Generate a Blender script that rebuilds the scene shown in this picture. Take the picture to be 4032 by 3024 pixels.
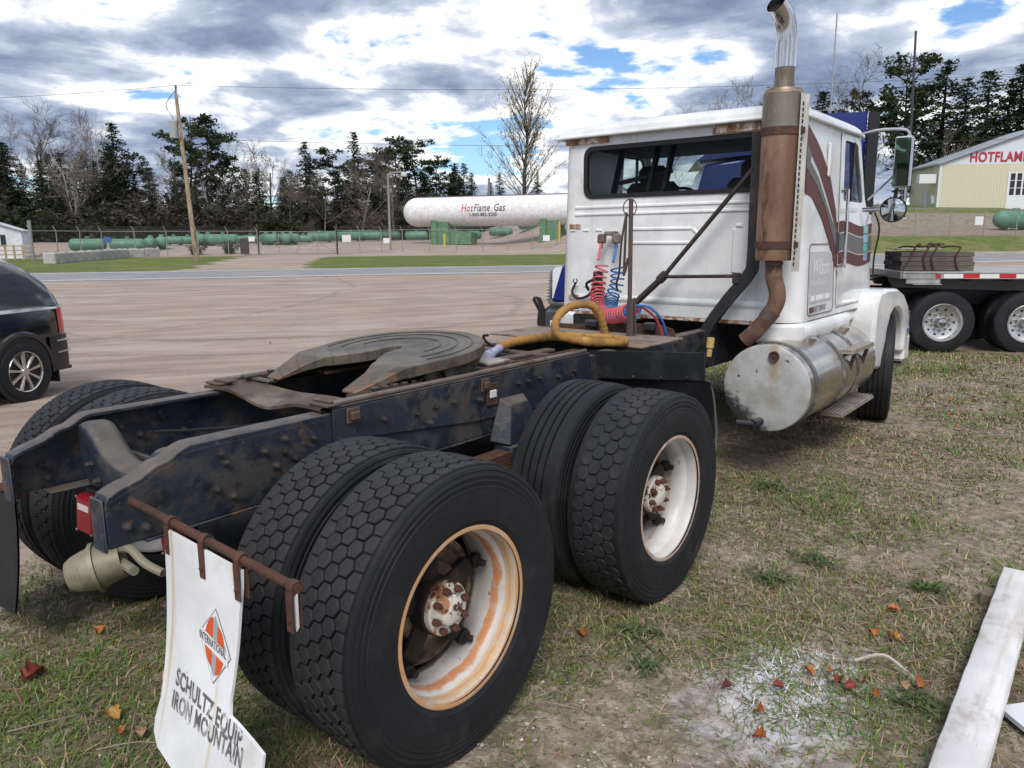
import bpy, bmesh, math, random
import numpy as np
from mathutils import Vector, Matrix, noise as mnoise

SC = bpy.context.scene
for o in list(bpy.data.objects):
    bpy.data.objects.remove(o)
R = math.radians
rnd = random.Random(7)

# ------------------------------------------------------------------ camera
cam_d = bpy.data.cameras.new('camera')
cam = bpy.data.objects.new('camera', cam_d)
SC.collection.objects.link(cam)
SC.camera = cam
CAM = (2.8641, -1.7305, 1.7225)
yaw, pitch, roll = 0.6726, 0.1867, -0.0052
fw = Vector((-math.sin(yaw) * math.cos(pitch), math.cos(yaw) * math.cos(pitch), -math.sin(pitch)))
rt0 = Vector((math.cos(yaw), math.sin(yaw), 0))
up0 = rt0.cross(fw)
rt = rt0 * math.cos(roll) + up0 * math.sin(roll)
up = -rt0 * math.sin(roll) + up0 * math.cos(roll)
cam.matrix_world = Matrix(((rt.x, up.x, -fw.x, CAM[0]), (rt.y, up.y, -fw.y, CAM[1]), (rt.z, up.z, -fw.z, CAM[2]), (0, 0, 0, 1)))
cam_d.sensor_width = 36.0
cam_d.lens = 26.78
cam_d.clip_end = 3000
cam_d.clip_start = 0.05

# ------------------------------------------------------------------ sky
SUN_EL, SUN_AZ = R(48), math.atan2(.55, -.83)      # azimuth measured from +Y towards +X
sun_dir = Vector((math.sin(SUN_AZ) * math.cos(SUN_EL), math.cos(SUN_AZ) * math.cos(SUN_EL), math.sin(SUN_EL)))
world = bpy.data.worlds.new('World')
SC.world = world
world.use_nodes = True


class NT:
    """small node helper"""
    def __init__(s, tree):
        s.t = tree
        s.n = tree.nodes
        s.l = tree.links

    def node(s, typ, **kw):
        n = s.n.new(typ)
        for k, v in kw.items():
            if k.startswith('i_'):
                n.inputs[k[2:].replace('_', ' ')].default_value = v
            else:
                setattr(n, k, v)
        return n

    def val(s, sock, v):
        if hasattr(v, 'is_linked') or hasattr(v, 'links'):
            s.l.new(v, sock)
        else:
            if isinstance(v, (tuple, list)) and len(v) == 3 and sock.type == 'RGBA':
                v = (*v, 1)
            sock.default_value = v

    def math(s, op, a, b=0.0, c=None, clamp=False):
        n = s.n.new('ShaderNodeMath'); n.operation = op; n.use_clamp = clamp
        s.val(n.inputs[0], a); s.val(n.inputs[1], b)
        if c is not None: s.val(n.inputs[2], c)
        return n.outputs[0]

    def mix(s, f, a, b, bt='MIX'):
        n = s.n.new('ShaderNodeMix'); n.data_type = 'RGBA'; n.blend_type = bt
        s.val(n.inputs[0], f); s.val(n.inputs[6], a); s.val(n.inputs[7], b)
        return n.outputs[2]

    def fmix(s, f, a, b):
        n = s.n.new('ShaderNodeMix'); n.data_type = 'FLOAT'
        s.val(n.inputs[0], f); s.val(n.inputs[2], a); s.val(n.inputs[3], b)
        return n.outputs[0]

    def ramp(s, x, lo, hi, a=0.0, b=1.0):
        n = s.n.new('ShaderNodeMapRange'); n.interpolation_type = 'SMOOTHSTEP'
        s.val(n.inputs[0], x); n.inputs[1].default_value = lo; n.inputs[2].default_value = hi
        s.val(n.inputs[3], a); s.val(n.inputs[4], b)
        return n.outputs[0]

    def noise(s, vec, scale, detail=4, rough=.55, stretch=None, offs=(0, 0, 0), dist=0.0):
        if stretch or offs != (0, 0, 0):
            m = s.n.new('ShaderNodeMapping')
            if stretch: m.inputs['Scale'].default_value = stretch
            m.inputs['Location'].default_value = offs
            s.l.new(vec, m.inputs[0]); vec = m.outputs[0]
        n = s.n.new('ShaderNodeTexNoise')
        s.l.new(vec, n.inputs['Vector'])
        n.inputs['Scale'].default_value = scale
        n.inputs['Detail'].default_value = detail
        n.inputs['Roughness'].default_value = rough
        n.inputs['Distortion'].default_value = dist
        return n.outputs[0]


def build_world():
    t = NT(world.node_tree)
    t.n.clear()
    out = t.node('ShaderNodeOutputWorld')
    bg = t.node('ShaderNodeBackground')
    bg.inputs['Strength'].default_value = 0.1
    t.l.new(bg.outputs[0], out.inputs[0])
    sky = t.node('ShaderNodeTexSky', sky_type='NISHITA')
    sky.sun_disc = False
    sky.sun_elevation = SUN_EL
    sky.sun_rotation = SUN_AZ
    sky.air_density = 1.0
    sky.dust_density = 0.6
    tc = t.node('ShaderNodeTexCoord')
    sep = t.node('ShaderNodeSeparateXYZ')
    t.l.new(tc.outputs['Generated'], sep.inputs[0])
    z = t.math('MAXIMUM', sep.outputs[2], 0.0)
    zz = t.math('ADD', z, 0.16)
    cx = t.math('DIVIDE', sep.outputs[0], zz)
    cy = t.math('DIVIDE', sep.outputs[1], zz)
    cmb = t.node('ShaderNodeCombineXYZ')
    t.l.new(cx, cmb.inputs[0]); t.l.new(cy, cmb.inputs[1])
    P = cmb.outputs[0]
    big = t.noise(P, 1.15, 3, .5, offs=CLOUD_OFF)
    mid = t.noise(P, 2.1, 9, .58, offs=(3.1 + CLOUD_OFF[0], 1.7, 0.4), dist=.25)
    fine = t.noise(P, 6.5, 8, .62, offs=(7.7, 2.2, 1.4), dist=.4)
    d = t.math('ADD', t.math('MULTIPLY', big, .55), t.math('MULTIPLY', mid, .60))
    d = t.math('ADD', d, t.math('MULTIPLY', t.math('SUBTRACT', fine, .5), .13))
    # thick cloud: grey-blue, a little structure
    # thinner, brighter cloud over the road to the north-west
    dot = t.node('ShaderNodeVectorMath', operation='DOT_PRODUCT')
    t.l.new(tc.outputs['Generated'], dot.inputs[0]); dot.inputs[1].default_value = Vector((-.56, .80, .21)).normalized()
    d = t.math('SUBTRACT', d, t.ramp(dot.outputs['Value'], .955, 1.0, 0, .05))
    fineS = t.ramp(fine, .3, .72)
    dark = t.mix(fineS, (1.7, 2.2, 3.35), (2.8, 3.45, 4.8))
    midc = t.mix(fineS, (3.5, 4.15, 5.5), (5.8, 6.4, 7.4))
    thickw = t.ramp(d, .505, .575)
    deepw = t.ramp(d, .555, .655)
    white = t.mix(fineS, (7.6, 7.9, 8.3), (12.5, 12.4, 12.2))
    cl = t.mix(thickw, white, midc)
    cl = t.mix(deepw, cl, dark)
    cover = t.ramp(d, .432, .488)
    blue = t.mix(1.0, sky.outputs[0], (.78, 1.0, 1.22), 'MULTIPLY')
    col = t.mix(cover, blue, cl)
    # pale veil low over the horizon
    hz = t.ramp(z, .0, .09, .6, 0.0)
    col = t.mix(hz, col, (7.0, 7.4, 8.0))
    t.l.new(col, bg.inputs['Color'])


CLOUD_OFF = (13.3, 2.1, 0.0)
build_world()

sun_l = bpy.data.lights.new('sun', 'SUN')
sun_l.energy = 2.2
sun_l.angle = R(24)
sun_l.color = (1.0, .95, .87)
sun_o = bpy.data.objects.new('sun', sun_l)
SC.collection.objects.link(sun_o)
sun_o.rotation_euler = (-sun_dir).to_track_quat('-Z', 'Y').to_euler()

SC.view_settings.view_transform = 'Standard'
SC.view_settings.look = 'None'
SC.view_settings.exposure = 0.3
SC.view_settings.gamma = 1.0
SC.view_settings.use_curve_mapping = False
SC.render.engine = 'CYCLES'
SC.cycles.max_bounces = 6
SC.cycles.diffuse_bounces = 3
SC.cycles.glossy_bounces = 3
SC.cycles.transmission_bounces = 5
SC.cycles.transparent_max_bounces = 8

# ------------------------------------------------------------------ helpers
COL = SC.collection
MATS = {}


def PM(name, base, rough=.6, metal=0.0, layers=(), bump=None, spec=.5, coat=0.0, trans=0.0, alpha=1.0, emit=None, ior=1.45, jitter=0.0):
    """procedural Principled material; layers = (colour, scale, lo, hi, detail, stretch, rough or None)"""
    if name in MATS: return MATS[name]
    m = bpy.data.materials.new(name)
    m.use_nodes = True
    t = NT(m.node_tree)
    p = m.node_tree.nodes['Principled BSDF']
    tc = t.node('ShaderNodeTexCoord')
    V = tc.outputs['Object']
    col = None
    rg = rough
    if layers or jitter:
        a = t.noise(V, 3.0, 5, .6)
        lo = tuple(max(0, c * .88) for c in base); hi = tuple(min(1, c * 1.1) for c in base)
        col = t.mix(t.ramp(a, .35, .65), lo, hi)
        if jitter:
            oi = t.node('ShaderNodeObjectInfo')
            hsv = t.node('ShaderNodeHueSaturation')
            t.l.new(t.ramp(oi.outputs['Random'], 0, 1, 1 - jitter, 1 + jitter), hsv.inputs['Value'])
            t.l.new(col, hsv.inputs['Color'])
            col = hsv.outputs[0]
        for i, L in enumerate(layers):
            lc, sc, l0, l1 = L[:4]
            det = L[4] if len(L) > 4 else 5
            st = L[5] if len(L) > 5 else None
            n = t.noise(V, sc, det, .62, st, offs=(i * 3.7 + 1.3, i * 1.9, i * 5.3))
            f = t.ramp(n, l0, l1)
            col = t.mix(f, col, lc)
            if len(L) > 6 and L[6] is not None:
                rg = t.fmix(f, rg, L[6])
        t.l.new(col, p.inputs['Base Color'])
    else:
        p.inputs['Base Color'].default_value = (*base, 1)
    t.val(p.inputs['Roughness'], rg)
    p.inputs['Metallic'].default_value = metal
    p.inputs['Specular IOR Level'].default_value = spec
    p.inputs['Coat Weight'].default_value = coat
    p.inputs['Coat Roughness'].default_value = .08
    p.inputs['Transmission Weight'].default_value = trans
    p.inputs['IOR'].default_value = ior
    p.inputs['Alpha'].default_value = alpha
    if emit:
        p.inputs['Emission Color'].default_value = (*emit[0], 1); p.inputs['Emission Strength'].default_value = emit[1]
    if bump:
        b = t.node('ShaderNodeBump')
        b.inputs['Strength'].default_value = bump[1]
        b.inputs['Distance'].default_value = bump[2] if len(bump) > 2 else .01
        t.l.new(t.noise(V, bump[0], 5, .6), b.inputs['Height'])
        t.l.new(b.outputs[0], p.inputs['Normal'])
    MATS[name] = m
    return m


_CB = None


def _cb_topo():
    """chamfered unit box topology: list of (sign triple, axis kept full) and faces"""
    global _CB
    if _CB: return _CB
    pts = []
    for sx in (-1, 1):
        for sy in (-1, 1):
            for sz in (-1, 1):
                for ax in range(3):
                    pts.append((sx, sy, sz, ax))
    bm = bmesh.new()
    vs = []
    for sx, sy, sz, ax in pts:
        c = [sx * .8, sy * .8, sz * .8]; c[ax] = (sx, sy, sz)[ax]
        vs.append(bm.verts.new(c))
    bm.verts.index_update()
    r = bmesh.ops.convex_hull(bm, input=vs)
    bmesh.ops.dissolve_limit(bm, angle_limit=.01, verts=bm.verts[:], edges=bm.edges[:])
    bmesh.ops.recalc_face_normals(bm, faces=bm.faces[:])
    bm.verts.index_update()
    key = {}
    for i, p in enumerate(pts): pass
    faces = [tuple(v.index for v in f.verts) for f in bm.faces]
    co = [tuple(v.co) for v in bm.verts]
    meta = []
    for c in co:
        s = tuple(1 if x > 0 else -1 for x in c)
        ax = max(range(3), key=lambda k: abs(c[k]))
        meta.append((s, ax))
    bm.free()
    _CB = (meta, faces)
    return _CB


class MB:
    def __init__(s):
        s.v = []; s.f = []

    def add(s, vs, fs, M=None):
        o = len(s.v)
        if M is not None: vs = [tuple(M @ Vector(p)) for p in vs]
        s.v += [tuple(p) for p in vs]
        s.f += [tuple(i + o for i in f) for f in fs]
        return s

    def box(s, c, size, bev=0.0, M=None):
        h = [size[0] / 2, size[1] / 2, size[2] / 2]
        if bev <= 0:
            vs = [(c[0] + x * h[0], c[1] + y * h[1], c[2] + z * h[2]) for x in (-1, 1) for y in (-1, 1) for z in (-1, 1)]
            fs = [(0, 1, 3, 2), (4, 6, 7, 5), (0, 4, 5, 1), (2, 3, 7, 6), (0, 2, 6, 4), (1, 5, 7, 3)]
            return s.add(vs, fs, M)
        meta, fs = _cb_topo()
        bev = min(bev, min(h) * .9)
        vs = []
        for sg, ax in meta:
            p = []
            for k in range(3):
                p.append(c[k] + sg[k] * (h[k] if k == ax else h[k] - bev))
            vs.append(p)
        return s.add(vs, fs, M)

    def b2(s, a, b, bev=0.0, M=None):
        return s.box([(a[i] + b[i]) / 2 for i in range(3)], [abs(b[i] - a[i]) for i in range(3)], bev, M)

    def prism(s, poly, axis, a, b, M=None, fn=None):
        """poly: 2D points in the two other axes (in xyz order), extruded along axis from a to b"""
        n = len(poly)
        def mk(p, t):
            q = list(p); q.insert(axis, t); return fn(q) if fn else q
        vs = [mk(p, a) for p in poly] + [mk(p, b) for p in poly]
        area = sum(poly[i][0] * poly[(i + 1) % n][1] - poly[(i + 1) % n][0] * poly[i][1] for i in range(n))
        flip = (area > 0) == ((b > a) == (axis != 1))
        f0 = tuple(range(n)); f1 = tuple(range(2 * n - 1, n - 1, -1))
        fs = [f0, f1] + [(i, i + n, (i + 1) % n + n, (i + 1) % n) for i in range(n)]
        if flip: fs = [tuple(reversed(f)) for f in fs]
        return s.add(vs, fs, M)

    def tube(s, path, r, n=8, closed=False, caps=True, M=None, sq=None):
        path = [Vector(p) for p in path]
        N = len(path)
        rs = r if isinstance(r, (list, tuple)) else [r] * N
        vs = []; fs = []
        prev = None
        for i, p in enumerate(path):
            if closed: t = path[(i + 1) % N] - path[i - 1]
            else: t = path[min(i + 1, N - 1)] - path[max(i - 1, 0)]
            if t.length < 1e-9: t = Vector((0, 0, 1))
            t.normalize()
            if prev is None:
                a = Vector((0, 0, 1)) if abs(t.z) < .9 else Vector((1, 0, 0))
                x = a.cross(t).normalized()
            else:
                x = (prev - t * prev.dot(t))
                if x.length < 1e-6: x = Vector((1, 0, 0)).cross(t)
                x.normalize()
            prev = x
            y = t.cross(x)
            for k in range(n):
                an = 2 * math.pi * (k + .5) / n
                vs.append(p + (x * math.cos(an) + y * math.sin(an)) * rs[i])
        for i in range(N if closed else N - 1):
            j = (i + 1) % N
            for k in range(n):
                k2 = (k + 1) % n
                fs.append((i * n + k, i * n + k2, j * n + k2, j * n + k))
        if caps and not closed:
            fs.append(tuple(reversed(range(n)))); fs.append(tuple((N - 1) * n + k for k in range(n)))
        return s.add(vs, fs, M)

    def lathe(s, prof, axis, c, n=48, closed=False, M=None, a0=0.0, a1=2 * math.pi):
        """prof: (along, radius) ; axis 0/1/2"""
        full = abs(a1 - a0 - 2 * math.pi) < 1e-6
        cnt = n if full else n + 1
        vs = []; fs = []
        m = len(prof)
        for i in range(cnt):
            an = a0 + (a1 - a0) * i / n
            ca, sa = math.cos(an), math.sin(an)
            for (al, r) in prof:
                if axis == 0: q = (al, r * ca, r * sa)
                elif axis == 1: q = (r * sa, al, r * ca)
                else: q = (r * ca, r * sa, al)
                vs.append((c[0] + q[0], c[1] + q[1], c[2] + q[2]))
        for i in range(n):
            j = (i + 1) % cnt
            for k in range(m - 1 + (1 if closed else 0)):
                k2 = (k + 1) % m
                fs.append((i * m + k, i * m + k2, j * m + k2, j * m + k))
        return s.add(vs, fs, M)

    def grid(s, P, M=None):
        """P[i][j] 3D points"""
        a, b = len(P), len(P[0])
        vs = [q for r in P for q in r]
        fs = [(i * b + j, (i + 1) * b + j, (i + 1) * b + j + 1, i * b + j + 1) for i in range(a - 1) for j in range(b - 1)]
        return s.add(vs, fs, M)

    def mesh(s, name, base=(0, 0, 0), smooth=True, recalc=True, ang=35):
        me = bpy.data.meshes.new(name)
        if base != (0, 0, 0):
            vs = [(x - base[0], y - base[1], z - base[2]) for x, y, z in s.v]
        else: vs = s.v
        me.from_pydata(vs, [], s.f)
        if recalc:
            bm = bmesh.new(); bm.from_mesh(me)
            bmesh.ops.recalc_face_normals(bm, faces=bm.faces[:])
            bm.to_mesh(me); bm.free()
        if smooth:
            me.shade_smooth()
            try: me.set_sharp_from_angle(angle=R(ang))
            except Exception: pass
        me.update()
        return me

    def build(s, name, mat, parent=None, label=None, smooth=True, recalc=True, kind=None, bevel=0.0, ang=35):
        base = tuple(root_base(parent)) if parent is not None else (0, 0, 0)
        me = s.mesh(name, base, smooth, recalc, ang)
        o = bpy.data.objects.new(name, me)
        COL.objects.link(o)
        if mat is not None: me.materials.append(mat)
        if parent is not None: o.parent = parent
        if label: o['label'] = label
        if kind: o['kind'] = kind
        if bevel > 0:
            b = o.modifiers.new('bevel', 'BEVEL'); b.width = bevel; b.segments = 2; b.limit_method = 'ANGLE'; b.angle_limit = R(40)
        return o


def root_base(o):
    while o.parent: o = o.parent
    return o.get('_b', (0, 0, 0))


def thing(name, label, cat, loc=(0, 0, 0), group=None, built_at_world=True):
    """Empty at the thing's base; children are built in world coordinates and shifted by the base"""
    o = bpy.data.objects.new(name, None)
    COL.objects.link(o)
    o.empty_display_size = .2
    o.location = loc
    o['_b'] = tuple(loc) if built_at_world else (0.0, 0.0, 0.0)
    o['label'] = label; o['category'] = cat
    if group: o['group'] = group
    return o


def tag(o, label=None, cat=None, group=None, kind=None):
    if label: o['label'] = label
    if cat: o['category'] = cat
    if group: o['group'] = group
    if kind: o['kind'] = kind
    return o


def place(o, loc, rz=0.0, sc=None):
    o.location = loc; o.rotation_euler = (0, 0, rz)
    if sc is not None: o.scale = sc if isinstance(sc, (tuple, list)) else (sc, sc, sc)
    return o


def dup(o, parent=None):
    c = o.copy(); COL.objects.link(c); c.parent = parent
    for ch in o.children: dup(ch, c)
    return c


def inst(name, me, parent, M):
    """one more object that shares a mesh; M is its local matrix"""
    o = bpy.data.objects.new(name, me)
    COL.objects.link(o)
    if parent is not None: o.parent = parent
    o.matrix_local = M
    return o


def text_mb(txt, size, fn, extr=0.0, align='LEFT', space=1.0, shear=0.0, sx=1.0, thick=0.0, cut=None):
    cu = bpy.data.curves.new('t', 'FONT')
    cu.body = txt; cu.size = size; cu.align_x = align; cu.extrude = extr; cu.space_character = space; cu.shear = shear
    cu.resolution_u = 3; cu.offset = thick
    ob = bpy.data.objects.new('t', cu)
    me = bpy.data.meshes.new_from_object(ob)
    if cut:      # slice the letters so that they can follow a curved surface
        bm = bmesh.new(); bm.from_mesh(me)
        z_ = -.3 * size
        while z_ < size:
            bmesh.ops.bisect_plane(bm, geom=bm.verts[:] + bm.edges[:] + bm.faces[:], plane_co=(0, z_, 0), plane_no=(0, 1, 0)); z_ += cut
        bm.to_mesh(me); bm.free()
    mb = MB()
    mb.add([fn(v.co.x * sx, v.co.y, v.co.z) for v in me.vertices], [tuple(p.vertices) for p in me.polygons])
    bpy.data.objects.remove(ob); bpy.data.curves.remove(cu); bpy.data.meshes.remove(me)
    return mb


def spline(pts, n=12, closed=False):
    """Catmull-Rom"""
    P = [Vector(p) for p in pts]; out = []
    N = len(P)
    for i in range(N if closed else N - 1):
        if closed: a, b, c, d = P[i - 1], P[i], P[(i + 1) % N], P[(i + 2) % N]
        else: a, b, c, d = P[max(i - 1, 0)], P[i], P[i + 1], P[min(i + 2, N - 1)]
        for k in range(n):
            t = k / n
            out.append(.5 * ((2 * b) + (c - a) * t + (2 * a - 5 * b + 4 * c - d) * t * t + (3 * b - a - 3 * c + d) * t ** 3))
    if not closed: out.append(P[-1])
    return out


def ray_poly(c, th, poly):
    """distance from c along angle th to the polygon outline (star-shaped)"""
    dx, dy = math.cos(th), math.sin(th); best = None
    for i in range(len(poly)):
        x1, y1 = poly[i]; x2, y2 = poly[(i + 1) % len(poly)]
        ex, ey = x2 - x1, y2 - y1
        den = dx * ey - dy * ex
        if abs(den) < 1e-12: continue
        t = ((x1 - c[0]) * ey - (y1 - c[1]) * ex) / den
        u = ((x1 - c[0]) * dy - (y1 - c[1]) * dx) / den
        if t > 0 and -1e-6 <= u <= 1 + 1e-6 and (best is None or t < best): best = t
    return best or .001


def round_poly(poly, r, n=5):
    out = []
    N = len(poly)
    for i in range(N):
        p = Vector(poly[i]); a = (Vector(poly[i - 1]) - p); b = (Vector(poly[(i + 1) % N]) - p)
        ra = min(r, a.length * .45, b.length * .45)
        a.normalize(); b.normalize()
        for k in range(n + 1):
            t = k / n
            q = (p + a * ra) * (1 - t) ** 2 + p * 2 * t * (1 - t) + (p + b * ra) * t * t
            out.append((q.x, q.y))
    return out


def holed(mb, outer, inner, c, mapf, thick, n=72):
    """plate with one opening; mapf(a, b, depth) -> 3D"""
    angs = [2 * math.pi * i / n for i in range(n)]
    for p in list(outer) + list(inner): angs.append(math.atan2(p[1] - c[1], p[0] - c[0]) % (2 * math.pi))
    angs = sorted(set(round(a, 5) for a in angs))
    O = [(c[0] + math.cos(a) * ray_poly(c, a, outer), c[1] + math.sin(a) * ray_poly(c, a, outer)) for a in angs]
    I = [(c[0] + math.cos(a) * ray_poly(c, a, inner), c[1] + math.sin(a) * ray_poly(c, a, inner)) for a in angs]
    m = len(angs); vs = []
    for L, d in ((O, 0), (I, 0), (I, thick), (O, thick)): vs += [mapf(p[0], p[1], d) for p in L]
    fs = []
    for ring in range(4):
        r2_ = (ring + 1) % 4
        for i in range(m):
            j = (i + 1) % m
            fs.append((ring * m + i, ring * m + j, r2_ * m + j, r2_ * m + i))
    return mb.add(vs, fs)


# ------------------------------------------------------------------ terrain
C2 = np.array([2.864, -1.7305]); n2 = np.array([-.623, .782]); r2 = np.array([.782, .623])


def SS(x, a, b):
    t = np.clip((x - a) / (b - a), 0, 1); return t * t * (3 - 2 * t)


def sw(x, y):
    u = (x - C2[0]) * n2[0] + (y - C2[1]) * n2[1]; v = (x - C2[0]) * r2[0] + (y - C2[1]) * r2[1]
    return .953 * u - .302 * v, .302 * u + .953 * v


def xy(s, w):
    u = .953 * s + .302 * w; v = -.302 * s + .953 * w
    return C2[0] + u * n2[0] + v * r2[0], C2[1] + u * n2[1] + v * r2[1]


def Hs(s, w):
    b = np.interp(s, [-100, 14, 34, 41, 54, 68.5, 80, 95, 130, 400], [0, 0, .25, .3, .46, .57, 1.15, 1.7, 2.2, 3])
    h = np.interp(s, [28, 33.5, 41, 46, 55, 66, 90], [0, .1, .3, 1.5, 2.2, 4.4, 4.9]) * SS(w, 24, 42)
    d = -.1 * SS(s, 7, 10.5) * (1 - SS(s, 14, 24))
    return b + h + d


def Hxy(x, y):
    s, w = sw(x, y)
    return float(Hs(s, w))


def gp(s, w, dz=0.0):
    x, y = xy(s, w)
    return (float(x), float(y), float(Hs(s, w)) + dz)


ROADDIR = math.atan2(float(xy(0, 1)[1] - xy(0, 0)[1]), float(xy(0, 1)[0] - xy(0, 0)[0]))   # heading of +w
# ------------------------------------------------------------------ setting
def make_ground():
    s = np.concatenate([np.arange(-14, 12, .25), np.arange(12, 33, .7), [33.4], np.arange(34, 41, 1.0), [41.3], np.arange(42, 72, 1.0), np.arange(72, 130, 3.0), [140, 160, 200, 260, 360, 500, 800]])
    w = np.concatenate([[-700, -450, -300, -200, -150, -110, -80, -60], np.arange(-45, -8, 1.5), np.arange(-8, 14, .25), np.arange(14, 70, 1.5), [80, 100, 130, 170, 230, 320, 450, 700]])
    Sg, Wg = np.meshgrid(s, w, indexing='ij')
    X, Y = xy(Sg, Wg)
    Z = Hs(Sg, Wg)
    near = (1 - SS(Sg, 10, 14))
    Z = Z + near * (.012 * np.sin(X * 3.1 + 1.2 * np.sin(Y * 2.3)) * np.cos(Y * 2.7 + .8 * np.sin(X * 1.9)) - .006)
    a, b = X.shape
    vs = np.stack([X, Y, Z], -1).reshape(-1, 3)
    idx = np.arange(a * b).reshape(a, b)
    fs = np.stack([idx[:-1, :-1], idx[:-1, 1:], idx[1:, 1:], idx[1:, :-1]], -1).reshape(-1, 4)[:, ::-1]
    me = bpy.data.meshes.new('ground')
    me.from_pydata(vs.tolist(), [], fs.tolist())
    # surface kinds
    wl = np.interp(Sg, [41, 42, 52, 67], [-4.6, -4.0, -3.0, -1.4]) + .5 * np.sin(Sg * 1.3)
    wr = np.interp(Sg, [41, 43, 48, 60, 66], [2.6, 1.9, 2.2, 3.8, 6.0]) + .3 * np.sin(Sg * 1.7)
    left = (1 - SS(Wg, wl - .5, wl + .3)) * (1 - SS(Sg, 65, 68)) * (1 - SS(Sg - (-.9 * (Wg + 15)) * 1.0, 62, 66) * (Wg < -13))
    right = SS(Wg, wr - .3, wr + .5) * (1 - SS(Sg, 60 - 1.5, 64 + 1.5))
    turf = np.clip(left + right, 0, 1) * SS(Sg, 41.2, 42.2)
    hill = SS(Wg, 28, 40)
    turf = turf * (1 - hill) + hill * SS(Sg, 41.2, 42) * (1 - .9 * SS(Sg, 45, 47)) + .85 * hill * SS(Sg, 61, 64)
    turf = np.maximum(turf, SS(Sg, 100, 115) * .8)
    brown = SS(X + .35 * np.sin(Y * 1.1) + .2 * np.sin(Y * 2.9), -2.3, -1.5) * (1 - SS(Sg, 26, 31))
    brown = np.maximum(brown, hill * SS(Sg, 45, 47))
    for nm, arr in (('turf', turf), ('brown', brown)):
        at = me.attributes.new(nm, 'FLOAT', 'POINT')
        at.data.foreach_set('value', arr.reshape(-1).astype(np.float32))
    me.shade_smooth()
    o = bpy.data.objects.new('ground', me)
    COL.objects.link(o)
    o['kind'] = 'structure'
    m = bpy.data.materials.new('ground_soil')
    m.use_nodes = True
    t = NT(m.node_tree)
    p = t.n['Principled BSDF']
    tc = t.node('ShaderNodeTexCoord')
    V = tc.outputs['Object']
    rot = t.node('ShaderNodeMapping'); rot.inputs['Rotation'].default_value = (0, 0, -ROADDIR)
    t.l.new(V, rot.inputs[0])
    Vr = rot.outputs[0]
    at1 = t.node('ShaderNodeAttribute', attribute_name='turf'); at2 = t.node('ShaderNodeAttribute', attribute_name='brown')
    n1 = t.noise(V, .35, 5, .6); n2_ = t.noise(V, 2.2, 6, .62); n3 = t.noise(V, 14, 5, .65); n4 = t.noise(V, 60, 4, .7)
    streak = t.noise(Vr, 1.0, 6, .65, stretch=(.40, 2.0, 1))
    streak2 = t.noise(Vr, 1.0, 5, .6, stretch=(.05, .75, 1), offs=(4, 2, 0), dist=.6)
    # gravel lot
    g = t.mix(t.ramp(streak, .32, .68), (.275, .215, .18), (.40, .322, .275))
    g = t.mix(t.ramp(streak2, .56, .70, 0, .35), g, (.22, .17, .145))
    g = t.mix(t.ramp(t.noise(Vr, 3.2, 6, .66, stretch=(.35, 1.6, 1)), .54, .70, 0, .45), g, (.21, .165, .14))
    g = t.mix(t.ramp(t.noise(Vr, .5, 5, .6, stretch=(.5, 1.2, 1)), .5, .66, 0, .45), g, (.47, .40, .355))
    g = t.mix(t.ramp(n3, .55, .72, 0, .55), g, (.19, .15, .13))
    g = t.mix(t.ramp(n4, .58, .72, 0, .6), g, (.50, .45, .42))
    # wheel tracks curving over the lot: packed damp soil
    def track(cx, cy, rad, width, amt):
        nonlocal g
        dn = t.node('ShaderNodeVectorMath', operation='DISTANCE'); mp0 = t.node('ShaderNodeMapping'); mp0.inputs['Scale'].default_value = (1, 1, 0)
        t.l.new(V, mp0.inputs[0]); t.l.new(mp0.outputs[0], dn.inputs[0]); dn.inputs[1].default_value = (cx, cy, 0)
        off = t.math('ABSOLUTE', t.math('SUBTRACT', t.math('ADD', dn.outputs['Value'], t.math('MULTIPLY', t.math('SUBTRACT', n1, .5), 1.2)), rad))
        f = t.math('MULTIPLY', t.ramp(off, width * .4, width, 1, 0), t.ramp(n2_, .34, .60))
        g = t.mix(t.math('MULTIPLY', f, amt), g, (.15, .112, .095))
    for cx, cy, rad in ((-14.5, 10.5, 6.2), (-14.0, 10.9, 8.1), (-30, 2, 18)): track(cx, cy, rad, .16, .33)
    # near soil: dry grass thatch and bare tan dirt
    b1 = t.mix(t.ramp(n2_, .35, .66), (.14, .115, .082), (.27, .22, .17))
    b1 = t.mix(t.ramp(n3, .45, .66, 0, .8), b1, (.43, .355, .30))
    b1 = t.mix(t.ramp(n1, .54, .66, 0, .35), b1, (.055, .075, .028))
    b1 = t.mix(t.ramp(n4, .60, .72, 0, .7), b1, (.46, .40, .36))
    b1 = t.mix(t.ramp(t.noise(V, 34, 3, .6, offs=(3, 3, 3)), .60, .70, 0, .75), b1, (.05, .038, .026))
    # turf
    tf = t.mix(t.ramp(n2_, .3, .7), (.085, .120, .028), (.150, .180, .050))
    tf = t.mix(t.ramp(n1, .46, .66, 0, .75), tf, (.21, .18, .085))
    tf = t.mix(t.ramp(t.noise(V, .9, 6, .65, offs=(5, 1, 0)), .5, .66, 0, .6), tf, (.07, .095, .03))
    tf = t.mix(t.ramp(n3, .5, .75, 0, .5), tf, (.045, .065, .015))
    fb = t.ramp(t.math('ADD', at2.outputs['Fac'], t.math('MULTIPLY', t.math('SUBTRACT', n2_, .5), 1.3)), .3, .7)
    ft = t.ramp(t.math('ADD', at1.outputs['Fac'], t.math('MULTIPLY', t.math('SUBTRACT', n3, .5), .9)), .35, .65)
    col = t.mix(fb, g, b1)
    col = t.mix(ft, col, tf)
    # white paint overspray left on the ground beside the plank
    d = t.node('ShaderNodeVectorMath', operation='DISTANCE')
    mp = t.node('ShaderNodeMapping'); mp.inputs['Scale'].default_value = (1.25, .8, 0)
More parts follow.
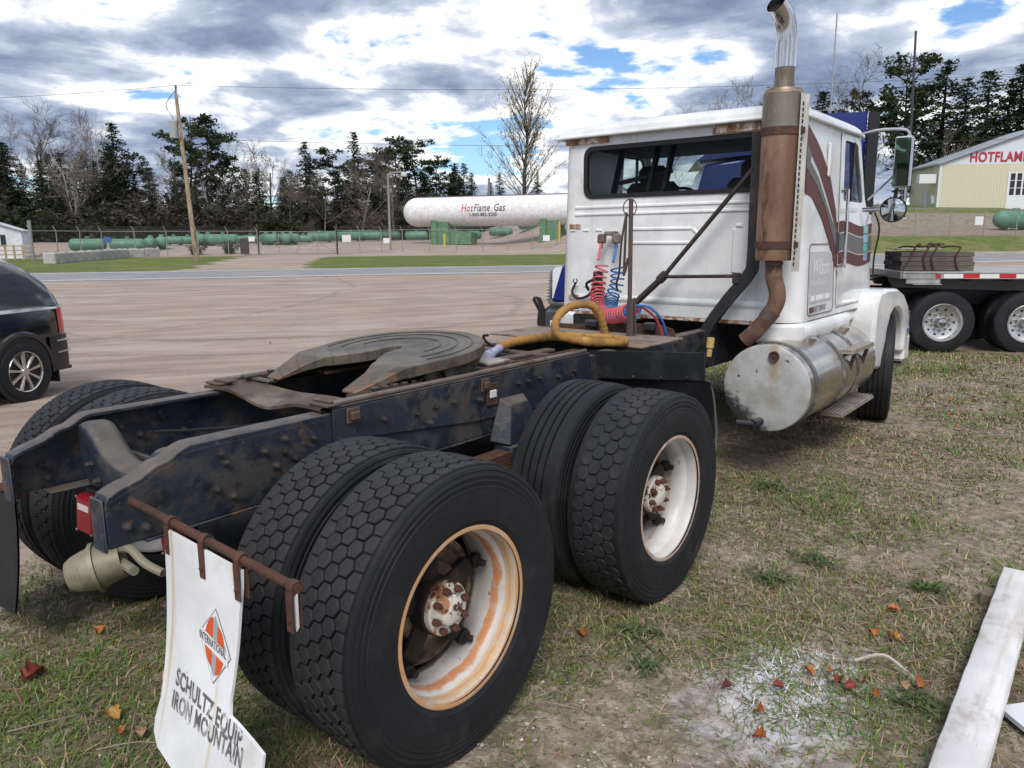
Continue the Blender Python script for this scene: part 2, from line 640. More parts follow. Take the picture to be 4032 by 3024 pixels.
    t.l.new(V, mp.inputs[0]); t.l.new(mp.outputs[0], d.inputs[0]); d.inputs[1].default_value = (2.02 * 1.25, 1.02 * .8, 0)
    dd = t.math('ADD', d.outputs['Value'], t.math('MULTIPLY', t.math('SUBTRACT', t.noise(V, 9, 6, .7), .5), .8))
    col = t.mix(t.ramp(dd, .10, .50, .9, 0), col, (.64, .64, .68))
    t.l.new(col, p.inputs['Base Color'])
    p.inputs['Roughness'].default_value = .95
    p.inputs['Specular IOR Level'].default_value = .15
    bp = t.node('ShaderNodeBump'); bp.inputs['Strength'].default_value = .9; bp.inputs['Distance'].default_value = .03
    t.l.new(t.math('ADD', t.math('MULTIPLY', n3, .8), t.math('MULTIPLY', n4, .35)), bp.inputs['Height'])
    t.l.new(bp.outputs[0], p.inputs['Normal'])
    me.materials.append(m)
    # road as a sheet of its own on the same s/w lines
    ws = w
    def strip(name, s0, s1, dz, mat, wcut=None):
        ss = sorted(set([s0, s1] + [float(q) for q in s if s0 < q < s1]))
        P = [[gp(q, float(ww), dz) for ww in ws] for q in ss]
        mb = MB(); mb.grid(P)
        return mb.build(name, mat, smooth=True, recalc=False)
    asph = PM('asphalt', (.23, .23, .24), .85, layers=[((.30, .29, .285), .6, .45, .7, 5), ((.17, .17, .17), 3.0, .55, .75, 5)], bump=(40, .3))
    rd = strip('road', 33.4, 41.3, .006, asph); rd['kind'] = 'structure'
    wp = PM('road_paint', (.72, .72, .70), .7, layers=[((.40, .39, .38), 6, .60, .75)])
    for nm, a, b in (('edge_line', 33.95, 34.2), ('edge_line', 40.45, 40.65)):
        e = strip(nm, a, b, .012, wp); e.parent = rd
    # fix normals up
    for o2 in [rd] + list(rd.children):
        if o2.data.polygons and o2.data.polygons[0].normal.z < 0: o2.data.flip_normals()
    if me.polygons[0].normal.z < 0: me.flip_normals()


make_ground()
# ------------------------------------------------------------------ materials of the truck
RUBBER = PM('tyre_rubber', (.013, .014, .017), .62, layers=[((.027, .027, .029), 5, .5, .72, 5, None, .75), ((.062, .056, .048), 2.2, .58, .76, 7), ((.055, .05, .045), 16, .67, .8, 5)], bump=(90, .12, .004), spec=.35)
RUBBERW = PM('worn_rubber', (.021, .022, .026), .72, layers=[((.040, .039, .040), 7, .46, .7, 5), ((.085, .078, .068), 3.0, .60, .78, 6), ((.08, .075, .068), 25, .68, .8)], bump=(120, .2, .004), spec=.3, jitter=.22)
FRAME = PM('frame_paint', (.019, .027, .044), .5, layers=[((.058, .054, .052), 5.5, .46, .60, 9, (1, .6, 1)), ((.010, .014, .024), 7, .50, .62, 9), ((.095, .062, .043), 6.0, .58, .68, 9), ((.15, .072, .036), 13, .64, .72, 7), ((.12, .118, .115), 32, .65, .74, 4)], bump=(45, .3, .006))
FRAMED = PM('frame_dark', (.016, .020, .030), .7, layers=[((.040, .034, .030), 4, .5, .66, 7), ((.085, .045, .024), 6, .60, .70, 7)], bump=(50, .3, .006))
RUSTBAR = PM('rust_brown', (.085, .038, .026), .85, layers=[((.045, .024, .020), 14, .45, .65, 6), ((.17, .075, .038), 30, .60, .75, 5)], bump=(120, .4, .004))
GREASE = PM('greasy_steel', (.075, .068, .058), .5, metal=.35, layers=[((.030, .027, .024), 5, .46, .62, 7), ((.14, .12, .10), 8, .58, .72, 7), ((.17, .085, .045), 3.2, .60, .72, 7)], bump=(40, .25, .005))
PLATE = PM('slider_plate', (.11, .075, .056), .6, metal=.25, layers=[((.20, .155, .125), 4, .52, .68, 6), ((.070, .038, .027), 6, .50, .66, 7), ((.035, .03, .03), 11, .62, .74, 5)], bump=(40, .25, .005))
RIMW = PM('rim_paint', (.60, .58, .56), .45, layers=[((.50, .23, .09), 5, .60, .72, 6), ((.25, .09, .035), 22, .66, .73, 4)], bump=(60, .08, .003))
HUBR = PM('hub_rust', (.70, .66, .58), .55, layers=[((.38, .18, .08), 9, .50, .60, 7), ((.085, .028, .018), 14, .55, .62, 6)], bump=(70, .4, .004))
DRUM = PM('brake_drum', (.10, .065, .04), .8, layers=[((.22, .155, .085), 8, .46, .62, 6), ((.035, .025, .02), 11, .52, .68, 7)], bump=(50, .4, .006))
BOLTM = PM('bolt_steel', (.060, .055, .052), .6, metal=.3, layers=[((.11, .065, .04), 30, .55, .70, 5)], jitter=.4)
WHITE = PM('cab_white', (.74, .75, .76), .30, layers=[((.60, .585, .55), 1.6, .52, .76, 7), ((.55, .52, .46), 2.4, .56, .74, 7, (5, 5, .22)), ((.40, .30, .20), 30, .70, .76, 5), ((.45, .40, .34), 9, .68, .78, 6, (3, 3, .3))], coat=.25, bump=(2.2, .05, .02))
WHITES = PM('cab_side_white', (.74, .75, .76), .16, layers=[((.62, .61, .58), 1.1, .62, .82, 5)], coat=.6)
RUSTW = PM('rusted_edge', (.60, .57, .52), .6, layers=[((.28, .13, .055), 9, .42, .55, 7), ((.12, .05, .025), 17, .56, .66, 6)])
DARK = PM('dark_plastic', (.012, .012, .014), .5)
RUBSEAL = PM('rubber_seal', (.010, .010, .011), .6)
GLASS = PM('window_glass', (.55, .62, .62), .02, trans=1.0, spec=.5, ior=1.12)
CHROME = PM('chrome', (.58, .58, .59), .16, metal=1.0, layers=[((.34, .31, .29), 7, .52, .75, 5, (1, 1, .6), .35)])
STEELT = PM('muffler_heat', (.27, .16, .105), .5, metal=.3, layers=[((.155, .085, .055), 2.6, .42, .62, 6, (1, 1, .35)), ((.29, .21, .165), 3.5, .50, .70, 7, (1, 1, .25)), ((.085, .045, .03), 5, .58, .72, 7, (1.5, 1.5, .4)), ((.13, .06, .035), 24, .60, .72, 5)])
STEELB = PM('muffler_top', (.24, .215, .18), .45, metal=.55, layers=[((.17, .13, .095), 4, .46, .66, 6, (1, 1, .3)), ((.42, .40, .36), 9, .60, .75, 5, (1, 1, .3))])
ALU = PM('tank_aluminium', (.56, .52, .47), .20, metal=.95, layers=[((.36, .29, .22), 2.2, .46, .66, 6, None, .42), ((.66, .64, .62), 6, .56, .75, 6, (1, .3, 1), .2)])
ALUEND = PM('tank_end_paint', (.46, .47, .48), .5, layers=[((.36, .35, .33), 6, .5, .68, 7), ((.34, .25, .15), 3.0, .60, .72, 6, (3, 1, .5)), ((.025, .028, .035), 5, .66, .70, 8)])
TANKDIRT = PM('tank_end_bare', (.030, .032, .040), .7, layers=[((.22, .21, .20), 14, .56, .68, 7)])
MUDG = PM('mudguard_black', (.016, .018, .022), .55, layers=[((.045, .045, .047), 5, .5, .72, 6)])
WOODD = PM('deck_plate', (.21, .165, .135), .8, layers=[((.12, .085, .06), 6, .48, .66, 7), ((.29, .25, .22), 14, .58, .72, 5)], bump=(60, .3))
HOSEY = PM('hose_wrap', (.34, .175, .042), .75, layers=[((.20, .10, .03), 9, .44, .64, 6), ((.45, .26, .08), 16, .58, .74, 5), ((.10, .06, .03), 22, .62, .72, 5)], bump=(40, .7, .01))
HRED = PM('air_hose_red', (.60, .10, .12), .5, layers=[((.34, .09, .10), 6, .5, .68, 6), ((.10, .05, .05), 14, .62, .74, 5)]); HBLUE = PM('air_hose_blue', (.025, .14, .38), .5, layers=[((.03, .08, .19), 6, .5, .68, 6), ((.04, .045, .06), 14, .62, .74, 5)])
MAROON = PM('maroon_stripe', (.10, .022, .020), .42, spec=.3); GREYS = PM('grey_stripe', (.13, .125, .125), .42, spec=.3); NAVY = PM('navy_stripe', (.012, .02, .04), .4, spec=.3); PINST = PM('pin_stripe', (.60, .58, .58), .3)
SEAM = PM('panel_seam', (.16, .155, .15), .7)
REDL = PM('tail_lens', (.20, .008, .012), .22, layers=[((.26, .02, .02), 12, .5, .7)], coat=.4)
FLAPW = PM('flap_white', (.74, .75, .78), .45, layers=[((.62, .60, .56), 3, .5, .7, 5), ((.55, .42, .24), 1.6, .58, .72, 6, (10, 1, .25)), ((.45, .42, .38), 1.2, .60, .75, 7), ((.40, .37, .33), 20, .69, .77, 4)])
LETTER = PM('flap_lettering', (.12, .12, .13), .6, layers=[((.42, .42, .43), 8, .50, .62, 6), ((.66, .66, .67), 22, .56, .64, 5)])
ORANGE = PM('emblem_orange', (.66, .10, .025), .5); EMGREY = PM('emblem_grey', (.36, .36, .39), .5); EMW = PM('emblem_white', (.75, .76, .78), .5); EMD = PM('emblem_outline', (.20, .20, .21), .5)
CANM = PM('brake_chamber', (.27, .25, .185), .55, metal=.2, layers=[((.17, .15, .11), 6, .48, .66, 6), ((.14, .11, .08), 20, .62, .74, 5)])

def dust(mat, colr, lo=.45, hi=.9, amt=.75):
    """settled dust and grime on faces that look up"""
    t = NT(mat.node_tree); p = t.n['Principled BSDF']
    src = p.inputs['Base Color'].links[0].from_socket
    g = t.node('ShaderNodeNewGeometry'); sep = t.node('ShaderNodeSeparateXYZ'); t.l.new(g.outputs['True Normal'], sep.inputs[0])
    tc = t.node('ShaderNodeTexCoord')
    n = t.noise(tc.outputs['Object'], 9, 6, .65)
    f = t.math('MULTIPLY', t.ramp(sep.outputs[2], lo, hi), t.ramp(n, .30, .58, .45, 1.0))
    t.l.new(t.mix(t.math('MULTIPLY', f, amt), src, colr), p.inputs['Base Color'])


dust(FRAME, (.135, .112, .092)); dust(FRAMED, (.10, .08, .065)); dust(GREASE, (.14, .115, .09), amt=.5)

# ------------------------------------------------------------------ tyres and wheels
TR = .515      # tread radius
ZW = .5


def tyre_profile(hw, R0, rim=.30, groove=0.012, ribs=None):
    """closed outline (axial, radius) from outer bead over the tread to the inner bead"""
    side = [(hw * .84, rim - .004), (hw * .93, rim + .010), (hw * .95, rim + .022), (hw * .965, rim + .024), (hw * .965, rim + .030), (hw * .985, rim + .05), (hw * 1.0, rim + .078), (hw * .997, rim + .12), (hw * .989, rim + .130), (hw * .998, rim + .132), (hw * .995, rim + .136), (hw * .981, rim + .138), (hw * .978, rim + .150), (hw * .986, rim + .152), (hw * .982, rim + .156), (hw * .968, rim + .158), (hw * .963, rim + .169), (hw * .970, rim + .171), (hw * .965, rim + .175), (hw * .948, rim + .179), (hw * .935, R0 - .028), (hw * .95, R0 - .025), (hw * .92, R0 - .014)]
    top = [(hw * .86, R0 - groove)]
    if ribs:
        top = []
        x = hw * .86
        top.append((x, R0 - .004))
        for gx in ribs:
            top += [(gx + .006, R0), (gx + .0045, R0 - .013), (gx - .0045, R0 - .013), (gx - .006, R0)]
        top.append((-x, R0 - .004))
        return side + top + [(-a, b) for a, b in reversed(side)]
    return side + top + [(-a, b) for a, b in reversed(top)] + [(-a, b) for a, b in reversed(side)]


def hexmesh(name, a_ax, a_c, h, cut=None, mat=None, rounded=False):
    """one tread block: axial is x, circumference is y, up is z"""
    k = .895
    if rounded:
        pts = [(math.cos(R(22.5 + 45 * i)) * a_ax * 1.02, math.sin(R(22.5 + 45 * i)) * a_c * 1.05) for i in range(8)]
    else:
        pts = [(a_ax * k, 0), (a_ax * .5 * k, a_c * k), (-a_ax * .5 * k, a_c * k), (-a_ax * k, 0), (-a_ax * .5 * k, -a_c * k), (a_ax * .5 * k, -a_c * k)]
    if cut is not None:    # shoulder block: flat outer side
        s_, c_ = (1 if cut > 0 else -1), abs(cut)
        pts = [(c_, -a_c * k), (c_, a_c * k), (-.5 * a_ax * k, a_c * k), (-a_ax * k, 0), (-.5 * a_ax * k, -a_c * k)]
        if s_ < 0: pts = [(-x, y) for x, y in reversed(pts)]
    n = len(pts)
    cx = sum(p[0] for p in pts) / n; cy = sum(p[1] for p in pts) / n
    vs = [(x, y, -.006) for x, y in pts] + [(x, y, h - .0025) for x, y in pts] + [(cx + (x - cx) * .93, cy + (y - cy) * .93, h) for x, y in pts]
    fs = []
    for r_ in range(2):
        for i in range(n):
            j = (i + 1) % n
            fs.append((r_ * n + i, r_ * n + j, (r_ + 1) * n + j, (r_ + 1) * n + i))
    fs.append(tuple(2 * n + i for i in range(n)))
    mb = MB(); mb.add(vs, fs)
    me = mb.mesh(name, smooth=False)
    if mat: me.materials.append(mat)
    return me, mb


NB = 56
A_C = math.pi * TR / NB            # half pitch round the tyre
A_AX = .0318
BLK = {}
for k_, cut in ((0, None), (1, .020), (-1, -.020)):
    BLK[k_] = hexmesh('tread_block', A_AX, A_C, .012, cut, RUBBERW)


def block_mats(cx, cy, cz, flip=False):
    """local matrices of all tread blocks of one tyre (axle along x) with their polar angle"""
    out = []
    for col in range(5):
        kind = 0 if col in (1, 2, 3) else (1 if col == 4 else -1)
        for i in range(NB):
            th = 2 * math.pi * (i + (.5 if col % 2 else 0)) / NB
            rr = TR - .012 - (.004 if col in (0, 4) else 0)
            pos = Vector((cx + (col - 2) * A_AX * 1.53, cy + rr * math.cos(th), cz + rr * math.sin(th)))
            zax = Vector((0, math.cos(th), math.sin(th))); xax = Vector((1, 0, 0)); yax = zax.cross(xax)
            M = Matrix(((xax.x, yax.x, zax.x, pos.x), (xax.y, yax.y, zax.y, pos.y), (xax.z, yax.z, zax.z, pos.z), (0, 0, 0, 1)))
            out.append((kind, th, col, M))
    return out


TRK = thing('semi_truck', 'white day cab semi truck with bare rear frame, rusty stack and dual rear wheels', 'truck', (0, 0.74, 0))
TB = Vector((0, .74, 0))


def spoke_hub(wheel, xo, cy, cz, sgn, face_x):
    """cast spoke hub, drum, clamps and eight-nut axle flange seen inside the rim; sgn = outward"""
    d = MB()
    d.lathe([(face_x - sgn * .22, .225), (face_x - sgn * .10, .225), (face_x - sgn * .095, .205), (face_x - sgn * .115, .195), (face_x - sgn * .118, .15), (face_x - sgn * .09, .14), (face_x - sgn * .09, .06)], 0, (0, cy, cz), 40)
    d.build('brake_drum', DRUM, wheel)
    h = MB()
    for k in range(5):
        a = R(20 + 72 * k)
        c, s_ = math.cos(a), math.sin(a)
        M = Matrix(((1, 0, 0, face_x - sgn * .085), (0, c, -s_, cy), (0, s_, c, cz), (0, 0, 0, 1)))
        h.box((0, .135, 0), (.05, .16, .075), .018, M)
        h.box((sgn * .01, .235, 0), (.045, .04, .055), .010, M)
        h.lathe([(sgn * .03, 0), (sgn * .03, .014), (sgn * .055, .014), (sgn * .055, 0)], 0, (0, .232, 0), 6, M=M)
    h.lathe([(face_x - sgn * .09, .10), (face_x - sgn * .03, .098), (face_x - sgn * .02, .085)], 0, (0, cy, cz), 28)
    h.build('hub_spider', PM('spider_dark', (.020, .016, .014), .8, layers=[((.07, .045, .028), 9, .5, .66, 6)]), wheel)
    f = MB()
    f.lathe([(face_x - sgn * .03, .092), (face_x - sgn * .004, .092), (face_x, .088), (face_x, .056), (face_x + sgn * .016, .052), (face_x + sgn * .024, .040), (face_x + sgn * .024, .0)], 0, (0, cy, cz), 32)
    f.build('axle_flange', HUBR, wheel)
    nut = MB()
    nut.lathe([(0, 0), (0, .0125), (sgn * .020, .0125), (sgn * .022, .009), (sgn * .022, .006), (sgn * .032, .005), (sgn * .032, 0)], 0, (0, 0, 0), 6)
    nm = nut.mesh('lug_nut', smooth=False); nm.materials.append(BOLTR)
    for k in range(8):
        a = 2 * math.pi * (k + .3) / 8
        inst('lug_nut', nm, wheel, Matrix.Translation(Vector((face_x, cy + .073 * math.cos(a), cz + .073 * math.sin(a))) - TB))


BOLTR = PM('nut_rust', (.085, .032, .022), .8, layers=[((.20, .085, .04), 60, .5, .65, 4)])


def rim_mesh(xf, cy, cz, sgn):
    """demountable rim: flange plane at xf, barrel running inboard"""
    m = MB()
    pr = [(.004, .290), (.006, .300), (.004, .306), (-.002, .307), (-.006, .300), (-.010, .291), (-.030, .2845), (-.058, .2835), (-.068, .272), (-.085, .2645), (-.14, .262), (-.165, .268), (-.225, .274)]
    m.lathe([(xf + sgn * a, b) for a, b in pr], 0, (0, cy, cz), 72)
    # back of the barrel so that it has thickness
    m.lathe([(xf + sgn * (-.225), .274), (xf + sgn * (-.225), .285), (xf + sgn * (-.015), .296), (xf + sgn * (-.006), .3)], 0, (0, cy, cz), 72)
    return m


def rim_material(name, c0, rustbands):
    """rust as bands that run round the barrel, broken by noise (x is along the axle)"""
    m = bpy.data.materials.new(name); m.use_nodes = True
    t = NT(m.node_tree); p = t.n['Principled BSDF']
    tc = t.node('ShaderNodeTexCoord'); V = tc.outputs['Object']
    sep = t.node('ShaderNodeSeparateXYZ'); t.l.new(V, sep.inputs[0])
    x = t.math('ADD', sep.outputs[0], t.math('MULTIPLY', t.math('SUBTRACT', t.noise(V, 9, 8, .68), .5), .055))
    col = t.mix(t.ramp(t.noise(V, 6, 5, .6), .35, .7), c0, tuple(c * .82 for c in c0))
    for (a, b, c, st) in rustbands:
        f = t.math('MULTIPLY', t.ramp(x, a, a + .012), t.ramp(x, b - .012, b, 1, 0))
        col = t.mix(t.math('MULTIPLY', t.math('MULTIPLY', f, t.ramp(t.noise(V, 14, 7, .65, offs=(a * 90, 0, 0)), .30, .52, .55, 1.0)), st), col, c)
    spots = t.ramp(t.noise(V, 38, 4, .6), .66, .71)
    col = t.mix(t.math('MULTIPLY', spots, .85), col, (.20, .075, .035))
    t.l.new(col, p.inputs['Base Color']); p.inputs['Roughness'].default_value = .42
    return m


RX = 1.2827
RIM1 = rim_material('rim_rust_bands', (.58, .56, .54), [(RX - .062, RX - .012, (.60, .38, .18), .75), (RX - .018, RX + .02, (.58, .30, .12), .9), (RX - .110, RX - .066, (.50, .19, .055), .9), (RX - .045, RX - .028, (.48, .20, .07), .8), (RX - .3, RX - .19, (.15, .085, .045), .85)])
RIM2 = rim_material('rim_white', (.66, .65, .64), [(RX - .006, RX + .02, (.42, .21, .10), .75), (RX - .3, RX - .2, (.17, .10, .055), .85), (RX - .16, RX - .13, (.45, .25, .12), .5)])


def dual(cy, side, tread_o, tread_i, rimmat, visible):
    """outer and inner wheel of one axle end"""
    xo = side * 1.155; xi = side * .815
    hw = .145
    for which, xc, tread in (('o', xo, tread_o), ('i', xi, tread_i)):
        if which == 'o': rm = rim_mesh(side * RX, cy, ZW, side)
        else: rm = rim_mesh(side * (.815 + .128), cy, ZW, side)
        wheel = rm.build('wheel', rimmat, TRK)
        ty = MB()
        ribs = [.062, .021, -.021, -.062] if tread == 'rib' else None
        ty.lathe([(xc + a, b) for a, b in tyre_profile(hw, TR, ribs=ribs, groove=.013 if tread in ('hex', 'oct') else .003)], 0, (0, cy, ZW), 96, closed=True)
        ty.build('tyre', RUBBER, wheel)
        if which == 'o' and side > 0: spoke_hub(wheel, xc, cy, ZW, side, side * (RX - .075))
        if tread in ('hex', 'oct'):
            rest = MB()
            for kind, th, col, M in block_mats(xc, cy, ZW):
                # circumference that faces the camera (top, rear and down to the ground)
                deg = math.degrees(th) % 360
                show = visible and tread == 'hex' and (75 if which == 'o' else 92) < deg < (258 if which == 'o' else 235)
                if show:
                    inst('tread_block', BLK[kind][0], wheel, Matrix.Translation(-TB) @ M)
                else:
                    rest.add(BLK[kind][1].v, BLK[kind][1].f, M)
            if tread == 'hex':
                o = rest.build('tread', RUBBERW, wheel, smooth=False, recalc=False); o['kind'] = 'stuff'
            else:
                rest = MB()
                nb = 46
                _, ob = hexmesh('b', .030, math.pi * TR / nb * .92, .0075, rounded=True)
                for cidx, cxx in enumerate((-.078, -.026, .026, .078)):
                    for i in range(nb):
                        th = 2 * math.pi * (i + (.5 if cidx % 2 else 0)) / nb
                        rr = TR - .012 - (.003 if abs(cxx) > .05 else 0)
                        zax = Vector((0, math.cos(th), math.sin(th))); xax = Vector((1, 0, 0)); yax = zax.cross(xax)
                        pos = Vector((xc + cxx, cy, ZW)) + zax * rr
                        rest.add(ob.v, ob.f, Matrix(((xax.x, yax.x, zax.x, pos.x), (xax.y, yax.y, zax.y, pos.y), (xax.z, yax.z, zax.z, pos.z), (0, 0, 0, 1))))
                o = rest.build('tread', RUBBERW, wheel, smooth=False, recalc=False); o['kind'] = 'stuff'


AX2 = 1.48
dual(0.0, 1, 'hex', 'hex', RIM1, True)
dual(AX2, 1, 'oct', 'rib', RIM2, False)
dual(0.0, -1, 'hex', 'hex', RIMW, False)
dual(AX2, -1, 'rib', 'rib', RIMW, False)


def front_wheel(side, steer):
    cx, cy = side * 1.09, 6.15
    hw = .14
    M = Matrix.Translation((cx, cy, ZW)) @ Matrix.Rotation(steer, 4, 'Z') @ Matrix.Translation((-cx, -cy, -ZW))
    m = MB(); mm = rim_mesh(cx + side * .10, cy, ZW, side); m.add(mm.v, mm.f, M)
    w = m.build('wheel', RIMW, TRK)
    ty = MB(); ty.lathe([(cx + a, b) for a, b in tyre_profile(hw, .505, ribs=[.06, .02, -.02, -.06])], 0, (0, cy, ZW), 72, closed=True, M=M)
    ty.build('tyre', RUBBER, w)
    h = MB(); h.lathe([(cx + side * .02, .25), (cx + side * .02, .12), (cx + side * .07, .1), (cx + side * .08, 0)], 0, (0, cy, ZW), 32, M=M)
    h.build('hub', HUBR, w)


front_wheel(1, R(13)); front_wheel(-1, R(13))

# ------------------------------------------------------------------ frame
# bolts on the rail webs
bolt = MB(); bolt.lathe([(0, .017), (.004, .017), (.004, .011), (.017, .011), (.018, .008), (.024, .007), (.024, 0)], 0, (0, 0, 0), 6)
boltme = bolt.mesh('bolt', smooth=False); boltme.materials.append(BOLTM)


def rail(side):
    x1 = side * .43; x0 = side * .345
    top = [(-.741, .905), (-.728, .928), (-.69, .945), (-.62, .965), (-.565, .995), (-.52, 1.005), (-.475, 1.030), (-.443, 1.040), (5.9, 1.040)]
    bot = [(5.9, .755), (-.741, .755)]
    m = MB()
    m.prism(top + bot, 0, x1, x1 - side * .011)                                  # web
    tk = .011
    prof = [top[0]] + [(p.x, p.y) for p in spline([(a_, b_, 0) for a_, b_ in top[1:-1]], 4)] + [(1.5, 1.040), (3.5, 1.040), top[-1]]
    rings = []                                                                  # top flange follows the profile, rolled outer edge
    for (y0, z0) in prof:
        rings.append([(x1 + side * .0008, y0, z0 - .024), (x1 - side * .002, y0, z0 - .010), (x1 - side * .008, y0, z0 - .001), (x1 - side * .018, y0, z0 + .003), (x0 + side * .006, y0, z0 + .003), (x0, y0, z0), (x0, y0, z0 - tk), (x1 - side * .012, y0, z0 - tk), (x1 - side * .012, y0, z0 - .024), (x1 + side * .0008, y0, z0 - .024)])
    fl_ = MB(); fl_.grid(rings)
    fl_.f += [tuple(range(9)), tuple((len(rings) - 1) * 10 + k for k in range(9))]
    m.b2((x1, -.62, .742), (x0, 5.9, .7545))
    m.b2((x1, -.7525, .745), (x0, -.7415, .922))                                  # turned-in rear end
    o = m.build('frame_rail', FRAME, TRK, bevel=.007)
    fl_.build('rail_flange', FRAME, o, ang=60)
    return o


railR = rail(1); railL = rail(-1)
m = MB()
# round hole plates near the tail of both rails
for sx in (1, -1):
    m = MB(); m.lathe([(sx * .4312, .0), (sx * .4322, .027), (sx * .4312, .030)], 0, (0, -.585, .885), 20); m.build('frame_hole', FRAMED, TRK)

# rear closing crossmember, a pressed plate with a deep U cut
def ucross():
    """pressed tail crossmember: tall left and right arms, deep U between, wide rolled lip"""
    lip = spline([(-.338, 1.012, 0), (-.30, 1.022, 0), (-.245, 1.0, 0), (-.175, .945, 0), (-.10, .905, 0), (.0, .888, 0), (.09, .897, 0), (.17, .935, 0), (.235, .985, 0), (.285, 1.012, 0), (.338, 1.02, 0)], 4)
    top = [(p.x, p.y) for p in lip]
    mm = MB()
    P = []
    for x, z in top:
        P.append([(x, -.488, .765 if abs(x) < .30 else .765 + (abs(x) - .30) * .9), (x, -.500, z - .035), (x, -.496, z - .012), (x, -.484, z - .003), (x, -.466, z), (x, -.41, z - .004), (x, -.385, z - .014), (x, -.385, z - .03)])
    mm.grid(P)
    mm.grid([[(x, y + (.012 if k < 4 else 0), z - (.012 if k >= 3 else 0)) for k, (x, y, z) in enumerate(r)] for r in [list(q) for q in reversed(P)]])
    o = mm.build('rear_crossmember', FRAME, TRK, ang=80)
    for x, z in ((-.25, .86), (-.2, .80), (.2, .82), (.26, .88), (.0, .80)):
        inst('bolt', boltme, o, Matrix.Translation(Vector((x, -.494, z)) - TB) @ Matrix.Rotation(R(-90), 4, 'Z'))


ucross()
for yy, nm in ((.95, 'crossmember'), (2.15, 'crossmember'), (3.1, 'crossmember')):
    MB().b2((-.345, yy - .05, .80), (.345, yy + .05, 1.0), .01).build(nm, FRAMED, TRK)
MB().tube([(-.34, -.33, .86), (.34, -.33, .86)], .018, 10).build('cross_tube', FRAMED, TRK)
MB().tube(spline([(-.32, -.2, .92), (-.2, .1, .90), (0, .4, .93), (.1, .8, .90)]), .007, 6).build('wiring', DARK, TRK)

for (y, z) in [(-.335, .985), (-.36, .86), (-.30, .82), (-.32, .95), (-.16, .955), (-.07, .985), (-.075, .935), (-.03, .90), (-.115, .89), (.06, .96), (-.68, .82), (-.62, .80)]:
    inst('bolt', boltme, TRK, Matrix.Translation(Vector((.4305, y, z)) - TB))
for (y, z) in [(.30, .90), (.62, .955), (.74, .965), (.86, .97), (.70, .90), (1.05, .95), (1.36, .985), (1.44, .985), (1.55, .985), (1.72, .97), (1.88, .98), (.42, .97)]:
    inst('bolt', boltme, TRK, Matrix.Translation(Vector((.4425, y, z)) - TB))
flipM = Matrix.Rotation(math.pi, 4, 'Z')
for (y, z) in [(-.30, .95), (-.22, .90), (-.12, .96), (-.02, .88), (-.62, .86), (-.60, .80)]:
    inst('bolt', boltme, TRK, Matrix.Translation(Vector((-.4185, y, z)) - TB))

# slider angle irons bolted to the rails and the rails of the fifth wheel slide
for sx in (1, -1):
    mm = MB()
    mm.prism([(.155, .925), (1.0, .845), (2.05, .80), (2.05, 1.055), (.155, 1.055)], 0, sx * .4315, sx * .442)
    mm.b2((sx * .442, .155, 1.0555), (sx * .355, 2.05, 1.066))
    mm.build('angle_iron', FRAME, TRK, bevel=.003)
    MB().tube([(sx * .425, .17, 1.078), (sx * .425, 2.03, 1.078)], .0125, 10).build('slide_bar', PM('worn_bar', (.24, .20, .18), .4, metal=.5, layers=[((.12, .06, .04), 5, .5, .7, 6)]), TRK)
    rk = MB()
    for i in range(70):
        rk.b2((sx * .352, .30 + i * .0245, 1.0665), (sx * .392, .30 + i * .0245 + .013, 1.086))
    o = rk.build('slide_rack', RUSTBAR, TRK, smooth=False); o['kind'] = 'stuff'
for (y, w_) in ((.22, .07), (1.06, .06)):
    MB().b2((.4425, y, .985), (.4515, y + w_, 1.05), .003).b2((.4515, y + .012, 1.0), (.468, y + w_ - .012, 1.035), .004).build('stop_block', PLATE, TRK)
MB().b2((.4425, 1.10, .905), (.452, 1.19, 1.02), .004).build('reflector_bracket', RUSTBAR, TRK)
MB().b2((.4525, 1.115, .945), (.462, 1.165, .985), .004).build('amber_reflector', PM('reflector_pale', (.62, .62, .63), .2), TRK)
# pressed spring hanger on the web
mm = MB()
mm.add([(.443, 1.20, .93), (.443, 1.40, .93), (.50, 1.23, .90), (.50, 1.37, .90), (.443, 1.12, .72), (.443, 1.50, .72), (.56, 1.15, .71), (.56, 1.47, .71)], [(0, 1, 3, 2), (2, 3, 7, 6), (0, 2, 6, 4), (1, 5, 7, 3), (4, 6, 7, 5), (0, 4, 5, 1)])
mm.b2((.443, 1.15, .62), (.57, 1.47, .7095), .01)
mm.build('spring_hanger', FRAME, TRK, bevel=.006)
for sx in (1, -1):
    mm = MB()
    for k in range(6):
        mm.b2((sx * .47, .05 + .03 * k, .575 + .0175 * k), (sx * .56, 1.43 - .03 * k, .593 + .0175 * k), .003)
    mm.build('leaf_spring', RUSTBAR, TRK)

# slider deck behind the fifth wheel
def wavy_plate():
    n = 24
    P0, P1 = [], []
    for i in range(n + 1):
        x = -.425 + .85 * i / n
        t = i / n
        sag = math.sin(math.pi * min(1, max(0, (t - .15) / .7))) ** 2
        yb = .10 + .045 * sag + .02 * math.sin(t * 9)
        zb = 1.067 - .045 * sag * (1 if True else 0)
        P0.append((x, yb, zb)); P1.append((x, .30, 1.0675 - .01 * sag)); 
    m = MB()
    top = [P0, P1]
    m.grid(top)
    b = [[(x, y, z - .014) for x, y, z in r] for r in top]
    m.grid([list(reversed(r)) for r in b])
    o = len(m.v)
    for i in range(n):
        a, c = P0[i], P0[i + 1]
        m.add([a, c, (c[0], c[1], c[2] - .014), (a[0], a[1], a[2] - .014)], [(0, 1, 2, 3)])
    m.build('slider_plate', PLATE, TRK)


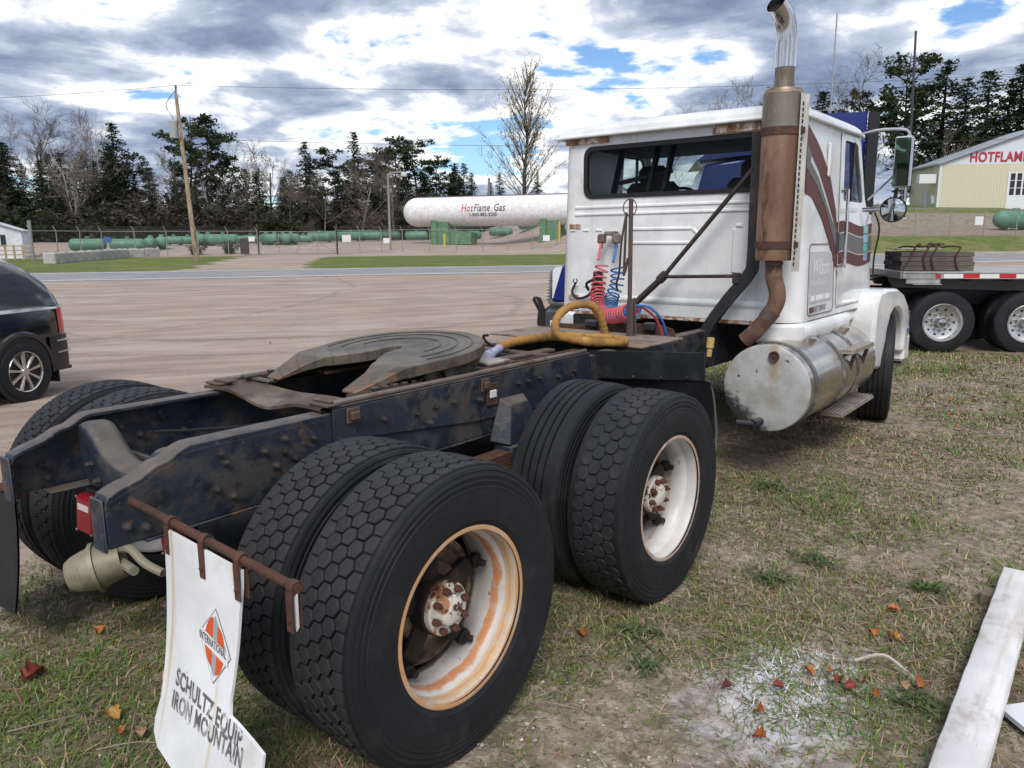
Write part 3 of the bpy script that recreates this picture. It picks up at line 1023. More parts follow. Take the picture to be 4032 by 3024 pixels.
wavy_plate()
for sx in (1, -1):
    MB().b2((sx * .33, .12, 1.069), (sx * .45, .19, 1.080), .003).b2((sx * .31, .15, 1.0802), (sx * .43, .21, 1.090), .003).build('shim_plate', PLATE, TRK)
mm = MB()
for x in (-.23, .23): mm.b2((x - .035, .62, 1.067), (x + .035, 1.95, 1.085), .004)
mm.b2((-.345, 1.35, 1.067), (.345, 1.47, 1.084), .004)
mm.b2((-.345, 1.72, 1.067), (.345, 1.79, 1.083), .004)
mm.build('slide_frame', PLATE, TRK)
MB().b2((.18, 1.22, 1.086), (.36, 1.40, 1.10), .003).build('grease_plate', PM('bare_plate', (.42, .37, .33), .5, metal=.3, layers=[((.2, .14, .1), 9, .5, .66)]), TRK)

# fifth wheel: horseshoe top plate with ramps, locking slot and side skirt
def fifth():
    yc, r, zt = .92, .45, 1.185
    out = []
    out.append((.325, .37)); out.append((.405, .62))
    a0 = math.atan2(.78 - yc, math.sqrt(r * r - (.78 - yc) ** 2))
    for k in range(41):
        a = a0 + (math.pi - 2 * a0) * k / 40
        out.append((r * math.cos(a), yc + r * math.sin(a)))
    out += [(-.405, .62), (-.325, .37), (-.235, .37), (-.215, .52), (-.16, .63), (-.095, .72), (-.052, .80)]
    for k in range(11):
        a = math.pi - math.pi * k / 10
        out.append((.045 * math.cos(a), .895 + .045 * math.sin(a)))
    out += [(.052, .80), (.095, .72), (.16, .63), (.215, .52), (.235, .37)]
    bm = bmesh.new()
    vs = [bm.verts.new((x, y, 0)) for x, y in out]
    f = bm.faces.new(vs)
    if f.normal.z < 0: f.normal_flip()
    bmesh.ops.bisect_plane(bm, geom=bm.verts[:] + bm.edges[:] + bm.faces[:], plane_co=(0, .60, 0), plane_no=(0, 1, 0))
    bmesh.ops.bisect_plane(bm, geom=bm.verts[:] + bm.edges[:] + bm.faces[:], plane_co=(0, .57, 0), plane_no=(0, 1, 0))
    bmesh.ops.triangulate(bm, faces=bm.faces[:])
    ret = bmesh.ops.extrude_face_region(bm, geom=bm.faces[:])
    low = [v for v in ret['geom'] if isinstance(v, bmesh.types.BMVert)]
    lows = set(low)
    for v in bm.verts:
        y = v.co.y
        z = 1.150 + (y - .45) * .085 if y >= .60 else 1.1628 - (.60 - y) * .36
        v.co.z = z
    for v in low: v.co.z -= .052 if v.co.y > .62 else .012 + .04 * max(0, (v.co.y - .37) / .25)
    bmesh.ops.recalc_face_normals(bm, faces=bm.faces[:])
    mb = MB()
    bm.verts.index_update()
    mb.v = [tuple(v.co) for v in bm.verts]; mb.f = [tuple(v.index for v in f.verts) for f in bm.faces]
    bm.free()
    fm = bpy.data.materials.new('fifth_wheel_steel'); fm.use_nodes = True
    t = NT(fm.node_tree); p = t.n['Principled BSDF']
    tc = t.node('ShaderNodeTexCoord'); V = tc.outputs['Object']
    dn = t.node('ShaderNodeVectorMath', operation='DISTANCE'); mpn = t.node('ShaderNodeMapping'); mpn.inputs['Scale'].default_value = (1, 1, 0)
    t.l.new(V, mpn.inputs[0]); t.l.new(mpn.outputs[0], dn.inputs[0]); dn.inputs[1].default_value = (0, .94 - .74, 0)
    rad = t.math('ADD', dn.outputs['Value'], t.math('MULTIPLY', t.noise(V, 6, 4), .03))
    n = t.noise(V, 5, 7, .65); n2b = t.noise(V, 18, 6, .6)
    c = t.mix(t.ramp(n, .35, .68), (.060, .052, .043), (.165, .142, .115))
    rust = t.math('MULTIPLY', t.ramp(n2b, .42, .62), t.ramp(dn.outputs['Value'], .33, .62))
    c = t.mix(rust, c, (.19, .10, .055))
    ring = t.math('SINE', t.math('MULTIPLY', rad, 75.0))
    c = t.mix(t.ramp(ring, .80, .97, 0, .4), c, (.040, .036, .032))
    t.l.new(c, p.inputs['Base Color']); p.inputs['Roughness'].default_value = .48; p.inputs['Metallic'].default_value = .35
    b = t.node('ShaderNodeBump'); b.inputs['Strength'].default_value = .25; b.inputs['Distance'].default_value = .01
    t.l.new(n2b, b.inputs['Height']); t.l.new(b.outputs[0], p.inputs['Normal'])
    fw_ = mb.build('fifth_wheel', fm, TRK, smooth=True, recalc=True, bevel=.004)
    # skirt under the round front, side webs and pivot brackets
    s_ = MB()
    TM = Matrix.Translation((0, yc, 1.19)) @ Matrix.Rotation(math.atan(.085), 4, 'X') @ Matrix.Translation((0, -yc, -1.19))
    s_.lathe([(1.19 - .030, .435), (1.19 - .085, .41), (1.19 - .09, .38), (1.19 - .030, .38)], 2, (0, yc, 0), 40, a0=a0 + .15, a1=math.pi - a0 - .15, M=TM)
    for sx in (1, -1):
        s_.prism([(.52, 1.07), (.58, 1.10), (.75, 1.118), (1.2, 1.16), (1.15, 1.09), (.8, 1.09)], 0, sx * .33, sx * .345)
        s_.prism([(.66, 1.07), (.74, 1.12), (1.0, 1.14), (1.10, 1.07)], 0, sx * .37, sx * .40)
    s_.build('fifth_wheel_skirt', GREASE, fw_)
    for sx in (1, -1):
        b_ = MB(); b_.b2((sx * .29, .62, 1.0675), (sx * .43, 1.2, 1.085), .004); b_.tube([(sx * .31, .86, 1.12), (sx * .425, .86, 1.12)], .035, 14)
        for k in range(6): b_.b2((sx * .36, .42 + k * .055, 1.068), (sx * .40, .42 + k * .055 + .03, 1.10), .003)
        b_.build('pivot_bracket', GREASE, fw_)
    cl = MB()
    for k, (rr, w) in enumerate(((.385, .010), (.31, .008), (.22, .010))):
        cl.lathe([(1.1935, rr), (1.194, rr + w * .3), (1.1935, rr + w), (1.188, rr + w), (1.188, rr)], 2, (0, .92, 0), 44, closed=True, a0=R(-22 if rr > .3 else -5), a1=R(202 if rr > .3 else 185), M=TM)
    cl.build('grease_ridge', GREASE, fw_)
    MB().b2((-.20, .29, 1.0695), (-.35, .33, 1.085), .006).b2((-.38, .26, 1.081), (-.33, .33, 1.10), .006).build('release_handle', GREASE, fw_)


fifth()

# ------------------------------------------------------------------ axles, brakes, lamps, flaps
for cy, sh in ((0, 1), (AX2, 1)):
    a = MB(); a.tube([(-.95, cy, ZW), (.95, cy, ZW)], .065, 14)
    a.lathe([(-.20, .05), (-.17, .15), (-.08, .20), (.05, .20), (.16, .15), (.2, .05)], 1, (0, cy - .05, ZW), 24)
    a.build('axle_housing', FRAMED, TRK)


def brake_can(c, d, label=None):
    d = Vector(d).normalized()
    q = d.to_track_quat('Z', 'Y').to_matrix().to_4x4()
    M = Matrix.Translation(c) @ q
    m = MB()
    m.lathe([(-.10, .0), (-.10, .075), (-.03, .086), (-.008, .092), (-.008, .105), (.008, .105), (.008, .092), (.02, .090), (.085, .074), (.11, .060), (.117, .0)], 2, (0, 0, 0), 28, M=M)
    o = m.build('brake_chamber', CANM, TRK)
    return o


bc = brake_can((-.315, -.49, .405), (-.50, -.82, -.22))
MB().tube(spline([(-.26, -.42, .47), (-.14, -.43, .51), (.0, -.44, .49), (.10, -.42, .47)]), .017, 8).tube([(-.26, -.42, .42), (-.10, -.44, .43)], .02, 8).build('brake_fitting', CANM, bc)
MB().tube(spline([(-.30, -.42, .56), (-.28, -.40, .66), (-.2, -.3, .7)]), .008, 6).build('air_line', DARK, bc)


def tail_light(c, w, h, rz, tilt):
    M = Matrix.Translation(c) @ Matrix.Rotation(rz, 4, 'Z') @ Matrix.Rotation(tilt, 4, 'Y')
    m = MB(); m.box((0, 0, 0), (w, .05, h), .012, M)
    L = m.build('tail_light', REDL, TRK)
    b = MB(); b.box((0, .035, 0), (w + .012, .02, h + .012), .004, M); b.build('lamp_housing', DARK, L)
    s = MB()
    for sx in (-1, 1):
        for sz in (-1, 1): s.lathe([(-.028, 0), (-.027, .005), (-.024, .006)], 1, (sx * w * .42, 0, sz * h * .44), 8, M=M)
    s.build('screw', CHROME, L)
    r_ = MB(); r_.box((0, -.0255, h * .22), (w * .6, .004, h * .16), 0, M); r_.build('clear_lens', PM('clear_lens', (.55, .45, .45), .2), L)


tail_light((-.235, -.53, .665), .105, .16, R(12), R(8))
tail_light((.225, -.42, .65), .12, .13, R(20), R(-6))

# hanger bar of rusty reinforcing rod with three clips
def rebar(a, b, r):
    a, b = Vector(a), Vector(b)
    m = MB(); m.tube([a, b], r, 10)
    d = (b - a); L = d.length; n = int(L / .010)
    for i in range(n):
        p = a + d * ((i + .5) / n)
        q = d.normalized()
        m.tube([p - q * .0014, p + q * .0014], r + .0011, 8)
    return m


barA, barB = (.435, -.66, .902), (1.345, -.68, .872)
BARM = rebar(barA, barB, .0125).build('flap_hanger_bar', RUSTBAR, TRK)


def bar_at(x):
    t = (x - barA[0]) / (barB[0] - barA[0]); return Vector((x, barA[1] + t * (barB[1] - barA[1]), barA[2] + t * (barB[2] - barA[2])))


def yflap(z): return -.68 - .12 * max(0.0, (.88 - z) / .7) ** 2


for x, L in ((.70, .10), (.90, .11), (1.085, .115), (1.328, .115)):
    p = bar_at(x)
    m = MB()
    m.lathe([(-.013, .0145), (-.013, .0185), (.013, .0185), (.013, .0145)], 0, tuple(p), 18, closed=True)
    m.b2((p.x - .013, p.y - .020, p.z - L), (p.x + .013, p.y - .0165, p.z - .008))
    m.b2((p.x - .013, p.y + .006, p.z - L), (p.x + .013, p.y + .0095, p.z - .008))
    m.lathe([(-.026, .0), (-.026, .006), (-.020, .006)], 1, (p.x, p.y, p.z - L + .03), 6)
    m.build('flap_clip', RUSTBAR, BARM)


def flap_outline():
    left = [(.689, .875), (.684, .775), (.690, .65), (.702, .48), (.706, .36), (.694, .295), (.70, .255), (.735, .222), (.86, .19), (.98, .165), (1.08, .20), (1.18, .26)]
    right = [(1.236, .345), (1.232, .392), (1.175, .408), (1.10, .425), (1.066, .430), (1.058, .47), (1.063, .52), (1.070, .60), (1.080, .72), (1.092, .80), (1.096, .852)]
    return left + right


def on_flap(x, z, off): return (x, yflap(z) - .004 - off, z)


def flap_shape(mb, pts, off):
    """flat print on the flap, sliced so that it follows the bend"""
    bm = bmesh.new(); bm.faces.new([bm.verts.new((x, 0, z)) for x, z in pts])
    for zc in np.arange(.44, .76, .02):
        bmesh.ops.bisect_plane(bm, geom=bm.verts[:] + bm.edges[:] + bm.faces[:], plane_co=(0, 0, float(zc)), plane_no=(0, 0, 1))
    bm.verts.index_update()
    mb.add([on_flap(v.co.x, v.co.z, off) for v in bm.verts], [tuple(v.index for v in f.verts) for f in bm.faces])
    bm.free()
    return mb


def make_flap():
    pts = flap_outline()
    bm = bmesh.new()
    f = bm.faces.new([bm.verts.new((x, 0, z)) for x, z in pts])
    for zc in np.arange(.2, .88, .05):
        bmesh.ops.bisect_plane(bm, geom=bm.verts[:] + bm.edges[:] + bm.faces[:], plane_co=(0, 0, float(zc)), plane_no=(0, 0, 1))
    bmesh.ops.triangulate(bm, faces=[f for f in bm.faces if len(f.verts) > 4])
    ret = bmesh.ops.extrude_face_region(bm, geom=bm.faces[:])
    low = set(v for v in ret['geom'] if isinstance(v, bmesh.types.BMVert))
    for v in bm.verts:
        v.co.y = yflap(v.co.z) + (-.004 if v in low else .005)
    bmesh.ops.recalc_face_normals(bm, faces=bm.faces[:])
    bm.verts.index_update()
    mb = MB(); mb.v = [tuple(v.co) for v in bm.verts]; mb.f = [tuple(v.index for v in f.verts) for f in bm.faces]
    bm.free()
    fl = mb.build('mud_flap', FLAPW, TRK, label='torn white mud flap with black lettering and orange diamond emblem', recalc=False, ang=50)
    # lettering rides on the flap surface
    def put(txt, x0, z0, size, slope, sx, mat, off=.0015, name='lettering'):
        mb = text_mb(txt, size, lambda a, b, c: on_flap(x0 + a, z0 + b + slope * a, off), sx=sx, thick=.0022 if size > .05 else .0006, space=1.06)
        mb.build(name, mat, fl, smooth=False, recalc=False)
    put('SCHULTZ EQUIP.', .776, .423, .070, -.150, .66, LETTER)
    put('IRON MOUNTAIN', .770, .354, .070, -.085, .64, LETTER)
    # emblem: stacked flat shapes
    T_, L_, R_, B_ = (.965, .706), (.878, .612), (1.049, .585), (.970, .487)
    cx, cz = .966, .597
    def dia(k, off, mat, name='emblem'):
        m = MB(); p = [(cx + (q[0] - cx) * k, cz + (q[1] - cz) * k) for q in (T_, R_, B_, L_)]
        flap_shape(m, p, off); return m.build(name, mat, fl, smooth=False, recalc=False)
    dia(1.0, .0012, EMD); dia(.955, .0018, EMW); dia(.80, .0024, EMGREY)
    m = MB()
    for sx in (-1, 1):
        arc = []
        for k in range(13):
            a = R(-80 + 160 * k / 12)
            arc.append((cx + sx * (.008 + .047 * math.cos(a) * 1.0 - .004), cz + .073 * math.sin(a) - sx * .010))
        flap_shape(m, arc, .003)
    m.build('emblem_oval', ORANGE, fl, smooth=False, recalc=False)
    band = [(L_[0] + .012, L_[1] + .020), (R_[0] - .012, R_[1] + .012), (R_[0] - .012, R_[1] - .026), (L_[0] + .012, L_[1] - .018)]
    m = MB(); flap_shape(m, band, .0036); m.build('emblem_band', EMW, fl, smooth=False, recalc=False)
    put('INTERNATIONAL', .889, .600, .034, -.155, .50, PM('emblem_letter', (.07, .07, .08), .5), .0044)
    return fl


make_flap()
# shred of a second flap left on the outer clip
m = MB(); m.prism([(1.328, .86), (1.343, .86), (1.343, .77), (1.334, .755), (1.33, .77)], 1, -.686, -.682); m.build('flap_remnant', FLAPW, TRK)
# left flap, black
m = MB()
P = [[(-.50 - .60 * i / 4, -.70 - .05 * (j / 8) ** 2, .73 - .49 * j / 8 - .012 * i) for i in range(5)] for j in range(9)]
m.grid(P); m.grid([[(x, y + .008, z) for x, y, z in reversed(r)] for r in P])
m.build('mud_flap', RUBBER, TRK, label='plain black mud flap on the far side of the frame')
rebar((-.43, -.70, .745), (-1.15, -.70, .74), .013).build('flap_hanger_bar', RUSTBAR, TRK)
# ------------------------------------------------------------------ cab
def xs(z): return 1.06 - .05 * min(1.0, max(0.0, (z - 1.1) / 1.45))


YB = 3.85
GLASSD = PM('rear_glass', (.74, .79, .80), .02, trans=1.0, spec=.4, ior=1.1)
shell = MB()
# rear wall with the wide window
holed(shell, [(-.90, 1.115), (.90, 1.115), (.90, 2.56), (-.90, 2.56)], round_poly([(-.775, 2.072), (.775, 2.072), (.775, 2.468), (-.775, 2.468)], .085), (0, 2.27), lambda a, b, d: (a, YB + d, b), .03)
# rounded rear corners
for sx in (1, -1):
    P = []
    for k in range(9):
        a = math.pi / 2 * k / 8
        col = []
        for z in (1.115, 1.5, 2.0, 2.56):
            X = xs(z); c = X - .90
            col.append((sx * (.90 + c * math.sin(a)), YB + .15 * (1 - math.cos(a)), z))
        P.append(col)
    shell.grid(P)
SIDE = [(4.0, 1.115), (5.60, 1.115), (5.78, 1.30), (5.80, 1.90), (5.60, 1.97), (5.53, 2.05), (5.28, 2.56), (4.0, 2.56)]
WIN = round_poly([(4.835, 2.0), (5.47, 2.0), (5.235, 2.505), (4.835, 2.505)], .05)
for sx in (1, -1):
    mm = MB()
    holed(mm, SIDE, WIN, (5.05, 2.25), lambda a, b, d: (sx * (xs(b) - d), a, b), .03)
    shell.add(mm.v, mm.f)
# cowl and front wall, windscreen pillars
shell.b2((-1.03, 5.75, 1.115), (1.03, 5.79, 1.93))
shell.b2((-1.0, 3.9, 1.10), (1.0, 5.75, 1.114))
CAB = shell.build('cab', WHITE, TRK)
for sx in (1, -1):
    p = MB(); p.tube([(sx * .99, 5.54, 2.03), (sx * .985, 5.27, 2.56)], .035, 8); p.tube([(sx * 1.012, 5.505, 2.02), (sx * .995, 5.26, 2.53)], .012, 6)
    p.build('windscreen_pillar', WHITES, CAB)
# door and side skins get the glossy paint as a thin outer panel
def skin(poly, off=.004, mat=WHITES, name='side_panel', th=.003, side=1, n=1):
    m = MB()
    m.prism(poly, 0, 0, 1, fn=lambda q: (side * (xs(q[2]) + off - th * (1 - q[0])), q[1], q[2]))
    return m.build(name, mat, CAB, smooth=False)


def split_z(poly, step=.15):
    """insert points on long edges so a panel follows the tapering side"""
    out = []
    for i in range(len(poly)):
        a, b = poly[i], poly[(i + 1) % len(poly)]
        out.append(a)
        n = int(max(abs(a[1] - b[1]) / step, abs(a[0] - b[0]) / .4))
        for k in range(1, n): out.append((a[0] + (b[0] - a[0]) * k / n, a[1] + (b[1] - a[1]) * k / n))
    return out


for sd in (1, -1):
    dl = MB(); holed(dl, [(4.76, 1.19), (5.58, 1.19), (5.73, 1.30), (5.755, 1.90), (5.55, 1.965), (5.49, 2.05), (5.25, 2.535), (4.76, 2.535)], round_poly([(4.855, 2.02), (5.45, 2.02), (5.225, 2.49), (4.855, 2.49)], .045), (5.05, 2.25), lambda a, b, d: (sd * (xs(b) + .007 - d), a, b), .006)
    DOOR = dl.build('door', WHITES, CAB, bevel=.002)
    g = MB(); g.prism([(4.84, 2.0), (5.47, 2.0), (5.235, 2.505), (4.84, 2.505)], 0, 0, 1, fn=lambda q: (sd * (xs(q[2]) - .012 - .004 * q[0]), q[1], q[2]))
    g.build('door_window', GLASS, DOOR, smooth=False)
    vb = MB(); vb.b2((sd * 1.022, 5.12, 2.0), (sd * 1.004, 5.15, 2.50)); vb.build('window_bar', DARK, DOOR)
    hb = MB(); hb.tube(spline([(sd * 1.06, 4.70, 2.085), (sd * 1.105, 4.70, 2.09), (sd * 1.11, 4.70, 2.05), (sd * 1.118, 4.71, 1.56), (sd * 1.115, 4.71, 1.52), (sd * 1.06, 4.72, 1.49)], 6), .013, 8)
    hb.build('grab_handle', CHROME, CAB)
    hd = MB(); hd.tube(spline([(sd * 1.062, 4.83, 1.56), (sd * 1.085, 4.83, 1.56), (sd * 1.085, 4.83, 1.50), (sd * 1.085, 4.87, 1.495)], 5), .008, 6); hd.build('door_handle', CHROME, DOOR)
    vt = MB(); vt.b2((sd * 1.022, 4.40, 2.18), (sd * 1.045, 4.47, 2.43), .01); vt.build('vent_cover', WHITES, CAB)
    # lower skirt under the sleeper side and the sill under the door
    sk = MB()
    sk.prism([(4.5, 1.003), (5.62, 1.01), (5.66, 1.11), (4.5, 1.11)], 0, sd * 1.048, sd * .9)
    k = sk.build('cab_skirt', WHITE, CAB, bevel=.03)
    mk = MB(); mk.b2((sd * 1.049, 5.47, 1.03), (sd * 1.058, 5.58, 1.075), .003); mk.build('side_marker', PM('marker_red', (.5, .09, .06), .3), CAB)
    cr = MB()
    for a in range(6):
        pass
# rear-corner part of the skirt that wraps round the back
for sd in (1, -1):
    sk = MB()
    P = []
    for k in range(11):
        a = math.pi / 2 * k / 10
        ca, sa = math.cos(a), math.sin(a)
        P.append([(sd * (.80 + (.285 - .03) * sa), 3.72 + .04 + .22 * (1 - ca), 1.112), (sd * (.80 + .29 * sa), 3.72 + .22 * (1 - ca), 1.09), (sd * (.80 + .29 * sa), 3.72 + .22 * (1 - ca), 1.01), (sd * (.80 + .28 * sa), 3.73 + .22 * (1 - ca), .985), (sd * (.80 + .25 * sa), 3.76 + .21 * (1 - ca), .968), (sd * (.80 + .15 * sa), 3.86 + .15 * (1 - ca), .962)])
    for y in (4.2, 4.6, 5.10):
        P.append([(sd * 1.055, y, 1.112), (sd * 1.09, y, 1.09), (sd * 1.09, y, 1.01), (sd * 1.08, y, .985), (sd * 1.05, y, .968), (sd * .95, y, .962)])
    sk.grid(P); sk.build('skirt_corner', WHITE, CAB, ang=60)

# roof with rolled gutter
rp = []
nx, ny = 60, 40
for i in range(nx + 1):
    row = []
    for j in range(ny + 1):
        a = math.sin(math.pi / 2 * (-1 + 2 * i / nx)); b = math.sin(math.pi / 2 * (-1 + 2 * j / ny))
        x = a * 1.022; y = 4.58 + b * .785
        ex = max(0, 1 - abs(a) ** 16) ** .5; ey = max(0, 1 - abs(b) ** 14) ** .5
        z = 2.562 + .100 * (min(ex, 1) * min(ey, 1)) ** .8 + .025 * (1 - a * a) * (1 - b * b * .5) * min(ex, ey)
        row.append((x, y, z))
    rp.append(row)
rf = MB(); rf.grid(rp)
ROOF = rf.build('roof', WHITES, CAB)
gt = MB()
gt.tube(spline([(-.99, 5.37, 2.562), (-1.032, 5.30, 2.562), (-1.038, 4.6, 2.562), (-1.036, 3.90, 2.562), (-1.0, 3.80, 2.562), (-.5, 3.785, 2.562), (.5, 3.785, 2.562), (1.0, 3.80, 2.562), (1.036, 3.90, 2.562), (1.038, 4.6, 2.562), (1.032, 5.30, 2.562), (.99, 5.37, 2.562)], 4), .014, 8)
gt.build('roof_gutter', WHITES, ROOF)
rs = MB()
rs.b2((-.96, YB - .030, 2.505), (-.55, YB - .004, 2.546)); rs.b2((.36, YB - .030, 2.49), (.72, YB - .004, 2.546))
rs.build('rusted_drip_edge', RUSTW, ROOF)
mk = MB()
mk.lathe([(0, .11), (.03, .105), (.06, .07), (.07, 0)], 2, (.55, 5.05, 2.66), 24); mk.build('roof_lamp', PM('lamp_clear', (.7, .7, .72), .15), ROOF)

# pressed ribs of the rear wall
rb = MB()
def rib(a, b, w=.016, h=.010):
    a, b = Vector((a[0], YB, a[1])), Vector((b[0], YB, b[1]))
    d = (b - a).normalized(); n = Vector((d.z, 0, -d.x)) * w
    o = Vector((0, -h, 0))
    p = [a - n, a + n, b + n, b - n, a - n * .35 + o + d * .01, a + n * .35 + o + d * .01, b + n * .35 + o - d * .01, b - n * .35 + o - d * .01]
    rb.add(p, [(4, 5, 6, 7), (0, 4, 7, 3), (1, 2, 6, 5), (0, 1, 5, 4), (3, 7, 6, 2)])
rib((-.88, 1.99), (.86, 1.99)); rib((-.88, 1.932), (.86, 1.932))
rib((-.32, 1.805), (.22, 1.805)); rib((-.32, 1.695), (.20, 1.695)); rib((.22, 1.80), (.27, 1.75))
rib((.555, 1.47), (.555, 1.80)); rib((.56, 1.82), (.62, 1.82)); rib((-.9, 1.235), (.88, 1.235), .03, .012)
rib((-.90, 1.33), (-.84, 1.33), .012); rib((-.78, 1.33), (-.72, 1.33), .012)
for k in range(3): rib((-.93 + .13 * k, 1.80), (-.86 + .13 * k, 1.80), .012, .008)
rb.build('pressed_rib', WHITE, CAB)
hp = MB()
hp.b2((-.93, YB - .010, 1.815), (-.82, YB + .003, 1.855), .003); hp.b2((-.93, YB - .016, 1.212), (-.82, YB + .003, 1.255), .003)
hp.build('rusty_hinge', RUSTW, CAB)
lo = MB(); lo.b2((-.98, YB + .0, 1.085), (.90, YB + .05, 1.112), .004)
for k in range(7): lo.b2((-.2 + .14 * k, YB - .006, 1.09), (-.16 + .14 * k, YB - .001, 1.108))
lo.build('lower_flange', RUSTW, CAB)
se = MB(); holed(se, round_poly([(-.79, 2.058), (.79, 2.058), (.79, 2.482), (-.79, 2.482)], .095), round_poly([(-.752, 2.094), (.752, 2.094), (.752, 2.446), (-.752, 2.446)], .075), (0, 2.27), lambda a, b, d: (a, YB - .010 + d, b), .03)
se.build('window_seal', RUBSEAL, CAB)
MB().b2((-.765, YB + .008, 2.08), (.765, YB + .012, 2.46)).build('rear_window', GLASSD, CAB, smooth=False)
ws = MB(); ws.add([(-.97, 5.55, 2.02), (.97, 5.55, 2.02), (.965, 5.28, 2.54), (-.965, 5.28, 2.54), (-.97, 5.545, 2.02), (.97, 5.545, 2.02), (.965, 5.275, 2.54), (-.965, 5.275, 2.54)], [(0, 1, 2, 3), (7, 6, 5, 4), (0, 4, 5, 1), (1, 5, 6, 2), (2, 6, 7, 3), (3, 7, 4, 0)])
ws.build('windscreen', GLASS, CAB, smooth=False)
cw = MB(); cw.b2((-1.0, 5.40, 1.93), (1.0, 5.80, 1.985), .01); cw.build('cowl', WHITES, CAB)
# inside
MB().b2((-.98, 3.9, 2.505), (.98, 5.25, 2.545)).build('headliner', PM('headliner', (.16, .16, .17), .9), CAB)
MB().b2((-.98, 5.1, 1.5), (.98, 5.5, 1.94), .05).build('dashboard', PM('dash', (.03, .03, .033), .7), CAB)
for x in (-.5, .45):
    s_ = MB(); s_.b2((x - .25, 4.45, 1.5), (x + .25, 4.58, 2.22), .05); s_.b2((x - .25, 4.45, 1.45), (x + .25, 4.98, 1.62), .05); s_.b2((x - .14, 4.47, 2.2), (x + .14, 4.56, 2.36), .04)
    s_.build('seat', PM('seat_cloth', (.055, .045, .042), .9), CAB)
s_ = MB(); s_.tube([(-.5 + .22 * math.cos(a * R(20)), 5.0 + .10 * math.sin(a * R(20)), 2.0 + .2 * math.sin(a * R(20))) for a in range(18)], .014, 6, closed=True); s_.build('steering_wheel', DARK, CAB)
s_ = MB()
for x, tx in ((-.70, -.62), (-.36, -.28), (-.22, -.14)): s_.tube([(x, 4.1, 1.9), (tx, 4.2, 2.5)], .03, 6)
s_.tube([(-.62, 4.15, 2.2), (-.15, 4.2, 2.28)], .02, 6)
s_.build('bunk_frame', DARK, CAB)

# stripes
skin(split_z([(3.93, 2.52), (4.15, 2.422), (4.275, 2.35), (4.50, 2.182), (4.665, 1.95), (4.70, 1.85), (4.755, 1.85), (4.755, 1.505), (4.70, 1.495), (4.516, 1.70), (4.33, 1.864), (4.08, 2.015), (3.93, 2.045)]), .0055, MAROON, 'stripe')
skin(split_z([(3.93, 2.38), (4.17, 2.235), (4.39, 2.055), (4.62, 1.86), (4.68, 1.78), (4.755, 1.775), (4.755, 1.605), (4.68, 1.66), (4.40, 1.95), (4.18, 2.10), (3.93, 2.215)]), .0075, GREYS, 'stripe')
skin(split_z([(4.02, 2.30), (4.2, 2.2), (4.40, 2.03), (4.6, 1.85), (4.61, 1.83), (4.4, 2.0), (4.2, 2.165), (4.02, 2.26)]), .0085, PINST, 'stripe')
skin([(4.69, 1.77), (4.755, 1.77), (4.755, 1.61), (4.69, 1.61)], .0088, NAVY, 'stripe')


def wavy(z0, z1, off, mat, amp=.02):
    n = 14; t_ = []; b_ = []
    for i in range(n + 1):
        y = 4.762 + (5.752 - 4.762) * i / n
        wv = amp * math.sin((i / n) * 2 * math.pi + .6)
        t_.append((y, z1 + wv)); b_.append((y, z0 + wv))
    m = MB()
    for i in range(n):
        m.prism([b_[i], b_[i + 1], t_[i + 1], t_[i]], 0, 0, 1, fn=lambda q: (xs(q[2]) + off - .003 * (1 - q[0]), q[1], q[2]))
    return m.build('stripe', mat, CAB, smooth=False)


wavy(1.505, 1.845, .0110, MAROON); wavy(1.612, 1.745, .0125, GREYS); wavy(1.747, 1.755, .0130, PINST); wavy(1.600, 1.608, .0130, PINST)
for k, c in enumerate(((.35, .62, .62), (.35, .62, .85), (.10, .50, .42), (.28, .33, .65))):
    m = MB(); z1 = 1.832 - .078 * k
    m.prism([(5.475 + .008 * k, z1), (5.62, z1), (5.62, z1 - .068), (5.48 + .008 * k, z1 - .068)], 0, 0, 1, fn=lambda q: (xs(q[2]) + .0142 - .003 * (1 - q[0]), q[1], q[2]))
    m.build('tape_patch', PM('tape%d' % k, c, .25), CAB, smooth=False)
# bunk hatch with ghost of removed lettering
def hatch_ring(poly, w, off, mat, name):
    c = (sum(p[0] for p in poly) / len(poly), sum(p[1] for p in poly) / len(poly))
    inner = [(c[0] + (p[0] - c[0]) * (1 - w / abs(.34)), c[1] + (p[1] - c[1]) * (1 - w / .28)) for p in poly]
    m = MB(); holed(m, poly, inner, c, lambda a, b, d: (xs(b) + off - d, a, b), .003); return m.build(name, mat, CAB, smooth=False)
hatch_ring(round_poly([(4.05, 1.15), (4.69, 1.15), (4.66, 1.685), (4.06, 1.685)], .06), .008, .0052, SEAM, 'hatch_seam')
skin(split_z([(4.09, 1.245), (4.64, 1.245), (4.62, 1.625), (4.09, 1.625)]), .0048, PM('ghost_panel', (.52, .515, .545), .3), 'ghost_panel')
GH = PM('ghost_letter', (.86, .87, .89), .3)
def side_text(txt, y0, z0, size, mat, sx=1.0, shear=0.0, off=.0062, slope=0.0):
    mb = text_mb(txt, size, lambda a, b, c: (xs(z0 + b) + off, y0 + a, z0 + b + slope * a), sx=sx, shear=shear, thick=.001)
    mb.build('lettering', mat, CAB, smooth=False, recalc=False)
side_text('Wilson', 4.13, 1.455, .175, GH, .80, .35)
side_text('Products & Supply Co.', 4.105, 1.375, .062, GH, .72)
for a, b in ((4.12, 4.2), (4.24, 4.42), (4.46, 4.58)): skin([(a, 1.262), (b, 1.262), (b, 1.30), (a, 1.30)], .0062, GH, 'ghost_patch')
DK = PM('dot_letter', (.10, .10, .11), .5)
side_text('007 009 K7', 4.21, 1.175, .066, DK, .95)
skin([(4.10, 1.172), (4.195, 1.172), (4.195, 1.215), (4.10, 1.215)], .0062, PM('decal_maroon', (.10, .03, .045), .4), 'decal')
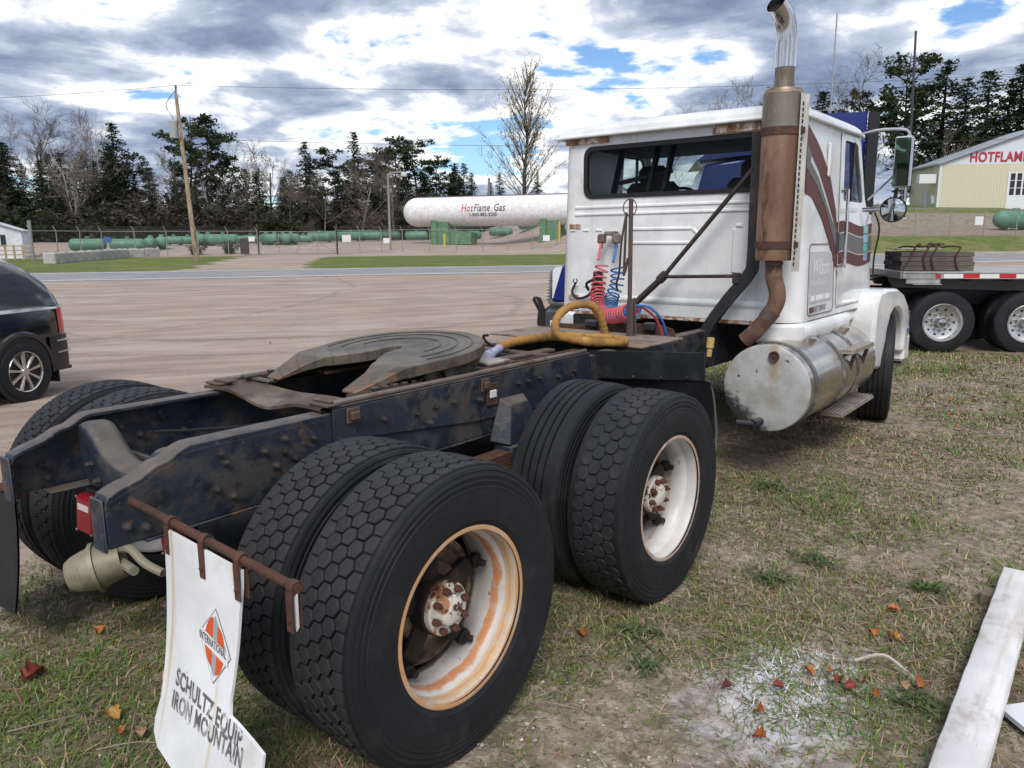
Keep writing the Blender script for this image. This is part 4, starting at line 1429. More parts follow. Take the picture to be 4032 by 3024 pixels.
# seams round the door and along the cab bottom
for sd in (1,):
    m = MB()
    for a, b in (((4.757, 1.19), (4.757, 2.535)), ((4.06, 1.118), (5.62, 1.118)), ((4.76, 1.172), (5.58, 1.172))):
        m.prism([(a[0] - .003, a[1] - .003), (b[0] + .003, a[1] - .003), (b[0] + .003, b[1] + .003), (a[0] - .003, b[1] + .003)], 0, 0, 1, fn=lambda q: (xs(q[2]) + .0035 + .0012 * q[0], q[1], q[2]))
    m.build('panel_seam', SEAM, CAB, smooth=False)

# hood, fenders, bumper
hd = MB()
hd.prism([(5.80, 1.0), (7.25, .80), (7.30, 1.15), (7.2, 1.38), (5.80, 1.80)], 0, -.72, .72)
HOOD = hd.build('hood', WHITES, TRK, bevel=.05)
for sd in (1, -1):
    # wheel-arch fender: rounded section swept along the arch
    prof = [(5.42, .60), (5.40, .95), (5.42, 1.16), (5.50, 1.255), (5.75, 1.275), (6.15, 1.26), (6.45, 1.19), (6.66, 1.08), (6.78, .96), (6.83, .78), (6.84, .62)]
    arch = [(5.83, .52), (5.80, .70), (5.83, .88), (5.93, 1.02), (6.07, 1.075), (6.23, 1.07), (6.37, 1.02), (6.48, .93), (6.55, .80), (6.57, .68), (6.57, .60)]
    f = MB()
    f.add([(sd * 1.225, a, b) for a, b in prof] + [(sd * 1.235, a, b) for a, b in arch] + [(sd * .70, a, b) for a, b in prof] + [(sd * .75, a, b) for a, b in arch],
          [(i, i + 1, 12 + i, 11 + i) for i in range(10)] + [(i, i + 1, 23 + i, 22 + i) for i in range(10)] + [(11 + i, 12 + i, 34 + i, 33 + i) for i in range(10)] + [(22 + i, 23 + i, 34 + i, 33 + i) for i in range(10)] + [(0, 11, 33, 22), (10, 21, 43, 32)])
    F = f.build('front_fender', WHITES, TRK, bevel=.035, ang=50)
    fb = MB(); fb.b2((sd * .60, 6.62, .50), (sd * 1.23, 6.85, .775), .03); fb.build('bumper_end', WHITES, TRK)
    if sd > 0:
        nb = MB(); nb.b2((1.237, 6.68, .86), (1.240, 6.70, 1.0)); nb.b2((1.237, 6.655, 1.0), (1.240, 6.715, 1.01)); nb.build('fender_number', DK, F)
        nb = MB(); nb.b2((1.237, 6.66, .79), (1.240, 6.73, .84)); nb.build('fender_decal', PM('decal_blue', (.08, .12, .35), .3), F)
    inn = MB(); inn.b2((sd * .62, 5.50, .62), (sd * .72, 6.8, 1.2)); inn.build('wheel_well', FRAMED, TRK)
MB().b2((-1.2, 6.85, .42), (1.2, 6.95, .72), .03).build('front_bumper', CHROME, TRK)
eng = MB(); eng.b2((-.33, 4.3, .70), (.33, 7.0, 1.09), .03); eng.build('engine_block', FRAMED, TRK)
MB().tube([(-.9, 6.15, .5), (.9, 6.15, .5)], .05, 10).build('front_axle', FRAMED, TRK)

# mirrors
MIR = PM('mirror_glass', (.22, .42, .36), .03, metal=1.0)
for sd in (1, -1):
    m = MB(); m.b2((sd * 1.285, 5.28, 2.13), (sd * 1.42, 5.34, 2.535), .012)
    MI = m.build('side_mirror', CHROME, TRK)
    MB().b2((sd * 1.295, 5.2755, 2.142), (sd * 1.41, 5.279, 2.523)).build('mirror_glass', MIR, MI, smooth=False)
    b = MB(); b.tube(spline([(sd * 1.02, 5.28, 2.575), (sd * 1.15, 5.30, 2.60), (sd * 1.32, 5.33, 2.595), (sd * 1.375, 5.34, 2.56), (sd * 1.38, 5.345, 2.45), (sd * 1.38, 5.345, 1.98)], 6), .011, 8)
    b.tube([(sd * 1.08, 5.40, 1.965), (sd * 1.38, 5.345, 2.0)], .011, 8); b.tube([(sd * 1.06, 5.5, 2.05), (sd * 1.30, 5.36, 2.25)], .009, 6)
    b.build('mirror_arm', CHROME, MI)
    r_ = MB(); r_.lathe([(.05, 0), (.045, .06), (.02, .095), (.0, .10), (-.004, .096)], 1, (sd * 1.305, 5.33, 1.955), 28); r_.build('convex_housing', CHROME, MI)
    r_ = MB(); r_.lathe([(-.004, .096), (-.012, .06), (-.016, .03), (-.017, 0)], 1, (sd * 1.305, 5.33, 1.955), 28); r_.build('convex_glass', PM('mirror_clear', (.55, .6, .62), .03, metal=1.0), MI)
    r_ = MB(); r_.tube([(sd * 1.305 + .098 * math.cos(R(15 * k)), 5.327, 1.955 + .098 * math.sin(R(15 * k))) for k in range(24)], .007, 6, closed=True); r_.build('convex_rim', DARK, MI)
    b = MB(); b.tube([(sd * 1.06, 5.35, 1.96), (sd * 1.25, 5.34, 1.965)], .02, 10); b.build('convex_arm', CHROME, MI)
MB().tube(spline([(1.06, 5.76, 1.95), (1.10, 5.80, 1.80), (1.07, 5.82, 1.55), (1.08, 5.80, 1.36)]), .008, 6).build('antenna_cable', DARK, TRK)

# ------------------------------------------------------------------ exhaust stack
EX, EY = .945, 3.62
m = MB(); m.lathe([(1.575, .0), (1.575, .122), (1.60, .128), (2.68, .130), (2.70, .118), (2.705, .0)], 2, (EX, EY, 0), 40)
STK = m.build('exhaust_muffler', STEELT, TRK)
MB().lathe([(2.44, .1315), (2.672, .1315)], 2, (EX, EY, 0), 40).lathe([(2.672, .1315), (2.702, .12), (2.708, .07)], 2, (EX, EY, 0), 40).build('muffler_cap', STEELB, STK)
for z0, z1 in ((2.405, 2.455), (1.655, 1.705)):
    MB().lathe([(z0, .128), (z0, .1365), (z1, .1365), (z1, .128)], 2, (EX, EY, 0), 40).b2((EX + .125, EY - .03, z0 + .005), (EX + .16, EY, z1 - .005)).build('clamp_band', PM('band_rust', (.060, .028, .022), .7, layers=[((.13, .05, .03), 9, .5, .66)]), STK)
MB().lathe([(2.70, .068), (2.745, .066), (2.75, .062), (2.80, .062), (2.81, .064), (2.84, .064)], 2, (EX, EY, 0), 28).build('stack_collar', STEELB, STK)
pth = [(EX, EY, 2.84), (EX, EY, 2.95), (EX, EY, 3.02), (EX - .003, EY - .010, 3.09), (EX - .012, EY - .035, 3.15), (EX - .026, EY - .075, 3.195), (EX - .04, EY - .12, 3.225)]
m = MB(); m.tube(spline(pth, 5), .0665, 28, caps=False); m.tube(list(reversed(spline(pth, 5))), .061, 28, caps=False)
m.build('stack_pipe', CHROME, STK)
m = MB(); m.tube([(EX - .020, EY - .055, 3.175), (EX - .030, EY - .088, 3.203)], .0608, 20); m.build('stack_plug', PM('plug_black', (.008, .008, .008), .95), STK)  # near-black plug just inside the pipe mouth makes the opening dark
m = MB(); m.tube(spline([(EX, EY, 1.58), (EX + .005, EY, 1.46), (EX + .035, EY, 1.36), (EX + .03, EY, 1.27), (EX - .03, EY - .01, 1.16), (EX - .10, EY - .02, 1.07), (EX - .17, EY - .03, 1.0)], 6), [.057] * 37, 22)
m.build('exhaust_elbow', PM('elbow_rust', (.20, .115, .075), .65, metal=.2, layers=[((.10, .055, .038), 4, .44, .60, 7), ((.30, .19, .13), 6, .54, .68, 6), ((.05, .032, .026), 9, .60, .70, 6)], bump=(40, .2, .004)), STK)
m = MB(); m.tube([(EX + .012, EY, 1.225), (EX - .03, EY - .01, 1.16)], .0605, 20); m.build('pipe_patch', PLATE, STK)
m = MB(); m.tube([(EX + .001, EY, 1.545), (EX + .002, EY, 1.565)], .062, 20); m.build('pipe_clamp', PLATE, STK)
# perforated heat shield strip
SHX = EX + .135
m = MB(); m.b2((SHX, EY - .05, 1.50), (SHX + .004, EY + .035, 2.665)); m.b2((SHX + .004, EY + .031, 1.50), (SHX + .03, EY + .035, 2.665))
SH = m.build('heat_shield', PM('shield_paint', (.56, .55, .52), .5, layers=[((.45, .42, .36), 7, .5, .7)]), STK)
hole = MB(); hole.b2((-.0006, -.014, -.012), (.0012, .014, .012)); hme = hole.mesh('shield_slot', smooth=False); hme.materials.append(PM('slot_dark', (.02, .018, .017), .9))
for k in range(29): inst('shield_slot', hme, SH, Matrix.Translation(Vector((SHX + .0046, EY - .01, 1.55 + k * .0375)) - TB))
for k in range(29): inst('shield_slot', hme, SH, Matrix.Translation(Vector((SHX - .0016, EY - .01, 1.55 + k * .0375)) - TB))
# back-of-cab post, diagonal stays
m = MB()
pp = [Vector(p) for p in spline([(.755, 2.46, 0), (.758, 2.0, 0), (.760, 1.58, 0), (.735, 1.47, 0), (.60, 1.30, 0), (.47, 1.12, 0), (.42, 1.02, 0), (.405, .90, 0)], 4)]
Lf, Rt_ = [], []
for i, p in enumerate(pp):
    t_ = (pp[min(i + 1, len(pp) - 1)] - pp[max(i - 1, 0)]).normalized(); n_ = Vector((t_.y, -t_.x, 0)) * .04
    Lf.append((p.x + n_.x, p.y + n_.y)); Rt_.append((p.x - n_.x, p.y - n_.y))
m.grid([[(l[0], 3.69, l[1]), (r[0], 3.69, r[1]), (r[0], 3.74, r[1]), (l[0], 3.74, l[1]), (l[0], 3.69, l[1])] for l, r in zip(Lf, Rt_)])
POST = m.build('stack_post', PM('post_black', (.018, .018, .020), .6, layers=[((.06, .045, .035), 6, .5, .68, 6)]), TRK)
m = MB(); m.tube([(.73, 3.70, 2.21), (.05, 3.70, 1.43)], .017, 8); m.tube([(.05, 3.70, 1.43), (-.40, 3.70, 1.03)], .026, 8); m.tube([(.04, 3.70, 1.435), (.66, 3.71, 1.455)], .014, 8)
m.tube([(.075, 3.70, 1.458), (.02, 3.70, 1.405)], .036, 8); m.b2((.62, 3.68, 1.40), (.67, 3.73, 1.48), .006); m.build('post_stay', PM('stay_brown', (.038, .026, .026), .65, layers=[((.10, .05, .035), 8, .55, .7)]), TRK)

# ------------------------------------------------------------------ behind the cab: deck, hoses, pogo stick
MB().b2((-.60, 2.36, 1.067), (.62, 2.92, 1.079), .003).build('deck_plate', WOODD, TRK)
m = MB(); m.prism([(-.62, 1.0), (.47, 1.0), (.42, 1.10), (.30, 1.125), (-.18, 1.115), (-.22, 1.09), (-.62, 1.08)], 1, 3.16, 3.172); m.build('upright_plate', RUSTBAR, TRK, bevel=.002)
m = MB(); m.b2((-.28, 3.09, 1.075), (-.18, 3.15, 1.13), .01); m.b2((.22, 3.09, 1.08), (.30, 3.15, 1.14), .01); m.tube([(-.5, 3.05, 1.0), (.4, 3.05, 1.0)], .05, 10); m.build('valve', FRAMED, TRK)
# pogo stick
m = MB()
m.tube([(.285, 2.80, 1.079), (.285, 2.80, 1.33)], .026, 8); m.tube([(.275, 2.80, 1.33), (.268, 2.80, 1.985)], .015, 8); m.tube([(.235, 2.80, 1.90), (.225, 2.80, 1.48)], .010, 6); m.tube([(.255, 2.80, 1.60), (.232, 2.80, 1.50)], .010, 6)
m.tube([(.26 + .05 * math.cos(a * R(20)), 2.80, 1.93 + .055 * math.sin(a * R(20))) for a in range(18)], .004, 5, closed=True)
m.tube(spline([(.235, 2.80, 1.90), (.19, 2.82, 1.70), (.13, 2.9, 1.50), (.08, 2.95, 1.42), (.0, 3.1, 1.36)]), .008, 6)
m.tube([(.33, 2.80, 1.09), (.31, 2.80, 1.34)], .006, 5)
POGO = m.build('hose_tender', PM('tender_steel', (.075, .055, .05), .6, layers=[((.13, .06, .04), 9, .5, .68)]), TRK)


def coil(path, r, turns, tr, mat, name):
    path = [Vector(p) for p in path]
    L = [0]
    for i in range(1, len(path)): L.append(L[-1] + (path[i] - path[i - 1]).length)
    pts = []; n = turns * 14
    prevx = Vector((1, 0, 0))
    for k in range(n + 1):
        d = L[-1] * k / n
        i = max(j for j in range(len(L)) if L[j] <= d + 1e-9); i = min(i, len(path) - 2)
        t_ = (d - L[i]) / (L[i + 1] - L[i]); p = path[i].lerp(path[i + 1], t_)
        tg = (path[min(i + 2, len(path) - 1)] - path[max(i - 1, 0)]).normalized()
        x = (prevx - tg * prevx.dot(tg)).normalized(); prevx = x; y = tg.cross(x)
        a = 2 * math.pi * turns * k / n
        pts.append(p + x * r * math.cos(a) + y * r * math.sin(a))
    m = MB(); m.tube(pts, tr, 6); return m.build(name, mat, TRK)


PYR = spline([(-.44, 3.60, 1.52), (-.45, 3.57, 1.40), (-.42, 3.50, 1.28), (-.28, 3.32, 1.18), (-.05, 3.10, 1.17), (.18, 2.92, 1.22), (.25, 2.86, 1.24)], 8)
coil(PYR, .054, 25, .0068, HRED, 'coiled_air_hose')
PYB = spline([(-.30, 3.60, 1.50), (-.29, 3.58, 1.38), (-.30, 3.52, 1.26), (-.20, 3.34, 1.18), (-.02, 3.12, 1.18), (.20, 2.93, 1.22), (.27, 2.86, 1.25)], 8)
coil(PYB, .052, 26, .0068, HBLUE, 'coiled_air_hose')
m = MB(); m.tube([(-.52, 3.70, 1.69), (-.50, 3.63, 1.56)], .010, 6); m.build('hose_lead', HRED, TRK)
m = MB(); m.tube([(-.38, 3.72, 1.69), (-.36, 3.63, 1.54)], .010, 6); m.build('hose_lead', HBLUE, TRK)
m = MB()
m.tube(spline([(.27, 2.86, 1.27), (.33, 2.90, 1.26), (.385, 2.98, 1.18), (.40, 3.06, 1.05)]), .009, 6); m.build('hose_lead', HRED, TRK)
m = MB(); m.tube(spline([(.29, 2.86, 1.28), (.37, 2.90, 1.27), (.425, 2.98, 1.18), (.43, 3.06, 1.05)]), .009, 6); m.build('hose_lead', HBLUE, TRK)
m = MB()
for x in (-.535, -.395):
    m.b2((x - .028, 3.70, 1.69), (x + .028, 3.775, 1.77), .012); m.tube([(x, 3.735, 1.69), (x + .005, 3.72, 1.655)], .016, 8)
m.b2((-.52, 3.74, 1.755), (-.41, 3.80, 1.79), .008); m.tube([(-.465, 3.78, 1.77), (-.465, 3.86, 1.77)], .02, 8)
m.build('glad_hand', PM('glad_hand_alu', (.19, .165, .145), .6, layers=[((.12, .065, .04), 14, .45, .62)]), TRK)
m = MB(); m.tube(spline([(-.83, 3.80, 1.36), (-.84, 3.76, 1.28), (-.76, 3.74, 1.23), (-.66, 3.76, 1.27), (-.62, 3.80, 1.38)]), .012, 6); m.tube(spline([(-.70, 3.80, 1.30), (-.68, 3.74, 1.36), (-.58, 3.72, 1.40)]), .012, 6)
m.lathe([(-.01, .02), (.01, .02)], 1, (-.83, 3.79, 1.375), 10); m.b2((-.66, 3.80, 1.20), (-.58, 3.84, 1.46), .006); m.build('air_fittings', DARK, TRK)
# yellow wrapped hose lying on the frame
YH = spline([(.10, 1.62, 1.115), (.06, 1.80, 1.125), (.07, 2.05, 1.125), (.075, 2.25, 1.115), (.20, 2.40, 1.105), (.40, 2.42, 1.105), (.50, 2.36, 1.105), (.50, 2.24, 1.11), (.38, 2.08, 1.125), (.22, 2.06, 1.15), (.10, 2.18, 1.20), (.065, 2.30, 1.265), (.09, 2.42, 1.305), (.155, 2.52, 1.295), (.19, 2.57, 1.22), (.20, 2.60, 1.14), (.195, 2.62, 1.085)], 8)
rad = [.0262 + .0022 * math.sin(i * 1.9) + .0012 * math.sin(i * .73) for i in range(len(YH))]
m = MB(); m.tube(YH, rad, 12); m.build('wrapped_hose', HOSEY, TRK)
m = MB(); m.tube([(.10, 1.63, 1.113), (.17, 1.46, 1.10)], .024, 12); m.tube([(.17, 1.46, 1.10), (.20, 1.39, 1.097)], .030, 12); m.tube([(.172, 1.455, 1.10), (.178, 1.44, 1.10)], .033, 12); m.build('hose_plug', PM('plug_lilac', (.33, .34, .50), .5, layers=[((.16, .16, .26), 12, .5, .66)]), TRK)
m = MB(); m.tube(spline([(.10, 1.60, 1.12), (.06, 1.56, 1.15), (.07, 1.52, 1.19), (.12, 1.50, 1.20)]), .008, 6); m.build('zip_tie', DARK, TRK)

# ------------------------------------------------------------------ front mudguard of the tandem
m = MB()
m.add([(.36, 2.16, .89), (1.125, 2.16, .955), (1.125, 2.13, 1.115), (.36, 2.13, 1.06), (.36, 2.172, .89), (1.125, 2.172, .955), (1.125, 2.142, 1.115), (.36, 2.142, 1.06)], [(0, 1, 2, 3), (7, 6, 5, 4), (0, 4, 5, 1), (1, 5, 6, 2), (2, 6, 7, 3), (3, 7, 4, 0)])
MG = m.build('mudguard', MUDG, TRK)
m = MB()
P = []
for j in range(9):
    t_ = j / 8
    P.append([(.36 + .79 * i / 6, 2.175 + .11 * math.sin(t_ * 1.7) + .01 * math.sin(i), .95 - .47 * t_) for i in range(7)])
m.grid(P); m.grid([[(x, y + .008, z) for x, y, z in reversed(r)] for r in P]); m.build('mudguard_flap', RUBBER, MG)
m = MB(); m.tube([(1.14, 2.18, .95), (1.148, 2.24, .83), (1.152, 2.28, .65), (1.145, 2.285, .49)], .007, 6); m.build('flap_edging', PM('edging', (.12, .12, .13), .5), MG)
for x in (.5, .68, .86, 1.02): inst('rivet', boltme, MG, Matrix.Translation(Vector((x, 2.158, .905 + .085 * (x - .36))) - TB) @ Matrix.Rotation(R(-90), 4, 'Z') @ Matrix.Scale(.6, 4))
m = MB(); m.tube([(.58, 2.55, .62), (.58, 3.3, .62)], .12, 16); m.build('air_tank', FRAMED, TRK)
m = MB(); m.tube([(.58, 3.45, 1.02), (.575, 3.45, .95)], .028, 12); m.tube([(.575, 3.45, .95), (.57, 3.45, .885)], .02, 10); m.build('fuel_filter', PM('filter_yellow', (.50, .36, .14), .5, layers=[((.30, .2, .08), 12, .5, .68)]), TRK)

# ------------------------------------------------------------------ fuel tank, steps
def tank_end_mat():
    m_ = bpy.data.materials.new('tank_end_worn'); m_.use_nodes = True
    t = NT(m_.node_tree); p = t.n['Principled BSDF']
    tc = t.node('ShaderNodeTexCoord'); V = tc.outputs['Object']
    sep = t.node('ShaderNodeSeparateXYZ'); t.l.new(V, sep.inputs[0])
    n1 = t.noise(V, 7, 6, .65); n2b = t.noise(V, 26, 6, .7)
    c = t.mix(t.ramp(n1, .38, .66), (.43, .44, .45), (.33, .325, .31))
    run = t.math('MULTIPLY', t.ramp(t.math('ABSOLUTE', t.math('SUBTRACT', sep.outputs[0], 1.045)), .0, .05, 1, 0), t.ramp(sep.outputs[2], .98, .55, 1, .2))
    c = t.mix(t.math('MULTIPLY', run, t.ramp(n1, .35, .6)), c, (.33, .22, .12))
    # worn-off paint at the lower inboard part
    w = t.math('ADD', t.math('MULTIPLY', t.math('SUBTRACT', .93, sep.outputs[0]), 1.0), t.math('MULTIPLY', t.math('SUBTRACT', .53, sep.outputs[2]), 1.15))
    w = t.math('ADD', w, t.math('MULTIPLY', t.math('SUBTRACT', n2b, .5), .35))
    c = t.mix(t.ramp(w, .0, .14), c, (.040, .042, .048))
    spot = t.ramp(t.noise(V, 15, 5, .6, offs=(2, 2, 2)), .665, .69)
    c = t.mix(spot, c, (.05, .055, .065))
    t.l.new(c, p.inputs['Base Color']); p.inputs['Roughness'].default_value = .5
    return m_


TX, TZ, RT = .990, .692, .307
m = MB(); m.lathe([(3.47, RT - .012), (3.48, RT), (5.20, RT), (5.215, RT - .012), (5.22, 0)], 1, (TX, 0, TZ), 64)
TANK = m.build('fuel_tank', ALU, TRK)
m = MB(); m.lathe([(3.485, RT + .002), (3.468, RT - .004), (3.462, RT - .02), (3.455, RT - .10), (3.45, 0)], 1, (TX, 0, TZ), 64); m.build('tank_end', tank_end_mat(), TANK)
m = MB()
pts = []
for k in range(25):
    a = R(185 + 95 * k / 24); rr = RT - .022
    pts.append((TX + rr * math.cos(a), TZ + rr * math.sin(a)))
inn = []
for k in range(25):
    a = R(280 - 95 * k / 24); rr = RT * (.80 - .16 * math.sin(k / 24 * math.pi) + .07 * math.sin(k * 1.9) + .04 * math.sin(k * 4.7))
    inn.append((TX + rr * math.cos(a), TZ + rr * math.sin(a)))
m.add([(x, 3.449 + .02 * min(1, ((x - TX) ** 2 + (z - TZ) ** 2) / RT ** 2) - .004, z) for x, z in pts + inn], [(i, i + 1, 48 - i, 49 - i) for i in range(24)])
pass
m = MB(); m.lathe([(3.44, .022), (3.432, .034), (3.455, .036)], 1, (TX + .055, 0, TZ + .235), 20); m.lathe([(3.44, .0), (3.44, .022)], 1, (TX + .055, 0, TZ + .235), 20); m.build('tank_bung', RUSTBAR, TANK)
m = MB(); m.tube([(TX - .02, 3.46, TZ - .235), (TX - .03, 3.36, TZ - .24)], .030, 12); m.tube([(TX - .03, 3.38, TZ - .24), (TX - .14, 3.32, TZ - .235)], .020, 10); m.build('tank_drain', FRAMED, TANK)
for y in (3.62, 4.28, 4.66):
    m = MB(); m.lathe([(y - .030, RT), (y - .030, RT + .006), (y - .012, RT + .007), (y - .010, RT + .0085), (y + .010, RT + .0085), (y + .012, RT + .007), (y + .030, RT + .006), (y + .030, RT)], 1, (TX, 0, TZ), 64); m.build('tank_strap', PM('strap_dull', (.16, .15, .145), .35, metal=.7, layers=[((.45, .44, .43), 7, .5, .66, 5, None, .2)]), TANK)
for y in (4.02, 4.88):
    m = MB(); m.lathe([(RT - .02, .0), (RT - .02, .055), (RT + .012, .055), (RT + .012, .062), (RT + .032, .062), (RT + .036, .055), (RT + .036, 0)], 2, (0, 0, 0), 24, M=Matrix.Translation((TX, y, TZ)) @ Matrix.Rotation(R(18), 4, 'Y')); m.build('filler_cap', ALU, TANK)
# upper and lower step
STEP = PM('step_alu', (.47, .42, .37), .45, metal=.7, layers=[((.28, .2, .14), 6, .5, .68)])
m = MB()
for k in range(6): m.b2((1.185 + k * .024, 4.36, .874), (1.185 + k * .024 + .018, 4.98, .888), .003)
m.b2((1.183, 4.36, .855), (1.328, 4.98, .8738)); US = m.build('step', STEP, TANK)
for y in (4.45, 4.80):
    m = MB()
    tri = [(1.19, .85), (1.315, .85), (1.28, .80), (1.275, .68), (1.262, .66), (1.20, .80)]
    for (a, b) in (((1.20, .853), (1.32, .853)), ((1.315, .853), (1.268, .66)), ((1.20, .853), (1.262, .66)), ((1.20, .853), (1.27, .66))):
        d = Vector((b[0] - a[0], 0, b[1] - a[1])).normalized(); n_ = Vector((d.z, 0, -d.x)) * .014
        A, B = Vector((a[0], y, a[1])), Vector((b[0], y, b[1])); o = Vector((0, .008, 0))
        m.add([A - n_, A + n_, B + n_, B - n_, A - n_ + o, A + n_ + o, B + n_ + o, B - n_ + o], [(0, 1, 2, 3), (7, 6, 5, 4), (0, 4, 5, 1), (1, 5, 6, 2), (2, 6, 7, 3), (3, 7, 4, 0)])
    m.build('step_bracket', PM('bracket_dark', (.045, .028, .022), .6), TANK)
m = MB()
for k in range(5): m.b2((1.105 + k * .032, 4.42, .362), (1.105 + k * .032 + .024, 5.38, .376), .003)
m.b2((1.10, 4.42, .342), (1.265, 5.38, .3618)); m.b2((1.0, 4.6, .33), (1.12, 4.64, .345)); m.b2((1.0, 5.1, .33), (1.12, 5.14, .345)); m.build('step', STEP, TANK)
m = MB(); m.tube([(1.02, 5.30, .47), (1.0, 5.34, .42)], .05, 10); m.build('battery_cover', DARK, TRK)
# ------------------------------------------------------------------ black minivan at the left
BLACKP = PM('van_black', (.006, .008, .009), .12, coat=.8, layers=[((.010, .014, .014), 3, .5, .8)])
TINT = PM('tinted_glass', (.012, .013, .015), .04, spec=.7, coat=.5)
VG = PM('van_plastic', (.016, .017, .019), .4)
SILV = PM('alloy', (.60, .59, .57), .22, metal=.95)


